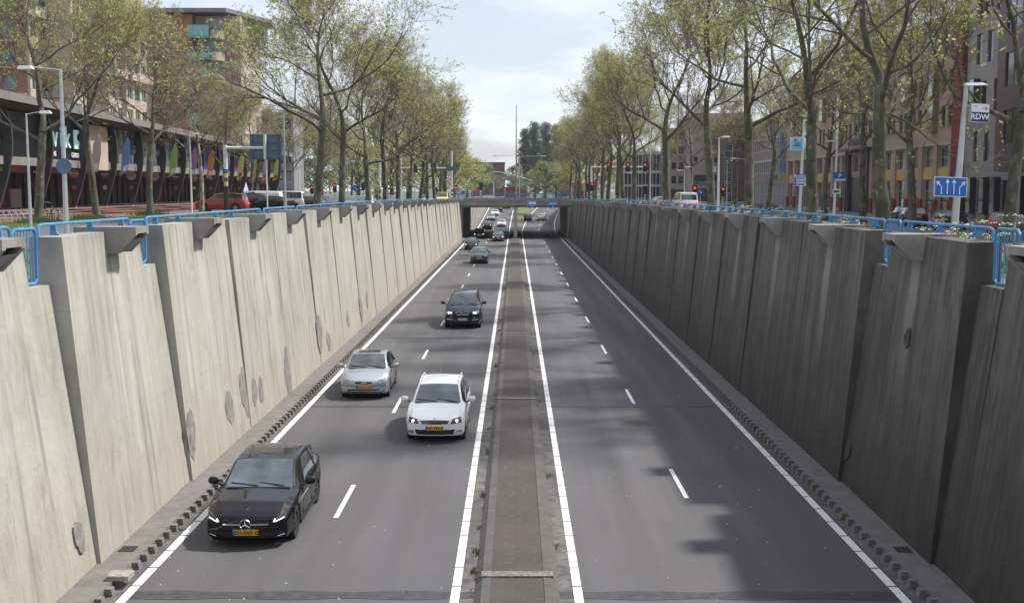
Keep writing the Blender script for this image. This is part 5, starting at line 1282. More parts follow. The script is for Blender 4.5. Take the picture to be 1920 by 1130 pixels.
# lamp with picture sign and direction boards, lamp with parking sign
YA = 84.0; xa, za_ = at_Y(1508, 226, YA); g = gR(xa, YA)
t = Thing('sign_post', 'white lamp post with light blue advertising box and stacked blue and white direction boards', 'street lamp', (xa, YA, g)); mb = MB(); mb.tube([(xa - .2, YA, g), (xa, YA, za_)], [.12, .08], 10); mb.build('pole', M_white, t)
mb = MB(); mb.box(xa, YA - .12, za_ - .05, xa + .7, YA + .12, za_ + .08); mb.build('lamp_head', M_signwhite, t)
a, za = at_Y(1482, 282, YA - .2); b, zb = at_Y(1506, 257, YA - .2); mb = MB(); mb.box(a, YA - .25, za, b, YA - .05, zb); p = mb.build('advertising_box', M_signwhite, t)
mb = MB(); mb.box(a + .05, YA - .256, za + .05, b - .05, YA - .251, zb - .05); mb.build('picture', mat('sky_poster', (.22, .52, .68), .4, noise=(2.5, .5)), p); mb = MB(); mb.ball((a + .32, YA - .25, zb - .22), .10, 6); mb.build('red_heart_mark', M_redarrow, p)
mb = MB(); mb.cbox((a + b) / 2, YA - .262, lerp(za, zb, .35), .5, .01, .12); mb.cbox((a + b) / 2 + .1, YA - .262, lerp(za, zb, .5), .12, .01, .25); mb.build('poster_marks', mat('poster_blue', (.05, .30, .55), .5), p)
for k, (y0, y1, m) in enumerate(((327, 331.5, M_signblue), (332, 337, M_signwhite), (337.5, 342.5, M_signwhite), (343, 348.5, M_signwhite))):
    a, za = at_Y(1489, y1, YA - .2); b, zb = at_Y(1513, y0, YA - .2); mb = MB(); mb.box(a, YA - .25, za, b, YA - .2, zb); p = mb.build('direction_board', m, t)
    mb = MB(); mb.box(a, YA - .258, za + .01, a + (b - a) * .16, YA - .252, zb - .01); mb.box(a + (b - a) * .22, YA - .258, za + .06, b - .1 - .1 * (k % 2), YA - .252, zb - .06); mb.build('lettering', M_signblue if m is M_signwhite else M_signwhite, p)
YB = 98.0; xa, za_ = at_Y(1570, 265, YB); g = gR(xa, YB)
t = Thing('sign_post', 'white lamp post with blue parking sign and small white board below', 'street lamp', (xa, YB, g)); mb = MB(); mb.tube([(xa - .15, YB, g), (xa, YB, za_)], [.12, .08], 10); mb.build('pole', M_white, t)
mb = MB(); mb.box(xa - .8, YB - .12, za_ - .05, xa, YB + .12, za_ + .08); mb.build('lamp_head', M_signwhite, t)
a, za = at_Y(1562, 341, YB - .2); b, zb = at_Y(1587, 323, YB - .2); mb = MB(); mb.box(a, YB - .25, za, b, YB - .2, zb); p = mb.build('parking_sign', M_signblue, t)
text_obj('lettering', 'P', .5, M_signwhite, p, ((a + b) / 2 - xa, -.256, lerp(za, zb, .62) - g), (1, 0, 0), (0, 0, 1), .003, .01); mb = MB(); mb.box(a + .08, YB - .256, za + .08, b - .08, YB - .251, za + .25); mb.build('white_strip', M_signwhite, p)
a, za = at_Y(1561, 364, YB - .2); b, zb = at_Y(1576, 354, YB - .2); mb = MB(); mb.box(a, YB - .25, za, b, YB - .2, zb); p = mb.build('white_board', M_signwhite, t); mb = MB(); mb.box(a + .08, YB - .256, za + .15, b - .08, YB - .251, za + .22); mb.box(a + .08, YB - .256, zb - .22, b - .15, YB - .251, zb - .15); mb.build('lettering', M_ink, p)

# ================================================================== parked and waiting vehicles at street level
def scar(px, Y, spec, pt, label, heading, **k):
    x = at_Y(px, 357, Y)[0]; g = gxz(x, Y) + .0; return make_car(spec, pt, label, loc=(x, Y, g), rz_=R(heading), **k)
GRP = None
scar(417, 106, 'suv', P_RED, 'bright red SUV with black roof standing side on behind the left railing', 90, two_tone=True, rim=M_rim, cat='SUV')
scar(457, 113, 'suv', P_BLACK, 'black SUV side on directly behind the red SUV', 90, cat='SUV')
scar(487, 119, 'van', P_WHITE, 'white panel van behind the black SUV, left of two white vans', 90, blind=True, cat='van', name='van')
scar(503, 112, 'small', P_BLACK, 'small black car in front of the two white vans', 90, plate_m=M_yplate)
scar(531, 128, 'van', P_WHITE, 'white minibus with dark side windows, right of two white vans', 90, cat='van', name='van')
scar(563, 128, 'hatch', P_DRED, 'dark maroon car side on right of the white minibus', 100)
scar(583, 133, 'hatch', P_DGREY, 'dark car side on just left of the big left tree', 95)
for px, Y, sp, pt, lab in ((611, 128, 'hatch', P_MIDGREY, 'blue grey car facing the camera between the first two left trees'), (630, 124, 'saloon', P_DGREY, 'dark car facing the camera just left of the second left tree'), (655, 126, 'saloon', P_MIDGREY, 'grey car facing the camera just right of the second left tree'), (671, 132, 'hatch', P_GREY, 'graphite car facing the camera left of a white car and the third tree'), (688, 134, 'hatch', P_WHITE, 'white car facing the camera close to the third left tree'),
    (734, 150, 'hatch', P_BLUE, 'dark blue car facing the camera between the fourth and fifth left trees'), (794, 170, 'small', P_SILVER, 'small silver car facing the camera between distant left trees'), (806, 176, 'hatch', P_LSILVER, 'pale car facing the camera near the yellow van')): scar(px, Y, sp, pt, lab, 180, lights='off', detail=False)
scar(830, 172, 'van', paint('yellow', (.75, .55, .05)), 'small yellow van facing the camera at the left end of the wall', 180, detail=False, cat='van', name='van', sc=(.9, .9, .95))
scar(1236, 150, 'hatch', P_MIDGREY, 'silver grey car seen from behind left of the white van at the right junction', 10, tail=M_brake, detail=False)
scar(1284, 122, 'van', P_WHITE, 'white van with red lower tail lights waiting at the right junction', 3, tail=M_brake, detail=False, cat='van', name='van')
scar(1712, 92, 'hatch', P_BLACK, 'black hatchback seen from behind right of the big trunk, leftmost of the parked cars', -8)
scar(1697, 99, 'saloon', P_BLACK, 'dark saloon half hidden behind the big right hand trunk', -6)
scar(1783, 82, 'hatch', P_BLACK, 'black hatchback parked behind the lane arrow post showing its right side', -32, plate_m=M_yplate)
scar(1882, 74, 'hatch', P_DRED if False else paint('cherry', (.26, .01, .02)), 'red hatchback seen from behind at the right edge', -22)
scar(1935, 66, 'hatch', P_DGREY, 'dark car cut by the right edge beside the red hatchback', -25)
# ================================================================== buildings
def wallmat(name, c, brick=None, rough=.85, streak=.2):
    n = N(name, rough); o = n.sep()
    col = n.mix(n.rng(n.noise(.35, 5), .35, .65, 0, 1), c, tuple(v * .86 for v in c))
    col = n.mix(n.rng(n.noise(1.2, 5, n.scale((1, 1, .08))), .5, .75, 0, streak), col, tuple(v * .6 for v in c))
    if brick:
        bz = n.rng(n.math('PINGPONG', o[2], brick / 2), 0, brick * .08, .5, 0); col = n.mix(bz, col, tuple(v * .65 for v in c))
    col = n.mix(n.rng(n.noise(12, 4), .3, .7, 0, .25), col, tuple(v * .7 for v in c)); return n.done(col)
M_win = mat('window_glass', (.03, .036, .042), .05, spec=.8, coat=.5, noise=(.5, .6, 3), world=True)
M_wing = mat('window_glass_green', (.05, .075, .06), .06, spec=.8, coat=.8, noise=(.8, .7, 3), world=True)
M_frame = mat('window_frame_cream', (.42, .40, .33), .6)
M_framew = mat('window_frame_white', (.62, .62, .60), .6)
M_framed = mat('window_frame_dark', (.05, .05, .055), .5)
M_teal = mat('teal_steel', (.12, .33, .33), .5)
M_fin = mat('fin_charcoal', (.045, .05, .053), .5, noise=(1.5, .15), world=True)
M_finedge = mat('fin_edge', (.13, .16, .16), .35, .4)

class Facade:
    """vertical wall: P0 bottom corner, U along the wall (unit, xy), outward normal Nn; holes -> recessed windows"""
    def __init__(s, th, P0, U, Nn, width, height, m, name='wall'):
        s.th, s.P0, s.U, s.N, s.w, s.h, s.m, s.name = th, Vector(P0), Vector((U[0], U[1], 0)).normalized(), Vector((Nn[0], Nn[1], 0)).normalized(), width, height, m, name; s.holes = []
    def P(s, u, v, d=0): return tuple(s.P0 + s.U * u + Vector((0, 0, v)) + s.N * d)
    def box(s, mb, u0, v0, u1, v1, d0, d1, m=0):
        p = [s.P(u0, v0, d0), s.P(u1, v0, d0), s.P(u1, v0, d1), s.P(u0, v0, d1), s.P(u0, v1, d0), s.P(u1, v1, d0), s.P(u1, v1, d1), s.P(u0, v1, d1)]; mb.hexa(p, m)
    def win(s, u0, v0, u1, v1, nx=2, ny=2, frame=None, glass=None, depth=.18, fw=.07, sill=None):
        s.holes.append((u0, v0, u1, v1, depth)); frame = frame or M_frame; glass = glass or M_win; mb = MB(); d = -depth
        for q in ((u0, v0, u0 + fw, v1), (u1 - fw, v0, u1, v1), (u0 + fw, v0, u1 - fw, v0 + fw), (u0 + fw, v1 - fw, u1 - fw, v1)): s.box(mb, *q, d, d + .06)
        for i in range(1, nx): u = lerp(u0, u1, i / nx); s.box(mb, u - fw * .35, v0 + fw, u + fw * .35, v1 - fw, d, d + .05)
        for i in range(1, ny): v = lerp(v0, v1, i / ny); s.box(mb, u0 + fw, v - fw * .35, u1 - fw, v + fw * .35, d, d + .045)
        if sill: s.box(mb, u0 - .05, v0 - .08, u1 + .05, v0 - .003, -.05, .08)
        w = mb.build('window', frame, s.th); mb = MB(); s.box(mb, u0 + .01, v0 + .01, u1 - .01, v1 - .01, d - .05, d + .01); mb.build('pane', glass, w)
    def done(s, back=6.0):
        us = sorted(set([0, s.w] + [h[0] for h in s.holes] + [h[2] for h in s.holes])); vs = sorted(set([0, s.h] + [h[1] for h in s.holes] + [h[3] for h in s.holes])); mb = MB()
        flip = (s.U.cross(Vector((0, 0, 1)))).dot(s.N) < 0
        def q(*p): mb.quad(*(p[::-1] if flip else p))
        for v0, v1 in zip(vs[:-1], vs[1:]):
            run = None
            for u0, u1 in zip(us[:-1], us[1:]):
                c = ((u0 + u1) / 2, (v0 + v1) / 2); hole = any(h[0] < c[0] < h[2] and h[1] < c[1] < h[3] for h in s.holes)
                if hole:
                    if run is not None: q(s.P(run, v0), s.P(u0, v0), s.P(u0, v1), s.P(run, v1)); run = None
                elif run is None: run = u0
            if run is not None: q(s.P(run, v0), s.P(s.w, v0), s.P(s.w, v1), s.P(run, v1))
        for u0, v0, u1, v1, d in s.holes:
            q(s.P(u0, v0, -d), s.P(u1, v0, -d), s.P(u1, v0), s.P(u0, v0)); q(s.P(u0, v1), s.P(u1, v1), s.P(u1, v1, -d), s.P(u0, v1, -d))
            q(s.P(u0, v0, -d), s.P(u0, v0), s.P(u0, v1), s.P(u0, v1, -d)); q(s.P(u1, v0), s.P(u1, v0, -d), s.P(u1, v1, -d), s.P(u1, v1))
        b = back      # body behind the facade
        q(s.P(0, 0), s.P(0, s.h), s.P(0, s.h, -b), s.P(0, 0, -b)); q(s.P(s.w, 0), s.P(s.w, 0, -b), s.P(s.w, s.h, -b), s.P(s.w, s.h)); q(s.P(0, s.h), s.P(s.w, s.h), s.P(s.w, s.h, -b), s.P(0, s.h, -b)); q(s.P(s.w, 0, -b), s.P(0, 0, -b), s.P(0, s.h, -b), s.P(s.w, s.h, -b))
        return mb.build(s.name, s.m, s.th)

# ---------------- right: long office with the IL CLASSICO entrance
XF = 44.6; GB = 4.35
M_il = wallmat('taupe_stone', (.38, .27, .215), .30); M_dr = wallmat('dark_red_stone', (.20, .03, .028), .3); M_ylw = wallmat('ochre_panel', (.52, .37, .14))
M_gold = mat('gilded_frame', (.20, .17, .07), .5)
t = Thing('office_building', 'taupe stone office with ochre panels, dark red plinth and IL CLASSICO over its entrance', 'building', (XF, 150, GB))
YA_, YZ = 116.8, 190.0; Lf = YZ - YA_; Hf = 20.5
f = Facade(t, (XF, YZ, GB), (0, -1), (-1, 0), Lf, Hf, M_il)      # u grows towards the camera
def uY(y): return YZ - y
bays = int(Lf / 4.4); ent = (uY(154.8), uY(144.8))
pil = MB(); pilr = MB(); och = MB(); shut = []
for i in range(bays + 1):
    u = Lf - .6 - i * 4.4
    if u < .5: break
    if not (ent[0] - .3 < u - .55 < ent[1] - .3):
        f.box(pil, u - 1.1, 1.9, u, 7.55, 0, .22); f.box(pilr, u - 1.1, 0, u, 1.9, 0, .24)
    u0, u1 = u - 4.4 + .15, u - 1.25
    if u0 < 0: break
    inent = ent[0] - 1 < u0 < ent[1] - 1
    if not inent:
        f.win(u0, .35, u1, 3.95, 3, 3, M_frame, M_win, .25); f.box(och, u0 - .12, 4.02, u1 + .12, 5.2, .0, .06)
    f.win(u0, 5.25, u1, 7.35, 3, 2, M_frame, M_wing if i % 3 == 1 else M_win, .25)
    for r in range(3):
        z = (9.5, 13.2, 16.9)[r]
        for a in (u0 + .15, u0 + 2.0): f.win(a, z, a + 1.15, z + 2.1, 1, 1, mat('window_frame_red', (.14, .05, .04), .6), M_win, .22, sill=True)
        if i % 4 == 1 or (i % 4 == 3 and r == 1):
            mb = MB(); f.box(mb, u0 + 2.0, z - .5, u0 + 3.6, z + 2.7, .05, .55); o = mb.build('projecting_bay', M_gold, t); mb = MB(); f.box(mb, u0 + 2.1, z - .4, u0 + 3.5, z + 2.6, .551, .57); mb.build('reflecting_pane', M_wing, o)
pil.build('pilaster', M_il, t); pilr.build('red_plinth', M_dr, t); och.build('ochre_panel', M_ylw, t)
mb = MB(); f.box(mb, 0, 7.55, Lf, 7.75, 0, .30); mb.build('cornice', mat('pale_stone_trim', (.36, .33, .30), .8), t)
mb = MB(); f.box(mb, 0, 14.2, Lf * .42, 14.35, 0, .05); f.box(mb, Lf * .55, 14.2, Lf, 14.35, 0, .05); mb.build('red_stripe', M_dr, t)
mb = MB(); f.box(mb, 0, Hf, Lf, Hf + .35, -.4, .35); mb.build('roof_edge', M_framed, t)
# entrance
mb = MB(); f.box(mb, ent[0], 8.0, ent[1] + 1.5, 8.25, 0, 1.4); c_ = mb.build('canopy', M_framed, t)
mb = MB(); f.box(mb, ent[0] + 1.5, 0, ent[1] - 1.5, 4.6, .02, .12); mb.build('entrance_door', mat('door_dark', (.012, .012, .014), .3), t)
for u in (ent[0] + .4, ent[0] + 1.3, ent[1] - 1.2, ent[1] - .3): mb = MB(); f.box(mb, u - .18, 0, u + .18, 7.99, .05, .5); mb.build('entrance_column', M_framed, t)
mb = MB()
for u in (ent[0] + 2.6, ent[0] + 4.2): f.box(mb, u, 10.4, u + .22, Hf - .6, 0, .1)
mb.build('dark_strip', M_framed, t)
text_obj('lettering', 'IL CLASSICO', 1.25, M_framed, t, (0 - .12, (YZ - ent[0] - .3) - 150, 9.15), (0, -1, 0), (0, 0, 1), .05, .02, 1.05, 'LEFT')
mb = MB(); f.box(mb, Lf - .55, 0, Lf + 1.8, Hf + 1.0, -.2, .45); mb.build('red_pier', M_dr, t)
f.done(18)
# sill posters in ground floor windows
mb = MB(); f.box(mb, uY(133.5), .5, uY(132.6), 1.9, -.2, -.17); f.box(mb, uY(143.2), .5, uY(142.4), 3.3, -.2, -.17); mb.build('window_poster', M_signwhite, t)

# ---------------- grey office with reflecting shutters and brown clad upper block
M_gs = wallmat('grey_stone', (.30, .275, .26), .45); M_brown = wallmat('brown_cladding', (.10, .055, .045), .9, .5)
t = Thing('office_building', 'grey stone office with mirror shutters at the right edge, RDW sign in front', 'building', (XF, 80, GB))
f = Facade(t, (XF, 114.9, GB), (0, -1), (-1, 0), 60, 24, M_gs)
for r, z in enumerate((.9, 5.6, 10.3, 14.9, 19.4)):
    for k in range(10):
        u = .9 + k * 5.6 + (r % 2) * 1.2
        f.win(u, z, u + 1.3, z + 2.9, 1, 1, M_framed, M_win, .2); f.win(u + 2.6, z, u + 3.9, z + 2.9, 1, 1, M_framed, M_win, .2)
        for a in (u - .9 - .1, u + 1.45) if k < 4 else (): 
            if (r + k) % 2 == 0 and a > u - .5 or r == 0 and k < 2:
                mb = MB(); f.box(mb, a, z - .35, a + 1.0, z + 3.2, .06, .62); o = mb.build('mirror_shutter', M_framed, t); mb = MB(); f.box(mb, a + .04, z - .3, a + .96, z + 3.15, .621, .64); mb.build('mirror_pane', M_wing, o)
f.done(18)
mb = MB(); f.box(mb, 60 - .001, 0, 60.3, 24.4, -18, .1); mb.build('end_wall', M_gs, t)
t = Thing('clad_block', 'brown clad upper office block jutting out at the upper right edge', 'building', (42, 70, 9.0))
f = Facade(t, (41.6, 100.5, 8.8), (0, -1), (-1, 0), 46, 22, M_brown)
for r in range(4):
    for k in range(8):
        u = 1.6 + k * 5.4; f.win(u, 2.3 + r * 4.8, u + 2.9, 5.2 + r * 4.8, 2, 1, M_framed, M_win, .15)
f.done(2.9)

# ---------------- office with arched windows
M_ar = wallmat('brown_grey_brick', (.26, .22, .20), .25)
t = Thing('office_building', 'grey brown office with rows of narrow arched windows and white ground floor', 'building', (XF, 200, GB))
f = Facade(t, (XF + .6, 222, GB), (0, -1), (-1, 0), 31.5, 15.5, M_ar)
for r, z in enumerate((6.0, 9.9, 13.0)):
    for k in range(18):
        u = .8 + k * 1.7; h = 1.9 if r < 2 else 1.6
        f.win(u, z, u + .95, z + h, 1, 1, M_framew, M_win, .2, .06, sill=True)
        mb = MB(); pts = [(u + .475 + .475 * math.cos(a * .3927), z + h + .30 * math.sin(a * .3927)) for a in range(9)]
        mb.tube([f.P(a, b, .01) for a, b in pts], .07, 5); mb.build('window_arch', M_framew, t) if r < 2 else None
for k in range(9): u = 1.2 + k * 3.35; f.win(u, .3, u + 2.6, 4.2, 4, 2, M_framew, mat('pale_shop_glass', (.16, .18, .18), .2), .15)  # paler glass in the ground floor windows
mb = MB(); f.box(mb, 20, 4.75, 23, 5.45, .02, .10); mb.build('blue_shop_letters', mat('dark_letter_blue', (.03, .04, .12), .5), t); mb = MB(); f.box(mb, 23.5, 4.75, 26.2, 5.45, .02, .10); mb.build('green_shop_letters', mat('green_letters', (.12, .35, .08), .5), t)
mb = MB(); f.box(mb, 0, 15.5, 31.5, 15.8, -.3, .3); mb.build('roof_edge', M_framed, t); f.done(16)
mb = MB(); f.box(mb, 28.8, 5.8, 29.0, 12.4, .1, 1.1); mb.build('vertical_banner', mat('banner_blue_grey', (.22, .27, .40), .6), t)
t = Thing('stair_tower', 'dark brown brick stair tower with glass strip between the offices', 'building', (43, 226, GB))
f = Facade(t, (40.8, 226, GB), (1, 0), (0, -1), 5.0, 17, mat('dark_brown_brick', (.085, .055, .045), .85, noise=(2, .2), world=True))
for r in range(4): f.win(.15, .4 + r * 4.1, 1.7, 4.2 + r * 4.1, 1, 2, M_framew, M_wing, .12)
f.done(8)
# ---------------- medical centre
M_md = wallmat('beige_plaster', (.38, .32, .285), None)
YM = 236.0; xa, zt_ = at_Y(1300, 212, YM); xb = at_Y(1394, 357, YM)[0]
t = Thing('medical_centre', 'beige medical centre facing the junction with dark window bands and lettering', 'building', ((xa + xb) / 2, YM, GB)); ox = (xa + xb) / 2
f = Facade(t, (xa, YM, GB), (1, 0), (0, -1), xb - xa, zt_ - GB, M_md); w = xb - xa
zz = lambda py: at_Y(1340, py, YM)[1] - GB
for y0, y1, a, b, n_ in ((303, 294, .02, .10, 1), (305, 294, .42, .86, 4), (340, 328, .35, .92, 5), (340, 328, .02, .30, 2), (272, 262, .4, .84, 4), (248, 238, .4, .84, 4)): f.win(w * a, zz(y0), w * b, zz(y1), n_, 1, M_framed, M_win, .15)
f.win(w * .04, .2, w * .36, zz(353), 3, 2, M_framed, M_win, .3); f.win(w * .42, .2, w * .95, zz(353), 4, 2, M_framed, M_win, .3)
mb = MB(); f.box(mb, w * .37, zz(289), w * .74, zz(273), .02, .12); mb.build('cream_panel', mat('cream_panel', (.52, .47, .36), .6), t)
mb = MB(); f.box(mb, w * .37, zz(323), w * .74, zz(312), .02, .12); o = mb.build('white_panel', M_signwhite, t)
text_obj('lettering', 'MEDISCH CENTRUM', 1.0, mat('letter_mauve', (.10, .07, .10), .6), t, (0, -.06, (zz(344))), (1, 0, 0), (0, 0, 1), .04, .01, 1.1)
f.done(20)
t = Thing('office_building', 'long beige grey office wing with small square windows left of the medical centre', 'building', (34, 240, GB))
xa2 = at_Y(1256, 357, 246)[0]; f = Facade(t, (xa2, 246, GB), (1, 0), (0, -1), xa - xa2 + 1.5, at_Y(1258, 240, 246)[1] - GB, M_md); w = f.w
for r in range(4):
    z = at_Y(1258, (344, 318, 288, 262)[r], 246)[1] - GB
    for k in range(4): f.win(.3 + k * 1.5, z, 1.3 + k * 1.5, z + 1.5, 1, 1, M_framed, M_win, .15)
f.win(.5, .3, w - 1, 3.0, 5, 1, M_framed, M_win, .2); f.done(16)
# white banded office further left
M_wb = mat('white_band', (.55, .55, .55), .7, noise=(.6, .1), world=True)
t = Thing('office_building', 'glass office with white horizontal bands and thin columns at the right junction', 'building', (30, 262, 5)); xa = at_Y(1170, 357, 262)[0]; xb = at_Y(1256, 357, 262)[0]
f = Facade(t, (xa, 262, 4.6), (1, 0), (0, -1), xb - xa, at_Y(1200, 285, 262)[1] - 4.6, mat('office_glass', (.05, .065, .075), .15, coat=.5)); w = f.w
mb = MB()
for y0, y1 in ((325, 320), (350, 346), (290, 284)): f.box(mb, -.3, at_Y(1200, y0, 262)[1] - 4.6, w + .3, at_Y(1200, y1, 262)[1] - 4.6, -.2, .7)
mb.build('white_band', M_wb, t); mb = MB()
for k in range(14): u = w * k / 13; f.box(mb, u - .07, 0, u + .07, f.h - .5, .35, .5)
mb.build('columns', M_wb, t); f.done(14)

# ---------------- far side of the junction
M_rbr = wallmat('red_brown_brick', (.17, .085, .075)); M_redp = mat('red_cladding', (.33, .03, .04), .6)
x, z = at_Y(932, 306, 420); xb = at_Y(946, 306, 420)[0]
t = Thing('tower_block', 'plain purple brown brick block left of the mast above the viaduct', 'building', (x - 3, 420, 5)); mb = MB(); mb.box(x - 8, 420, 5, xb, 432, z); mb.build('wall', M_rbr, t); mb = MB(); mb.box(x - 8.2, 419.8, z + .01, xb + .2, 432, z + .35); mb.build('roof_edge', M_framed, t)
# arched viaduct
t = Thing('viaduct', 'pale concrete viaduct curving down behind the bridge', 'bridge', (0, 380, 5)); mb = MB(); mb2 = MB(); prev = None
for i in range(15):
    px = lerp(925, 1000, i / 14); py = 327 + 18 * (i / 14) ** 1.6; x, z = at_Y(px, py, 380)
    if prev: mb.hexa([(prev[0], 380, prev[1] - 1.3), (x, 380, z - 1.3), (x, 390, z - 1.3), (prev[0], 390, prev[1] - 1.3), (prev[0], 380, prev[1]), (x, 380, z), (x, 390, z), (prev[0], 390, prev[1])]); mb2.tube([(prev[0], 380.2, prev[1] + .9), (x, 380.2, z + .9)], .08, 5)
    prev = (x, z)
mb.build('deck', M_bridge, t); mb2.build('parapet_rail', M_white, t)
mb = MB(); mb.hexa([(at_Y(972, 357, 378)[0], 378, 4), (at_Y(1000, 357, 378)[0], 378, 4), (at_Y(1000, 357, 378)[0], 386, 4), (at_Y(972, 357, 378)[0], 386, 4)] + [(at_Y(966, 335, 378)[0], 378, at_Y(966, 340, 378)[1]), (at_Y(972, 335, 378)[0], 378, at_Y(966, 338, 378)[1]), (at_Y(972, 335, 378)[0], 386, at_Y(966, 338, 378)[1]), (at_Y(966, 335, 378)[0], 386, at_Y(966, 340, 378)[1])]); mb.build('inclined_pier', M_bridge, t)
for px0, px1, py0, py1, Y, lab, m in ((947, 988, 368, 353, 330, 'low dark red pavilion behind the bridge railing right of the mast', M_redp), (883, 900, 360, 354, 320, 'small pink red structure behind the left end of the bridge', mat('pink_red', (.45, .12, .16), .6)), (1075, 1120, 370, 345, 300, 'red and orange kiosk between the right hand trunks', mat('orange_red', (.48, .10, .07), .6)), (1046, 1070, 368, 347, 310, 'grey beige low building behind the distant right trees', M_md)):
    a, za = at_Y(px0, py0, Y); b, zb = at_Y(px1, py1, Y); t = Thing('pavilion', lab, 'building', ((a + b) / 2, Y, 5)); mb = MB(); mb.box(a, Y, 4.8, b, Y + 8, zb); mb.build('wall', m, t); mb = MB(); mb.box(a - .3, Y - .4, zb, b + .3, Y + 8, zb + .3); mb.build('roof', M_framed if m is not M_md else M_wb, t)
    mb = MB(); n_ = 5
    for k in range(n_): u = lerp(a, b, (k + .2) / n_); mb.box(u, Y - .05, 5.6, u + (b - a) / n_ * .6, Y - .004, lerp(5, zb, .72))
    mb.build('window_row', M_win, t); t.o.children[-1]['kind'] = 'stuff' if False else None if False else 'part'; del t.o.children[-1]['kind']
# white tent roof
t = Thing('tent_canopy', 'white peaked canopy right of the mast beyond the bridge', 'canopy', (at_Y(1028, 357, 290)[0], 290, 5)); mb = MB()
for px, pk in ((1020, 352), (1032, 350), (1041, 353)):
    x, z = at_Y(px, pk, 290); mb.v += [(x, 292, z), (x - 1.4, 290, 6.2), (x + 1.4, 290, 6.2), (x + 1.4, 295, 6.2), (x - 1.4, 295, 6.2)]; b = len(mb.v) - 5
    for q in ((0, 1, 2), (0, 2, 3), (0, 3, 4), (0, 4, 1)): mb.f.append(tuple(b + i for i in q)); mb.mi.append(0)
mb.build('canopy', M_signwhite, t); mb = MB(); [mb.tube([(at_Y(px, 357, 290)[0], 290.5, 5), (at_Y(px, 357, 290)[0], 290.5, 6.3)], .06, 5) for px in (1013, 1026, 1038, 1048)]; mb.build('pole', M_white, t)

# ---------------- left: shopping gallery with leaf shaped fins
XG = -38.0; GZ = 5.72
M_eave = wallmat('roof_fascia', (.20, .19, .18)); M_soffit = mat('soffit_boards', (.07, .055, .05), .7); M_band = mat('concrete_band', (.20, .19, .18), .8, noise=(1, .15), world=True)
M_pink = mat('pink_soffit', (.26, .17, .155), .8)
n = N('shop_glass', .08); c0 = n.mix(n.rng(n.noise(.45, 4), .4, .62, 0, 1), (.025, .03, .035), (.20, .24, .24)); n.b.inputs['Coat Weight'].default_value = .6; M_shop = n.done(c0)
n = N('shop_interior', .4); c0 = n.mix(n.rng(n.noise(.6, 4), .5, .62, 0, 1), (.02, .022, .026), (.09, .075, .065)); M_shopin = n.done(c0)
n = N('see_through_glass', .06); n.b.inputs['Base Color'].default_value = (.30, .34, .33, 1); n.b.inputs['Coat Weight'].default_value = .6
tr_ = n.t.nodes.new('ShaderNodeBsdfTransparent'); ms_ = n.t.nodes.new('ShaderNodeMixShader'); n.link(n.rng(n.noise(.35, 4), .4, .62, .25, .62), ms_.inputs[0])
n.link(tr_.outputs[0], ms_.inputs[1]); n.link(n.b.outputs[0], ms_.inputs[2]); n.link(ms_.outputs[0], n.t.nodes['Material Output'].inputs[0]); M_see = n.m
t = Thing('shopping_gallery', 'long two storey shopping gallery with sweeping roof and leaf shaped dark fins', 'building', (XG, 140, GZ))
Y0g, Y1g = 76.0, 184.0
def eave(y): return 13.9 - .010 * (y - 84)
mb = MB(); mb.hexa([(XG - 16, Y0g, eave(Y0g) + .4), (XG + 2.2, Y0g, eave(Y0g) - .35), (XG + 2.2, Y1g + 2, eave(Y1g) - .35), (XG - 16, Y1g + 2, eave(Y1g) + .4), (XG - 16, Y0g, eave(Y0g) + 1.2), (XG + 2.2, Y0g, eave(Y0g) + .25), (XG + 2.2, Y1g + 2, eave(Y1g) + .25), (XG - 16, Y1g + 2, eave(Y1g) + 1.2)]); mb.build('roof', M_eave, t)
mb = MB(); mb.hexa([(XG - 5, Y0g, eave(Y0g) - 1.3), (XG + 2.0, Y0g, eave(Y0g) - .46), (XG + 2.0, Y1g, eave(Y1g) - .46), (XG - 5, Y1g, eave(Y1g) - 1.3), (XG - 5, Y0g, eave(Y0g) - 1.2), (XG + 2.0, Y0g, eave(Y0g) - .38), (XG + 2.0, Y1g, eave(Y1g) - .38), (XG - 5, Y1g, eave(Y1g) - 1.2)]); mb.build('soffit', M_soffit, t)
mb = MB(); mb.box(XG - 1.4, Y0g, 9.1, XG + .62, Y1g, 9.72); mb.build('balcony_band', M_band, t)
mb = MB(); mb.box(XG - 6, Y0g, 8.7, XG - 1.1, Y1g, 9.09); mb.build('lower_soffit', M_pink, t)
mb = MB(); mb.box(XG + .28, Y0g, 9.73, XG + .34, Y1g, 13.1); mb.build('upper_glazing', M_see, t)
mb = MB(); mb.box(XG - 6.2, Y0g, 9.66, XG - 5.9, Y1g, 13.0); mb.build('inner_wall', mat('inner_wall', (.10, .10, .10), .8, noise=(.5, .6), world=True), t)
mb = MB(); mb.box(XG - 6.0, Y0g, GZ, XG - 5.6, Y1g, 8.69); mb.build('shop_front', M_shopin, t)
mb = MB(); y = Y0g
while y < Y1g: mb.box(XG + .35, y, 9.73, XG + .41, y + .07, 13.1); mb.box(XG - 5.6, y, GZ, XG - 5.45, y + .12, 8.7); y += 1.85
mb.box(XG + .35, Y0g, 11.3, XG + .40, Y1g, 11.35); mb.build('mullions', M_framed, t); t.o.children[-1]['kind'] = 'stuff'
for y, m in ((93, M_redp), (96.5, M_ref), (111, mat('wood_door', (.35, .22, .10), .7)), (140, M_redp)): mb = MB(); mb.box(XG - 5.55, y, GZ, XG - 5.42, y + 1.6, 8.6); mb.build('shop_door', m, t)
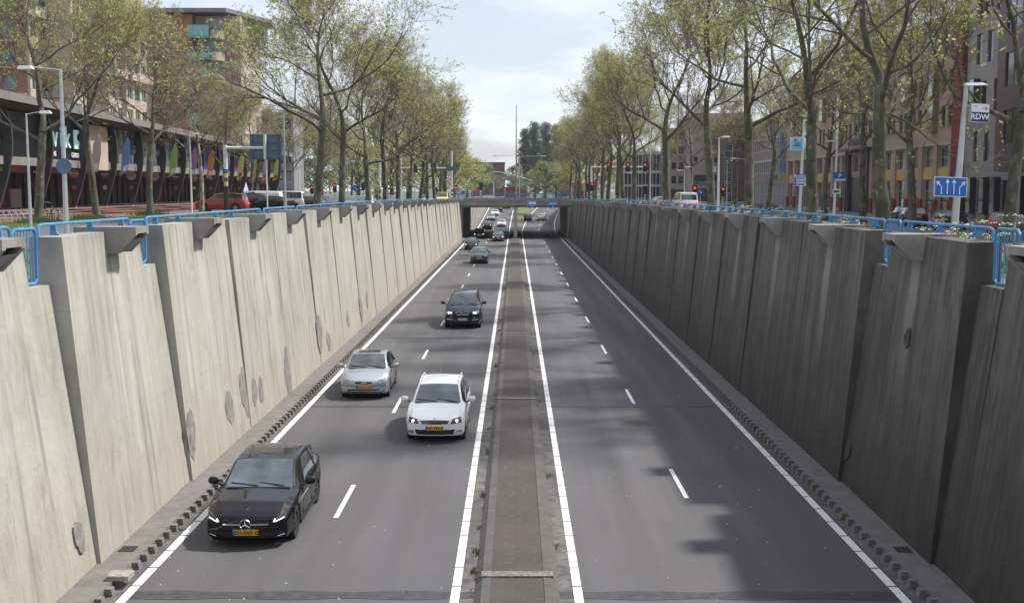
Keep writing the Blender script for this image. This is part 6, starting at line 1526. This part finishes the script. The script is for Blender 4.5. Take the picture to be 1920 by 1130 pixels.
# terrace with steps in front
tt = Thing('terrace', 'raised red paved terrace with dark step edges before the shopping gallery', 'terrace', (XG + 2, 130, 5.3)); mb = MB(); mb2 = MB()
for i in range(3): mb.box(XG - 6, 60, 5.0, XG + 1.2 + (2 - i) * 1.3, 190, 5.38 + i * .15 + .001); mb2.box(XG + 1.2 + (2 - i) * 1.3, 60, 5.0, XG + 1.26 + (2 - i) * 1.3, 190, 5.36 + i * .15)
mb.build('paving', mat('red_paving', (.24, .12, .095), .85, noise=(1, .15), world=True), tt); mb2.build('step_edges', mat('step_edge', (.05, .03, .03), .8), tt)
discs = [(M_dark, 'none'), (mat('disc_black', (.006, .006, .008), .4), 'kvik'), (mat('disc_orange', (.30, .11, .05), .5), 'BELLA'), (mat('disc_brown', (.11, .06, .05), .5), 'bars'), (mat('disc_cream', (.50, .48, .43), .5), 'ring'), (mat('disc_pale', (.52, .50, .42), .5), 'ring'), (mat('disc_navy', (.03, .04, .18), .5), 'bars'), (mat('disc_rose', (.38, .29, .27), .5), 'bars'), (mat('disc_navy', (.03, .04, .18)), 'bars'), (mat('disc_yellow', (.55, .50, .03), .5), 'bars'), (mat('disc_brown', (.11, .06, .05), .5), 'bars'), (mat('disc_grey', (.40, .40, .40), .5), 'ring'), (mat('disc_amber', (.55, .22, .03), .5), 'bars')]
flags = [None, None, (.5, .42, .42), (.12, .25, .55), (.5, .5, .5), (.30, .50, .12), (.28, .20, .42), (.62, .25, .08), (.38, .32, .55), (.55, .60, .20), (.48, .55, .18), (.48, .45, .55), (.55, .60, .20)]
def fin_outline():
    rt = [(0, 0), (.55, 1.2), (1.15, 2.7), (1.55, 4.2), (1.62, 5.4), (1.45, 6.6), (1.05, 7.6), (.9, 7.75)]; lt = [(-1.6, 7.0), (-1.95, 5.6), (-1.75, 4.4), (-1.25, 3.3), (-.85, 2.2), (-.45, 1.1)]
    def sm_(p):
        o = []
        for i in range(len(p) - 1):
            a = p[max(i - 1, 0)]; b = p[i]; c = p[i + 1]; d = p[min(i + 2, len(p) - 1)]
            for k in range(4):
                q = k / 4; o.append(tuple(.5 * (2 * b[j] + (c[j] - a[j]) * q + (2 * a[j] - 5 * b[j] + 4 * c[j] - d[j]) * q * q + (3 * b[j] - a[j] - 3 * c[j] + d[j]) * q ** 3) for j in (0, 1)))
        return o + [p[-1]]
    return sm_(rt) + sm_(lt)
FO = [(a * .74, b) for a, b in fin_outline()]
for i in range(14):
    y = 84.5 + i * 7.42; 
    me = shape2d(FO, [circle(-.12, 5.45, .68), circle(.12, 6.9, .30), [(-.6 + 1.1 * k / 12 if k <= 12 else 0, 4.15 - .55 * math.sin(math.pi * k / 12)) for k in range(13)]], .16)
    me.transform(Matrix.Rotation(R(90), 4, 'X')); me.name = 'fin'; me.materials.append(M_fin)
    fo = Obj('fin', me, t); fo.location = (0, y - 140, 0)
    mb = MB(); mb.tube([(p[0], 0, p[1]) for p in FO[:29]], .075, 6); mb.tube([(p[0], 0, p[1]) for p in FO[29:]] + [(0, 0, 0)], .055, 6)
    me2 = mb.build('fin_edge', M_finedge, None, smooth=True); me2.parent = fo
    mb = MB(); mb.ball((0, 0, -.02), .10, 6); mb.build('fin_foot', M_framew, None).parent = fo
    if i < len(discs) and i > 0:
        m, kind = discs[i]; mb = MB(); mb.disc((-.02, -.11, 2.95), .47, 'y', 28, th=.04); d = mb.build('sign_disc', m, None); d.parent = fo
        if kind == 'kvik': text_obj('lettering', 'kvik', .36, M_signwhite, d, (-.10, -.14, 2.95), (1, 0, 0), (0, 0, 1), .005, .008); mb = MB(); mb.box(.27, -.145, 2.84, .45, -.131, 3.08); mb.build('square_logo', M_signwhite, None).parent = d
        elif kind == 'BELLA':
            text_obj('lettering', 'BELLA', .24, M_signwhite, d, (0, -.14, 2.95), (1, 0, 0), (0, 0, 1), .005, .006); mb = MB(); mb.tube([(.38 * math.cos(a * .2618), -.14, 2.95 + .22 * math.sin(a * .2618)) for a in range(25)], .014, 5, cap=False); mb.build('oval', M_signwhite, None).parent = d
        elif kind == 'bars': mb = MB(); mb.box(-.34, -.14, 2.93, .34, -.131, 3.05); mb.box(-.2, -.14, 2.78, .2, -.131, 2.83); mb.build('lettering', mat('pale_letter', (.55, .52, .5), .6), None).parent = d
        else: mb = MB(); mb.tube([(.39 * math.cos(a * .2618), -.14, 2.95 + .39 * math.sin(a * .2618)) for a in range(25)], .014, 5, cap=False); mb.box(-.28, -.14, 2.90, .28, -.131, 2.99); mb.build('lettering', mat('thin_letter', (.22, .22, .2), .6), None).parent = d
        mb = MB(); mb.disc((-.02, -.11, 1.75), .20, 'y', 20, th=.04); mb.build('small_disc', [mat('disc_taupe', (.22, .19, .17), .6), M_fin, mat('disc_taupe', (.22, .19, .17)), discs[5][0]][i % 4], None).parent = fo
    elif i == 0: mb = MB(); mb.box(-.5, -.13, 2.9, .45, -.10, 3.2); mb.build('lime_sign', mat('lime', (.30, .45, .04), .6), None).parent = fo
    if i < len(flags) and flags[i]:
        fl = Thing('beach_flag', 'tall narrow %s banner on the %s fin of the gallery' % (['', 'striped green', 'pale pink', 'blue', 'white', 'bright green', 'purple', 'orange', 'lilac', 'lime', 'pale lime', 'grey lilac', 'lime yellow'][i], ORD[i] if True else ''), 'banner', (XG + 1.7, y, GZ + 4.3), group='banners on the gallery fins')
        mb = MB(); pts = [(XG + 1.55, GZ + 2.9), (XG + 2.15, GZ + 3.1), (XG + 2.45, GZ + 4.6), (XG + 2.5, GZ + 5.9), (XG + 2.25, GZ + 6.3), (XG + 1.8, GZ + 5.4)]; mb.prism(pts, .03, 'y', y - .25); mb.build('cloth', mat('flag_%d' % i, flags[i], .7), fl)
        mb = MB(); mb.prism([(XG + 1.75, GZ + 3.2), (XG + 2.1, GZ + 3.3), (XG + 2.2, GZ + 3.8), (XG + 1.8, GZ + 3.7)], .006, 'y', y - .258); mb.build('print', M_ref if i > 7 else M_signwhite, fl)
        mb = MB(); mb.tube([(XG + 1.5, y - .2, GZ + 2.8), (XG + 1.8, y - .2, GZ + 5.4), (XG + 2.3, y - .2, GZ + 6.35)], .03, 5); mb.build('pole', M_galv, fl)
# big illuminated shop sign between the first fins
XS = XG + 2.85
sg = Thing('shop_sign', 'large black kvik shop sign with pale lettering on the gallery front', 'shop sign', (XS - 2.4, 96, 9.8))
ya, za = at_X(92, 290, XS - 2.3); yb, zb = at_X(168, 235, XS - 2.3); mb = MB(); mb.box(XS - 2.46, 84.6, 9.74, XS - 2.4, 99.2, 13.0); mb.build('sign_field', mat('sign_black', (.008, .008, .010), .3), sg)
M_ltx = mat('pale_aqua_letter', (.45, .66, .64), .5, emit=(.5, .75, .72), estr=.25); y0, z0 = at_X(96, 262, XS - 2.35); y1, _ = at_X(139, 262, XS - 2.35)
o = text_obj('lettering', 'kvik', 2.5, M_ltx, sg, (.08, (y0 + y1) / 2 - 96 - 1.2, (z0 - 9.8) + .25), (0, 1, 0), (0, 0, 1), .03, .03, 1.35)
y0, z0 = at_X(139.5, 279, XS - 2.35); y1, z1 = at_X(155, 246, XS - 2.35); mb = MB(); mb.box(XS - 2.39, y0, z0, XS - 2.33, y1, z1); sq = mb.build('square_logo', M_ltx, sg); mb = MB(); mb.disc((XS - 2.32, y0 + .9, z1 - .6), .30, 'x', 16, th=.01); mb.build('round_dot', mat('sign_black', (0, 0, 0)), sq)
text_obj('lettering', 'GARDEROBE', .55, M_signwhite, sg, (.08, y0 + .8 - 96, .35), (0, 1, 0), (0, 0, 1), .02, .01); text_obj('lettering', 'KEUKENS', .55, M_signwhite, sg, (.08, y0 - 5.2 - 96, .35), (0, 1, 0), (0, 0, 1), .02, .01)
pb = Thing('poster_wall', 'dark blue window poster with orange shape on the far part of the gallery', 'poster', (XS - 2.4, 142, 9.8)); mb = MB(); mb.box(XS - 2.48, 135, 9.75, XS - 2.43, 152, 13.0); mb.build('poster', mat('poster_violet', (.03, .03, .20), .5, noise=(.5, .5, 2), world=True), pb)
mb = MB(); mb.disc((XS - 2.41, 138, 11.0), .9, 'x', 16); mb.build('orange_shape', mat('orange_print', (.62, .25, .08), .6), pb)
bx = Thing('shop_box', 'pale beige box bay projecting between the third and fourth fins', 'bay', (XG - 1, 103, 9)); mb = MB(); mb.box(XG - .5, 100.4, 9.0, XG + .9, 105.2, 12.9); mb.build('bay_wall', mat('beige_render', (.42, .34, .27), .8, noise=(.6, .12), world=True), bx)
# advertising stand and bicycle rack on the pavement
st = Thing('advertising_stand', 'small brown pavement board in front of the leftmost shop', 'sign stand', (-35.5, 82, 5.75)); mb = MB(); mb.box(-36, 82, 6.0, -35.2, 82.06, 7.3); mb.build('board', mat('board_brown', (.18, .12, .11), .6), st); mb = MB(); mb.tube([(-36, 82, 5.7), (-36, 82, 7.35), (-35.2, 82, 7.35), (-35.2, 82, 5.7)], .03, 6); mb.build('stand', M_framed, st)
rk = Thing('bicycle_rack', 'long row of low grey bicycle stands at the left edge', 'bicycle rack', (-31, 72, 5.4)); mb = MB(); mb.tube([(-33.2, 62, 5.6), (-33.2, 84, 5.6)], .03, 5); mb.build('rail', M_galv, rk)
for k in range(24): y = 62.5 + k * .9; mb = MB(); mb.tube([(-33.2, y, 5.4), (-33.1, y, 5.95), (-32.7, y, 5.9), (-32.5, y, 5.4)], .025, 5); mb.build('stand', M_galv, rk)
def bicycle(x, y, z, rz_, label, m=None):
    b = Local('bicycle', label, 'bicycle', (x, y, z), rz_); m = m or M_black
    for yy in (-.52, .52):
        mb = MB(); mb.tube([(0, yy + .34 * math.cos(a * .3142), .35 + .34 * math.sin(a * .3142)) for a in range(21)], .022, 6, cap=False)
        w = mb.build('wheel', M_rubber, b); mb = MB()
        for k in range(8): mb.tube([(0, yy, .35), (0, yy + .33 * math.cos(k * .785), .35 + .33 * math.sin(k * .785))], .004, 3)
        mb.build('spokes', M_galv, w)
    mb = MB(); mb.tube([(0, -.52, .35), (0, -.10, .32), (0, .36, .80), (0, -.20, .82), (0, -.52, .35)], .022, 6); mb.tube([(0, -.10, .32), (0, -.24, .95)], .020, 6); mb.tube([(0, .52, .35), (0, .36, .80), (0, .32, 1.05)], .02, 6); mb.build('frame', m, b)
    mb = MB(); mb.tube([(-.28, .20, 1.02), (-.15, .32, 1.06), (.15, .32, 1.06), (.28, .20, 1.02)], .016, 6); mb.build('handlebar', M_chrome, b); mb = MB(); mb.hexa([(-.03, -.08, .95), (.03, -.08, .95), (.09, -.36, .96), (-.09, -.36, .96), (-.03, -.08, .99), (.03, -.08, .99), (.08, -.36, 1.02), (-.08, -.36, 1.02)]); mb.build('saddle', M_black, b)
bicycle(-28.6, 70.5, 5.42, R(60), 'dark bicycle parked just right of the leftmost tree trunk')
for k in range(6): bicycle(34 + k * .8, 160 + k * .5, 4.4, R(20 + 7 * k), '%s bicycle from the left among those parked before the arched office' % ORD[k], [M_black, M_galv, M_blue][k % 3])

# ---------------- left: apartment buildings behind the gallery
M_bb = wallmat('brown_brick', (.30, .145, .10), .35, .85, .3); M_cr = wallmat('cream_render', (.46, .39, .32), None, .8, .25); M_roof = mat('zinc_roof', (.17, .17, .185), .5, noise=(.5, .1), world=True)
YP_ = 165.0
def XY(px, Y=YP_): return at_Y(px, 357, Y)[0]
def ZZ(py, Y=YP_): return at_Y(400, py, Y)[1]
t = Thing('apartment_block', 'brown brick and cream apartment block with teal balconies and a jutting flat roof', 'building', (XY(360), YP_, 5))
f = Facade(t, (XY(246), YP_, 12), (1, 0), (0, -1), XY(369) - XY(246), ZZ(27) - 12, M_bb); w = f.w
for r in range(6):
    z = ZZ(57 + 41 * r) - 12
    for u in (XY(292) - XY(246), XY(313) - XY(246), XY(262) - XY(246)): f.win(u, z, u + 1.25, z + 1.85, 2, 2, mat('window_frame_pale', (.55, .52, .42), .6), M_wing, .15); mb = MB(); f.box(mb, u + 1.26, z, u + 1.55, z + 1.85, .005, .05); mb.build('ochre_panel', M_ylw, t) if r < 3 else None
f.done(14)
# cream corner with loggia glass, teal balconies
f = Facade(t, (XY(369), YP_ + 1.6, 12), (1, 0), (0, -1), XY(452) - XY(369), ZZ(27) - 12, M_cr, 'corner_wall')
for r in range(6):
    z = ZZ(72 + 41 * r) - 12; f.win(.15, z, 2.6, z + 2.35, 3, 1, M_framew, M_wing, .2); f.win(XY(432) - XY(369), z, XY(441) - XY(369), z + 2.2, 2, 1, M_framew, M_win, .2)
f.done(13)
xb0, xb1 = XY(362), XY(402)
for r in range(5):
    z1 = ZZ(69 + 41 * r); mb = MB(); mb.box(xb0, YP_ - .9, z1 - .22, xb1, YP_ + 1.55, z1); b = mb.build('balcony', M_teal, t)
    mb = MB(); mb.tube([(xb0, YP_ - .85, z1 + 1.5), (xb1, YP_ - .85, z1 + 1.5)], .05, 5)
    for k in range(5): mb.box(lerp(xb0, xb1 - .08, k / 4), YP_ - .9, z1, lerp(xb0, xb1 - .08, k / 4) + .08, YP_ - .82, z1 + 1.5)
    mb.tube([(xb0, YP_ - .85, z1 + .75), (xb1, YP_ - .85, z1 + .75)], .04, 5); mb.build('balustrade', M_teal, b); mb = MB(); mb.box(xb0 + .08, YP_ - .87, z1 + .05, xb1 - .08, YP_ - .85, z1 + (1.45 if r % 2 == 0 else .7)); mb.build('glass_screen', mat('teal_glass', (.16, .36, .36), .15, coat=.5), b)
    # curved cream balcony parapet with red rail
    pts = []
    for k in range(13): q = k / 12; pts.append((lerp(XY(402), XY(425), q), YP_ - .5 - .55 * math.sin(q * 3.14159 * 1.1) + .9 * q))
    mb = MB()
    for (ax, ay), (bx_, by_) in zip(pts[:-1], pts[1:]): mb.hexa([(ax, ay, z1 - .3), (bx_, by_, z1 - .3), (bx_, by_ + .12, z1 - .3), (ax, ay + .12, z1 - .3), (ax, ay, z1 + .85), (bx_, by_, z1 + .85), (bx_, by_ + .12, z1 + .85), (ax, ay + .12, z1 + .85)])
    mb.build('curved_parapet', M_cr, t)
    mb = MB(); mb.box(XY(402), YP_ + .2, z1 + .851, XY(424), YP_ + .3, z1 + 2.4); mb.build('loggia_glass', M_wing, t)
    mb = MB(); xs_ = XY(418); xe_ = XY(454)
    for dz in (.35, .7, 1.05): mb.tube([(xs_, YP_ + .8, z1 + dz), (xe_, YP_ + 1.2, z1 + dz)], .035, 5)
    for k in range(7): x = lerp(xs_, xe_, k / 6); mb.tube([(x, YP_ + 1, z1), (x, YP_ + 1, z1 + 1.05)], .03, 4)
    mb.build('red_rail', mat('rail_red', (.42, .10, .10), .5), t)
zr = ZZ(25); mb = MB(); mb.prism([(XY(234), YP_ - 1.2), (XY(435), YP_ - 1.2), (XY(486), YP_ + 10), (XY(480), YP_ + 16), (XY(234), YP_ + 16)], .55, 'z', zr); mb.build('roof', M_roof, t)
# stepped cream block further left
t = Thing('apartment_block', 'stepped cream apartment block with bands of windows at the upper left', 'building', (-62, 150, 5)); YC = 152.0
for k, (px, Y, ytop) in enumerate(((238, YC, 10), (205, YC - 5, -40), (140, YC - 10, -90), (60, YC - 14, -110))):
    x1 = at_Y(px, 357, Y)[0]; x0 = at_Y(px - 75, 357, Y)[0] if k < 3 else -76; zt = at_Y(px, ytop, Y)[1]
    f = Facade(t, (x0, Y, 12), (1, 0), (0, -1), x1 - x0, zt - 12, M_cr if k < 3 else M_bb)
    for r in range(int((zt - 13) / 3.1)):
        nn = max(1, int((x1 - x0) / 2.6))
        for q in range(nn): u = .5 + q * (x1 - x0 - .6) / nn; f.win(u, 1.0 + r * 3.1, u + 1.7, 2.6 + r * 3.1, 2, 1, M_teal if q % 2 else M_framew, M_wing, .15)
    f.done(16)
    g_ = Facade(t, (x1 + .32, Y, 12), (0, 1), (1, 0), 9, zt - 12, M_cr, 'side_wall')
    for r in range(int((zt - 13) / 3.1)):
        for q in range(3): g_.win(.6 + q * 2.9, 1.0 + r * 3.1, 2.6 + q * 2.9, 2.8 + r * 3.1, 2, 1, M_teal if (q + r) % 3 == 0 else M_framew, M_wing, .15)
    g_.done(.31)
    mb = MB()
    for r in range(int((zt - 13) / 3.1)):
        if r % 2: mb = MB(); mb.box(x1 + .02, Y + .2, 12.3 + r * 3.1, x1 + 1.2, Y + 8.8, 12.48 + r * 3.1); mb.box(x1 + .92, Y + .2, 12.5 + r * 3.1, x1 + 1.2, Y + 8.8, 13.4 + r * 3.1); mb.build('side_balcony', M_cr, t)
    mb = MB()
    for r in range(int((zt - 13) / 3.1)): mb.box(x0 + .1, Y - .5, 12.3 + r * 3.1, x1 - .1, Y - .003, 12.5 + r * 3.1)
    mb.build('balcony_slab', M_cr, t)
# blurred low white building beyond the gallery
t = Thing('office_building', 'pale glass fronted building glimpsed between the trees behind the sign gantry', 'building', (-50, 215, 5)); a = at_Y(536, 357, 215)[0]; b = at_Y(552, 357, 215)[0]
f = Facade(t, (a - 6, 215, 5), (1, 0), (0, -1), b - a + 6, 17, mat('pale_panel', (.22, .23, .25), .6)); [f.win(.4, .6 + r * 3.2, f.w - .4, 2.8 + r * 3.2, 5, 1, M_framew, M_wing) for r in range(5)]; f.done(10)

# ================================================================== verge plants
rnd = random.Random(31)
def parsley(mbs, mbf, x, y, z, h):
    for s_ in range(rnd.randint(4, 7)):
        a = rnd.uniform(0, 6.28); e = Vector((x + math.cos(a) * h * .35 * rnd.random(), y + math.sin(a) * h * .35 * rnd.random(), z + h * rnd.uniform(.6, 1.0))); mbs.tube([(x, y, z), tuple(Vector((x, y, z)).lerp(e, .5) + Vector((0, 0, .05))), tuple(e)], .006, 3, cap=False)
        for k in range(rnd.randint(5, 8)):
            c = e + Vector((rnd.gauss(0, .06), rnd.gauss(0, .06), rnd.uniform(-.02, .03))); mbs.tube([tuple(e - Vector((0, 0, .06))), tuple(c)], .003, 3, cap=False)
            for q in range(3): d = c + Vector((rnd.gauss(0, .014), rnd.gauss(0, .014), .004)); r = rnd.uniform(.011, .019); u = Vector((rnd.gauss(0, 1), rnd.gauss(0, 1), .3)).normalized() * r; v = Vector((-u.y, u.x, rnd.gauss(0, .3) * r)); mbf.quad(tuple(d - u), tuple(d - v), tuple(d + u), tuple(d + v))
    for k in range(14):
        a = rnd.uniform(0, 6.28); r = rnd.uniform(.05, .3) * h; p = Vector((x + math.cos(a) * r, y + math.sin(a) * r, z + rnd.uniform(.1, .6) * h)); u = Vector((math.cos(a), math.sin(a), rnd.uniform(-.4, .5))) * .09; v = Vector((-u.y, u.x, 0)) * .4
        mbs.quad(tuple(p), tuple(p + u * .5 + v), tuple(p + u), tuple(p + u * .5 - v), m=0)
M_fl = mat('white_flower', (.72, .73, .62), .7); M_stem = leafmat('herb_green', (.13, .19, .05), (.08, .13, .035), .3)
for s in (-1, 1):
    a, b = MB(), MB()
    for k in range(190 if s > 0 else 60):
        y = 22 + rnd.random() ** 1.4 * 90 if s > 0 else 24 + rnd.random() * 80
        if s > 0 and math.sin(y * .8) + rnd.gauss(0, .5) < -.2: continue
        parsley(a, b, s * (9.25 + abs(rnd.gauss(0, .45))), y, 5.42, rnd.uniform(.85, 1.3) if s > 0 else rnd.uniform(.5, .95))
    tag(a.build('cow_parsley_leaves', M_stem), kind='stuff'); tag(b.build('cow_parsley_blossom', M_fl), kind='stuff')
mb = MB()        # grass blades and herbs on both verges
for k in range(26000):
    s = -1 if rnd.random() < .55 else 1; x = s * rnd.choice((rnd.uniform(9.2, 14.3), rnd.uniform(22.6, 28.3) if s < 0 else rnd.uniform(9.3, 12))); y = 24 + rnd.random() ** 1.3 * 110; z = gxz(x, y) if x > 14 else gz(y)
    h = rnd.uniform(.04, .11); a = rnd.uniform(0, 6.28); w = .02; mb.quad((x - w, y, z), (x + w, y, z), (x + math.cos(a) * h * .5, y + math.sin(a) * h * .5, z + h))
for (x, y) in ((-26.0, 62.5), (-26.6, 71.8), (-26.8, 84.5), (-25.4, 62)):     # taller tufts round the trunks
    for k in range(260):
        px_, py_ = x + rnd.gauss(0, .55), y + rnd.gauss(0, .4); h = rnd.uniform(.15, .45); a = rnd.uniform(0, 6.28); mb.quad((px_ - .03, py_, 5.4), (px_ + .04, py_, 5.4), (px_ + math.cos(a) * h * .4, py_ + math.sin(a) * h * .4, 5.4 + h))
tag(mb.build('grass', M_stem), kind='stuff')

# ================================================================== air
hz = MB(); hz.box(-420, -70, -1.8, 420, 520, 75); hzo = hz.build('haze', None, None) if False else hz.build('haze', bpy.data.materials.new('air'), None)
am = hzo.data.materials[0]; am.use_nodes = True; am.node_tree.nodes.clear(); ao = am.node_tree.nodes.new('ShaderNodeOutputMaterial'); av = am.node_tree.nodes.new('ShaderNodeVolumePrincipled')
av.inputs['Color'].default_value = (.82, .88, .97, 1); av.inputs['Density'].default_value = .00013; av.inputs['Anisotropy'].default_value = .3
am.node_tree.links.new(av.outputs[0], ao.inputs['Volume']); tag(hzo, kind='stuff')
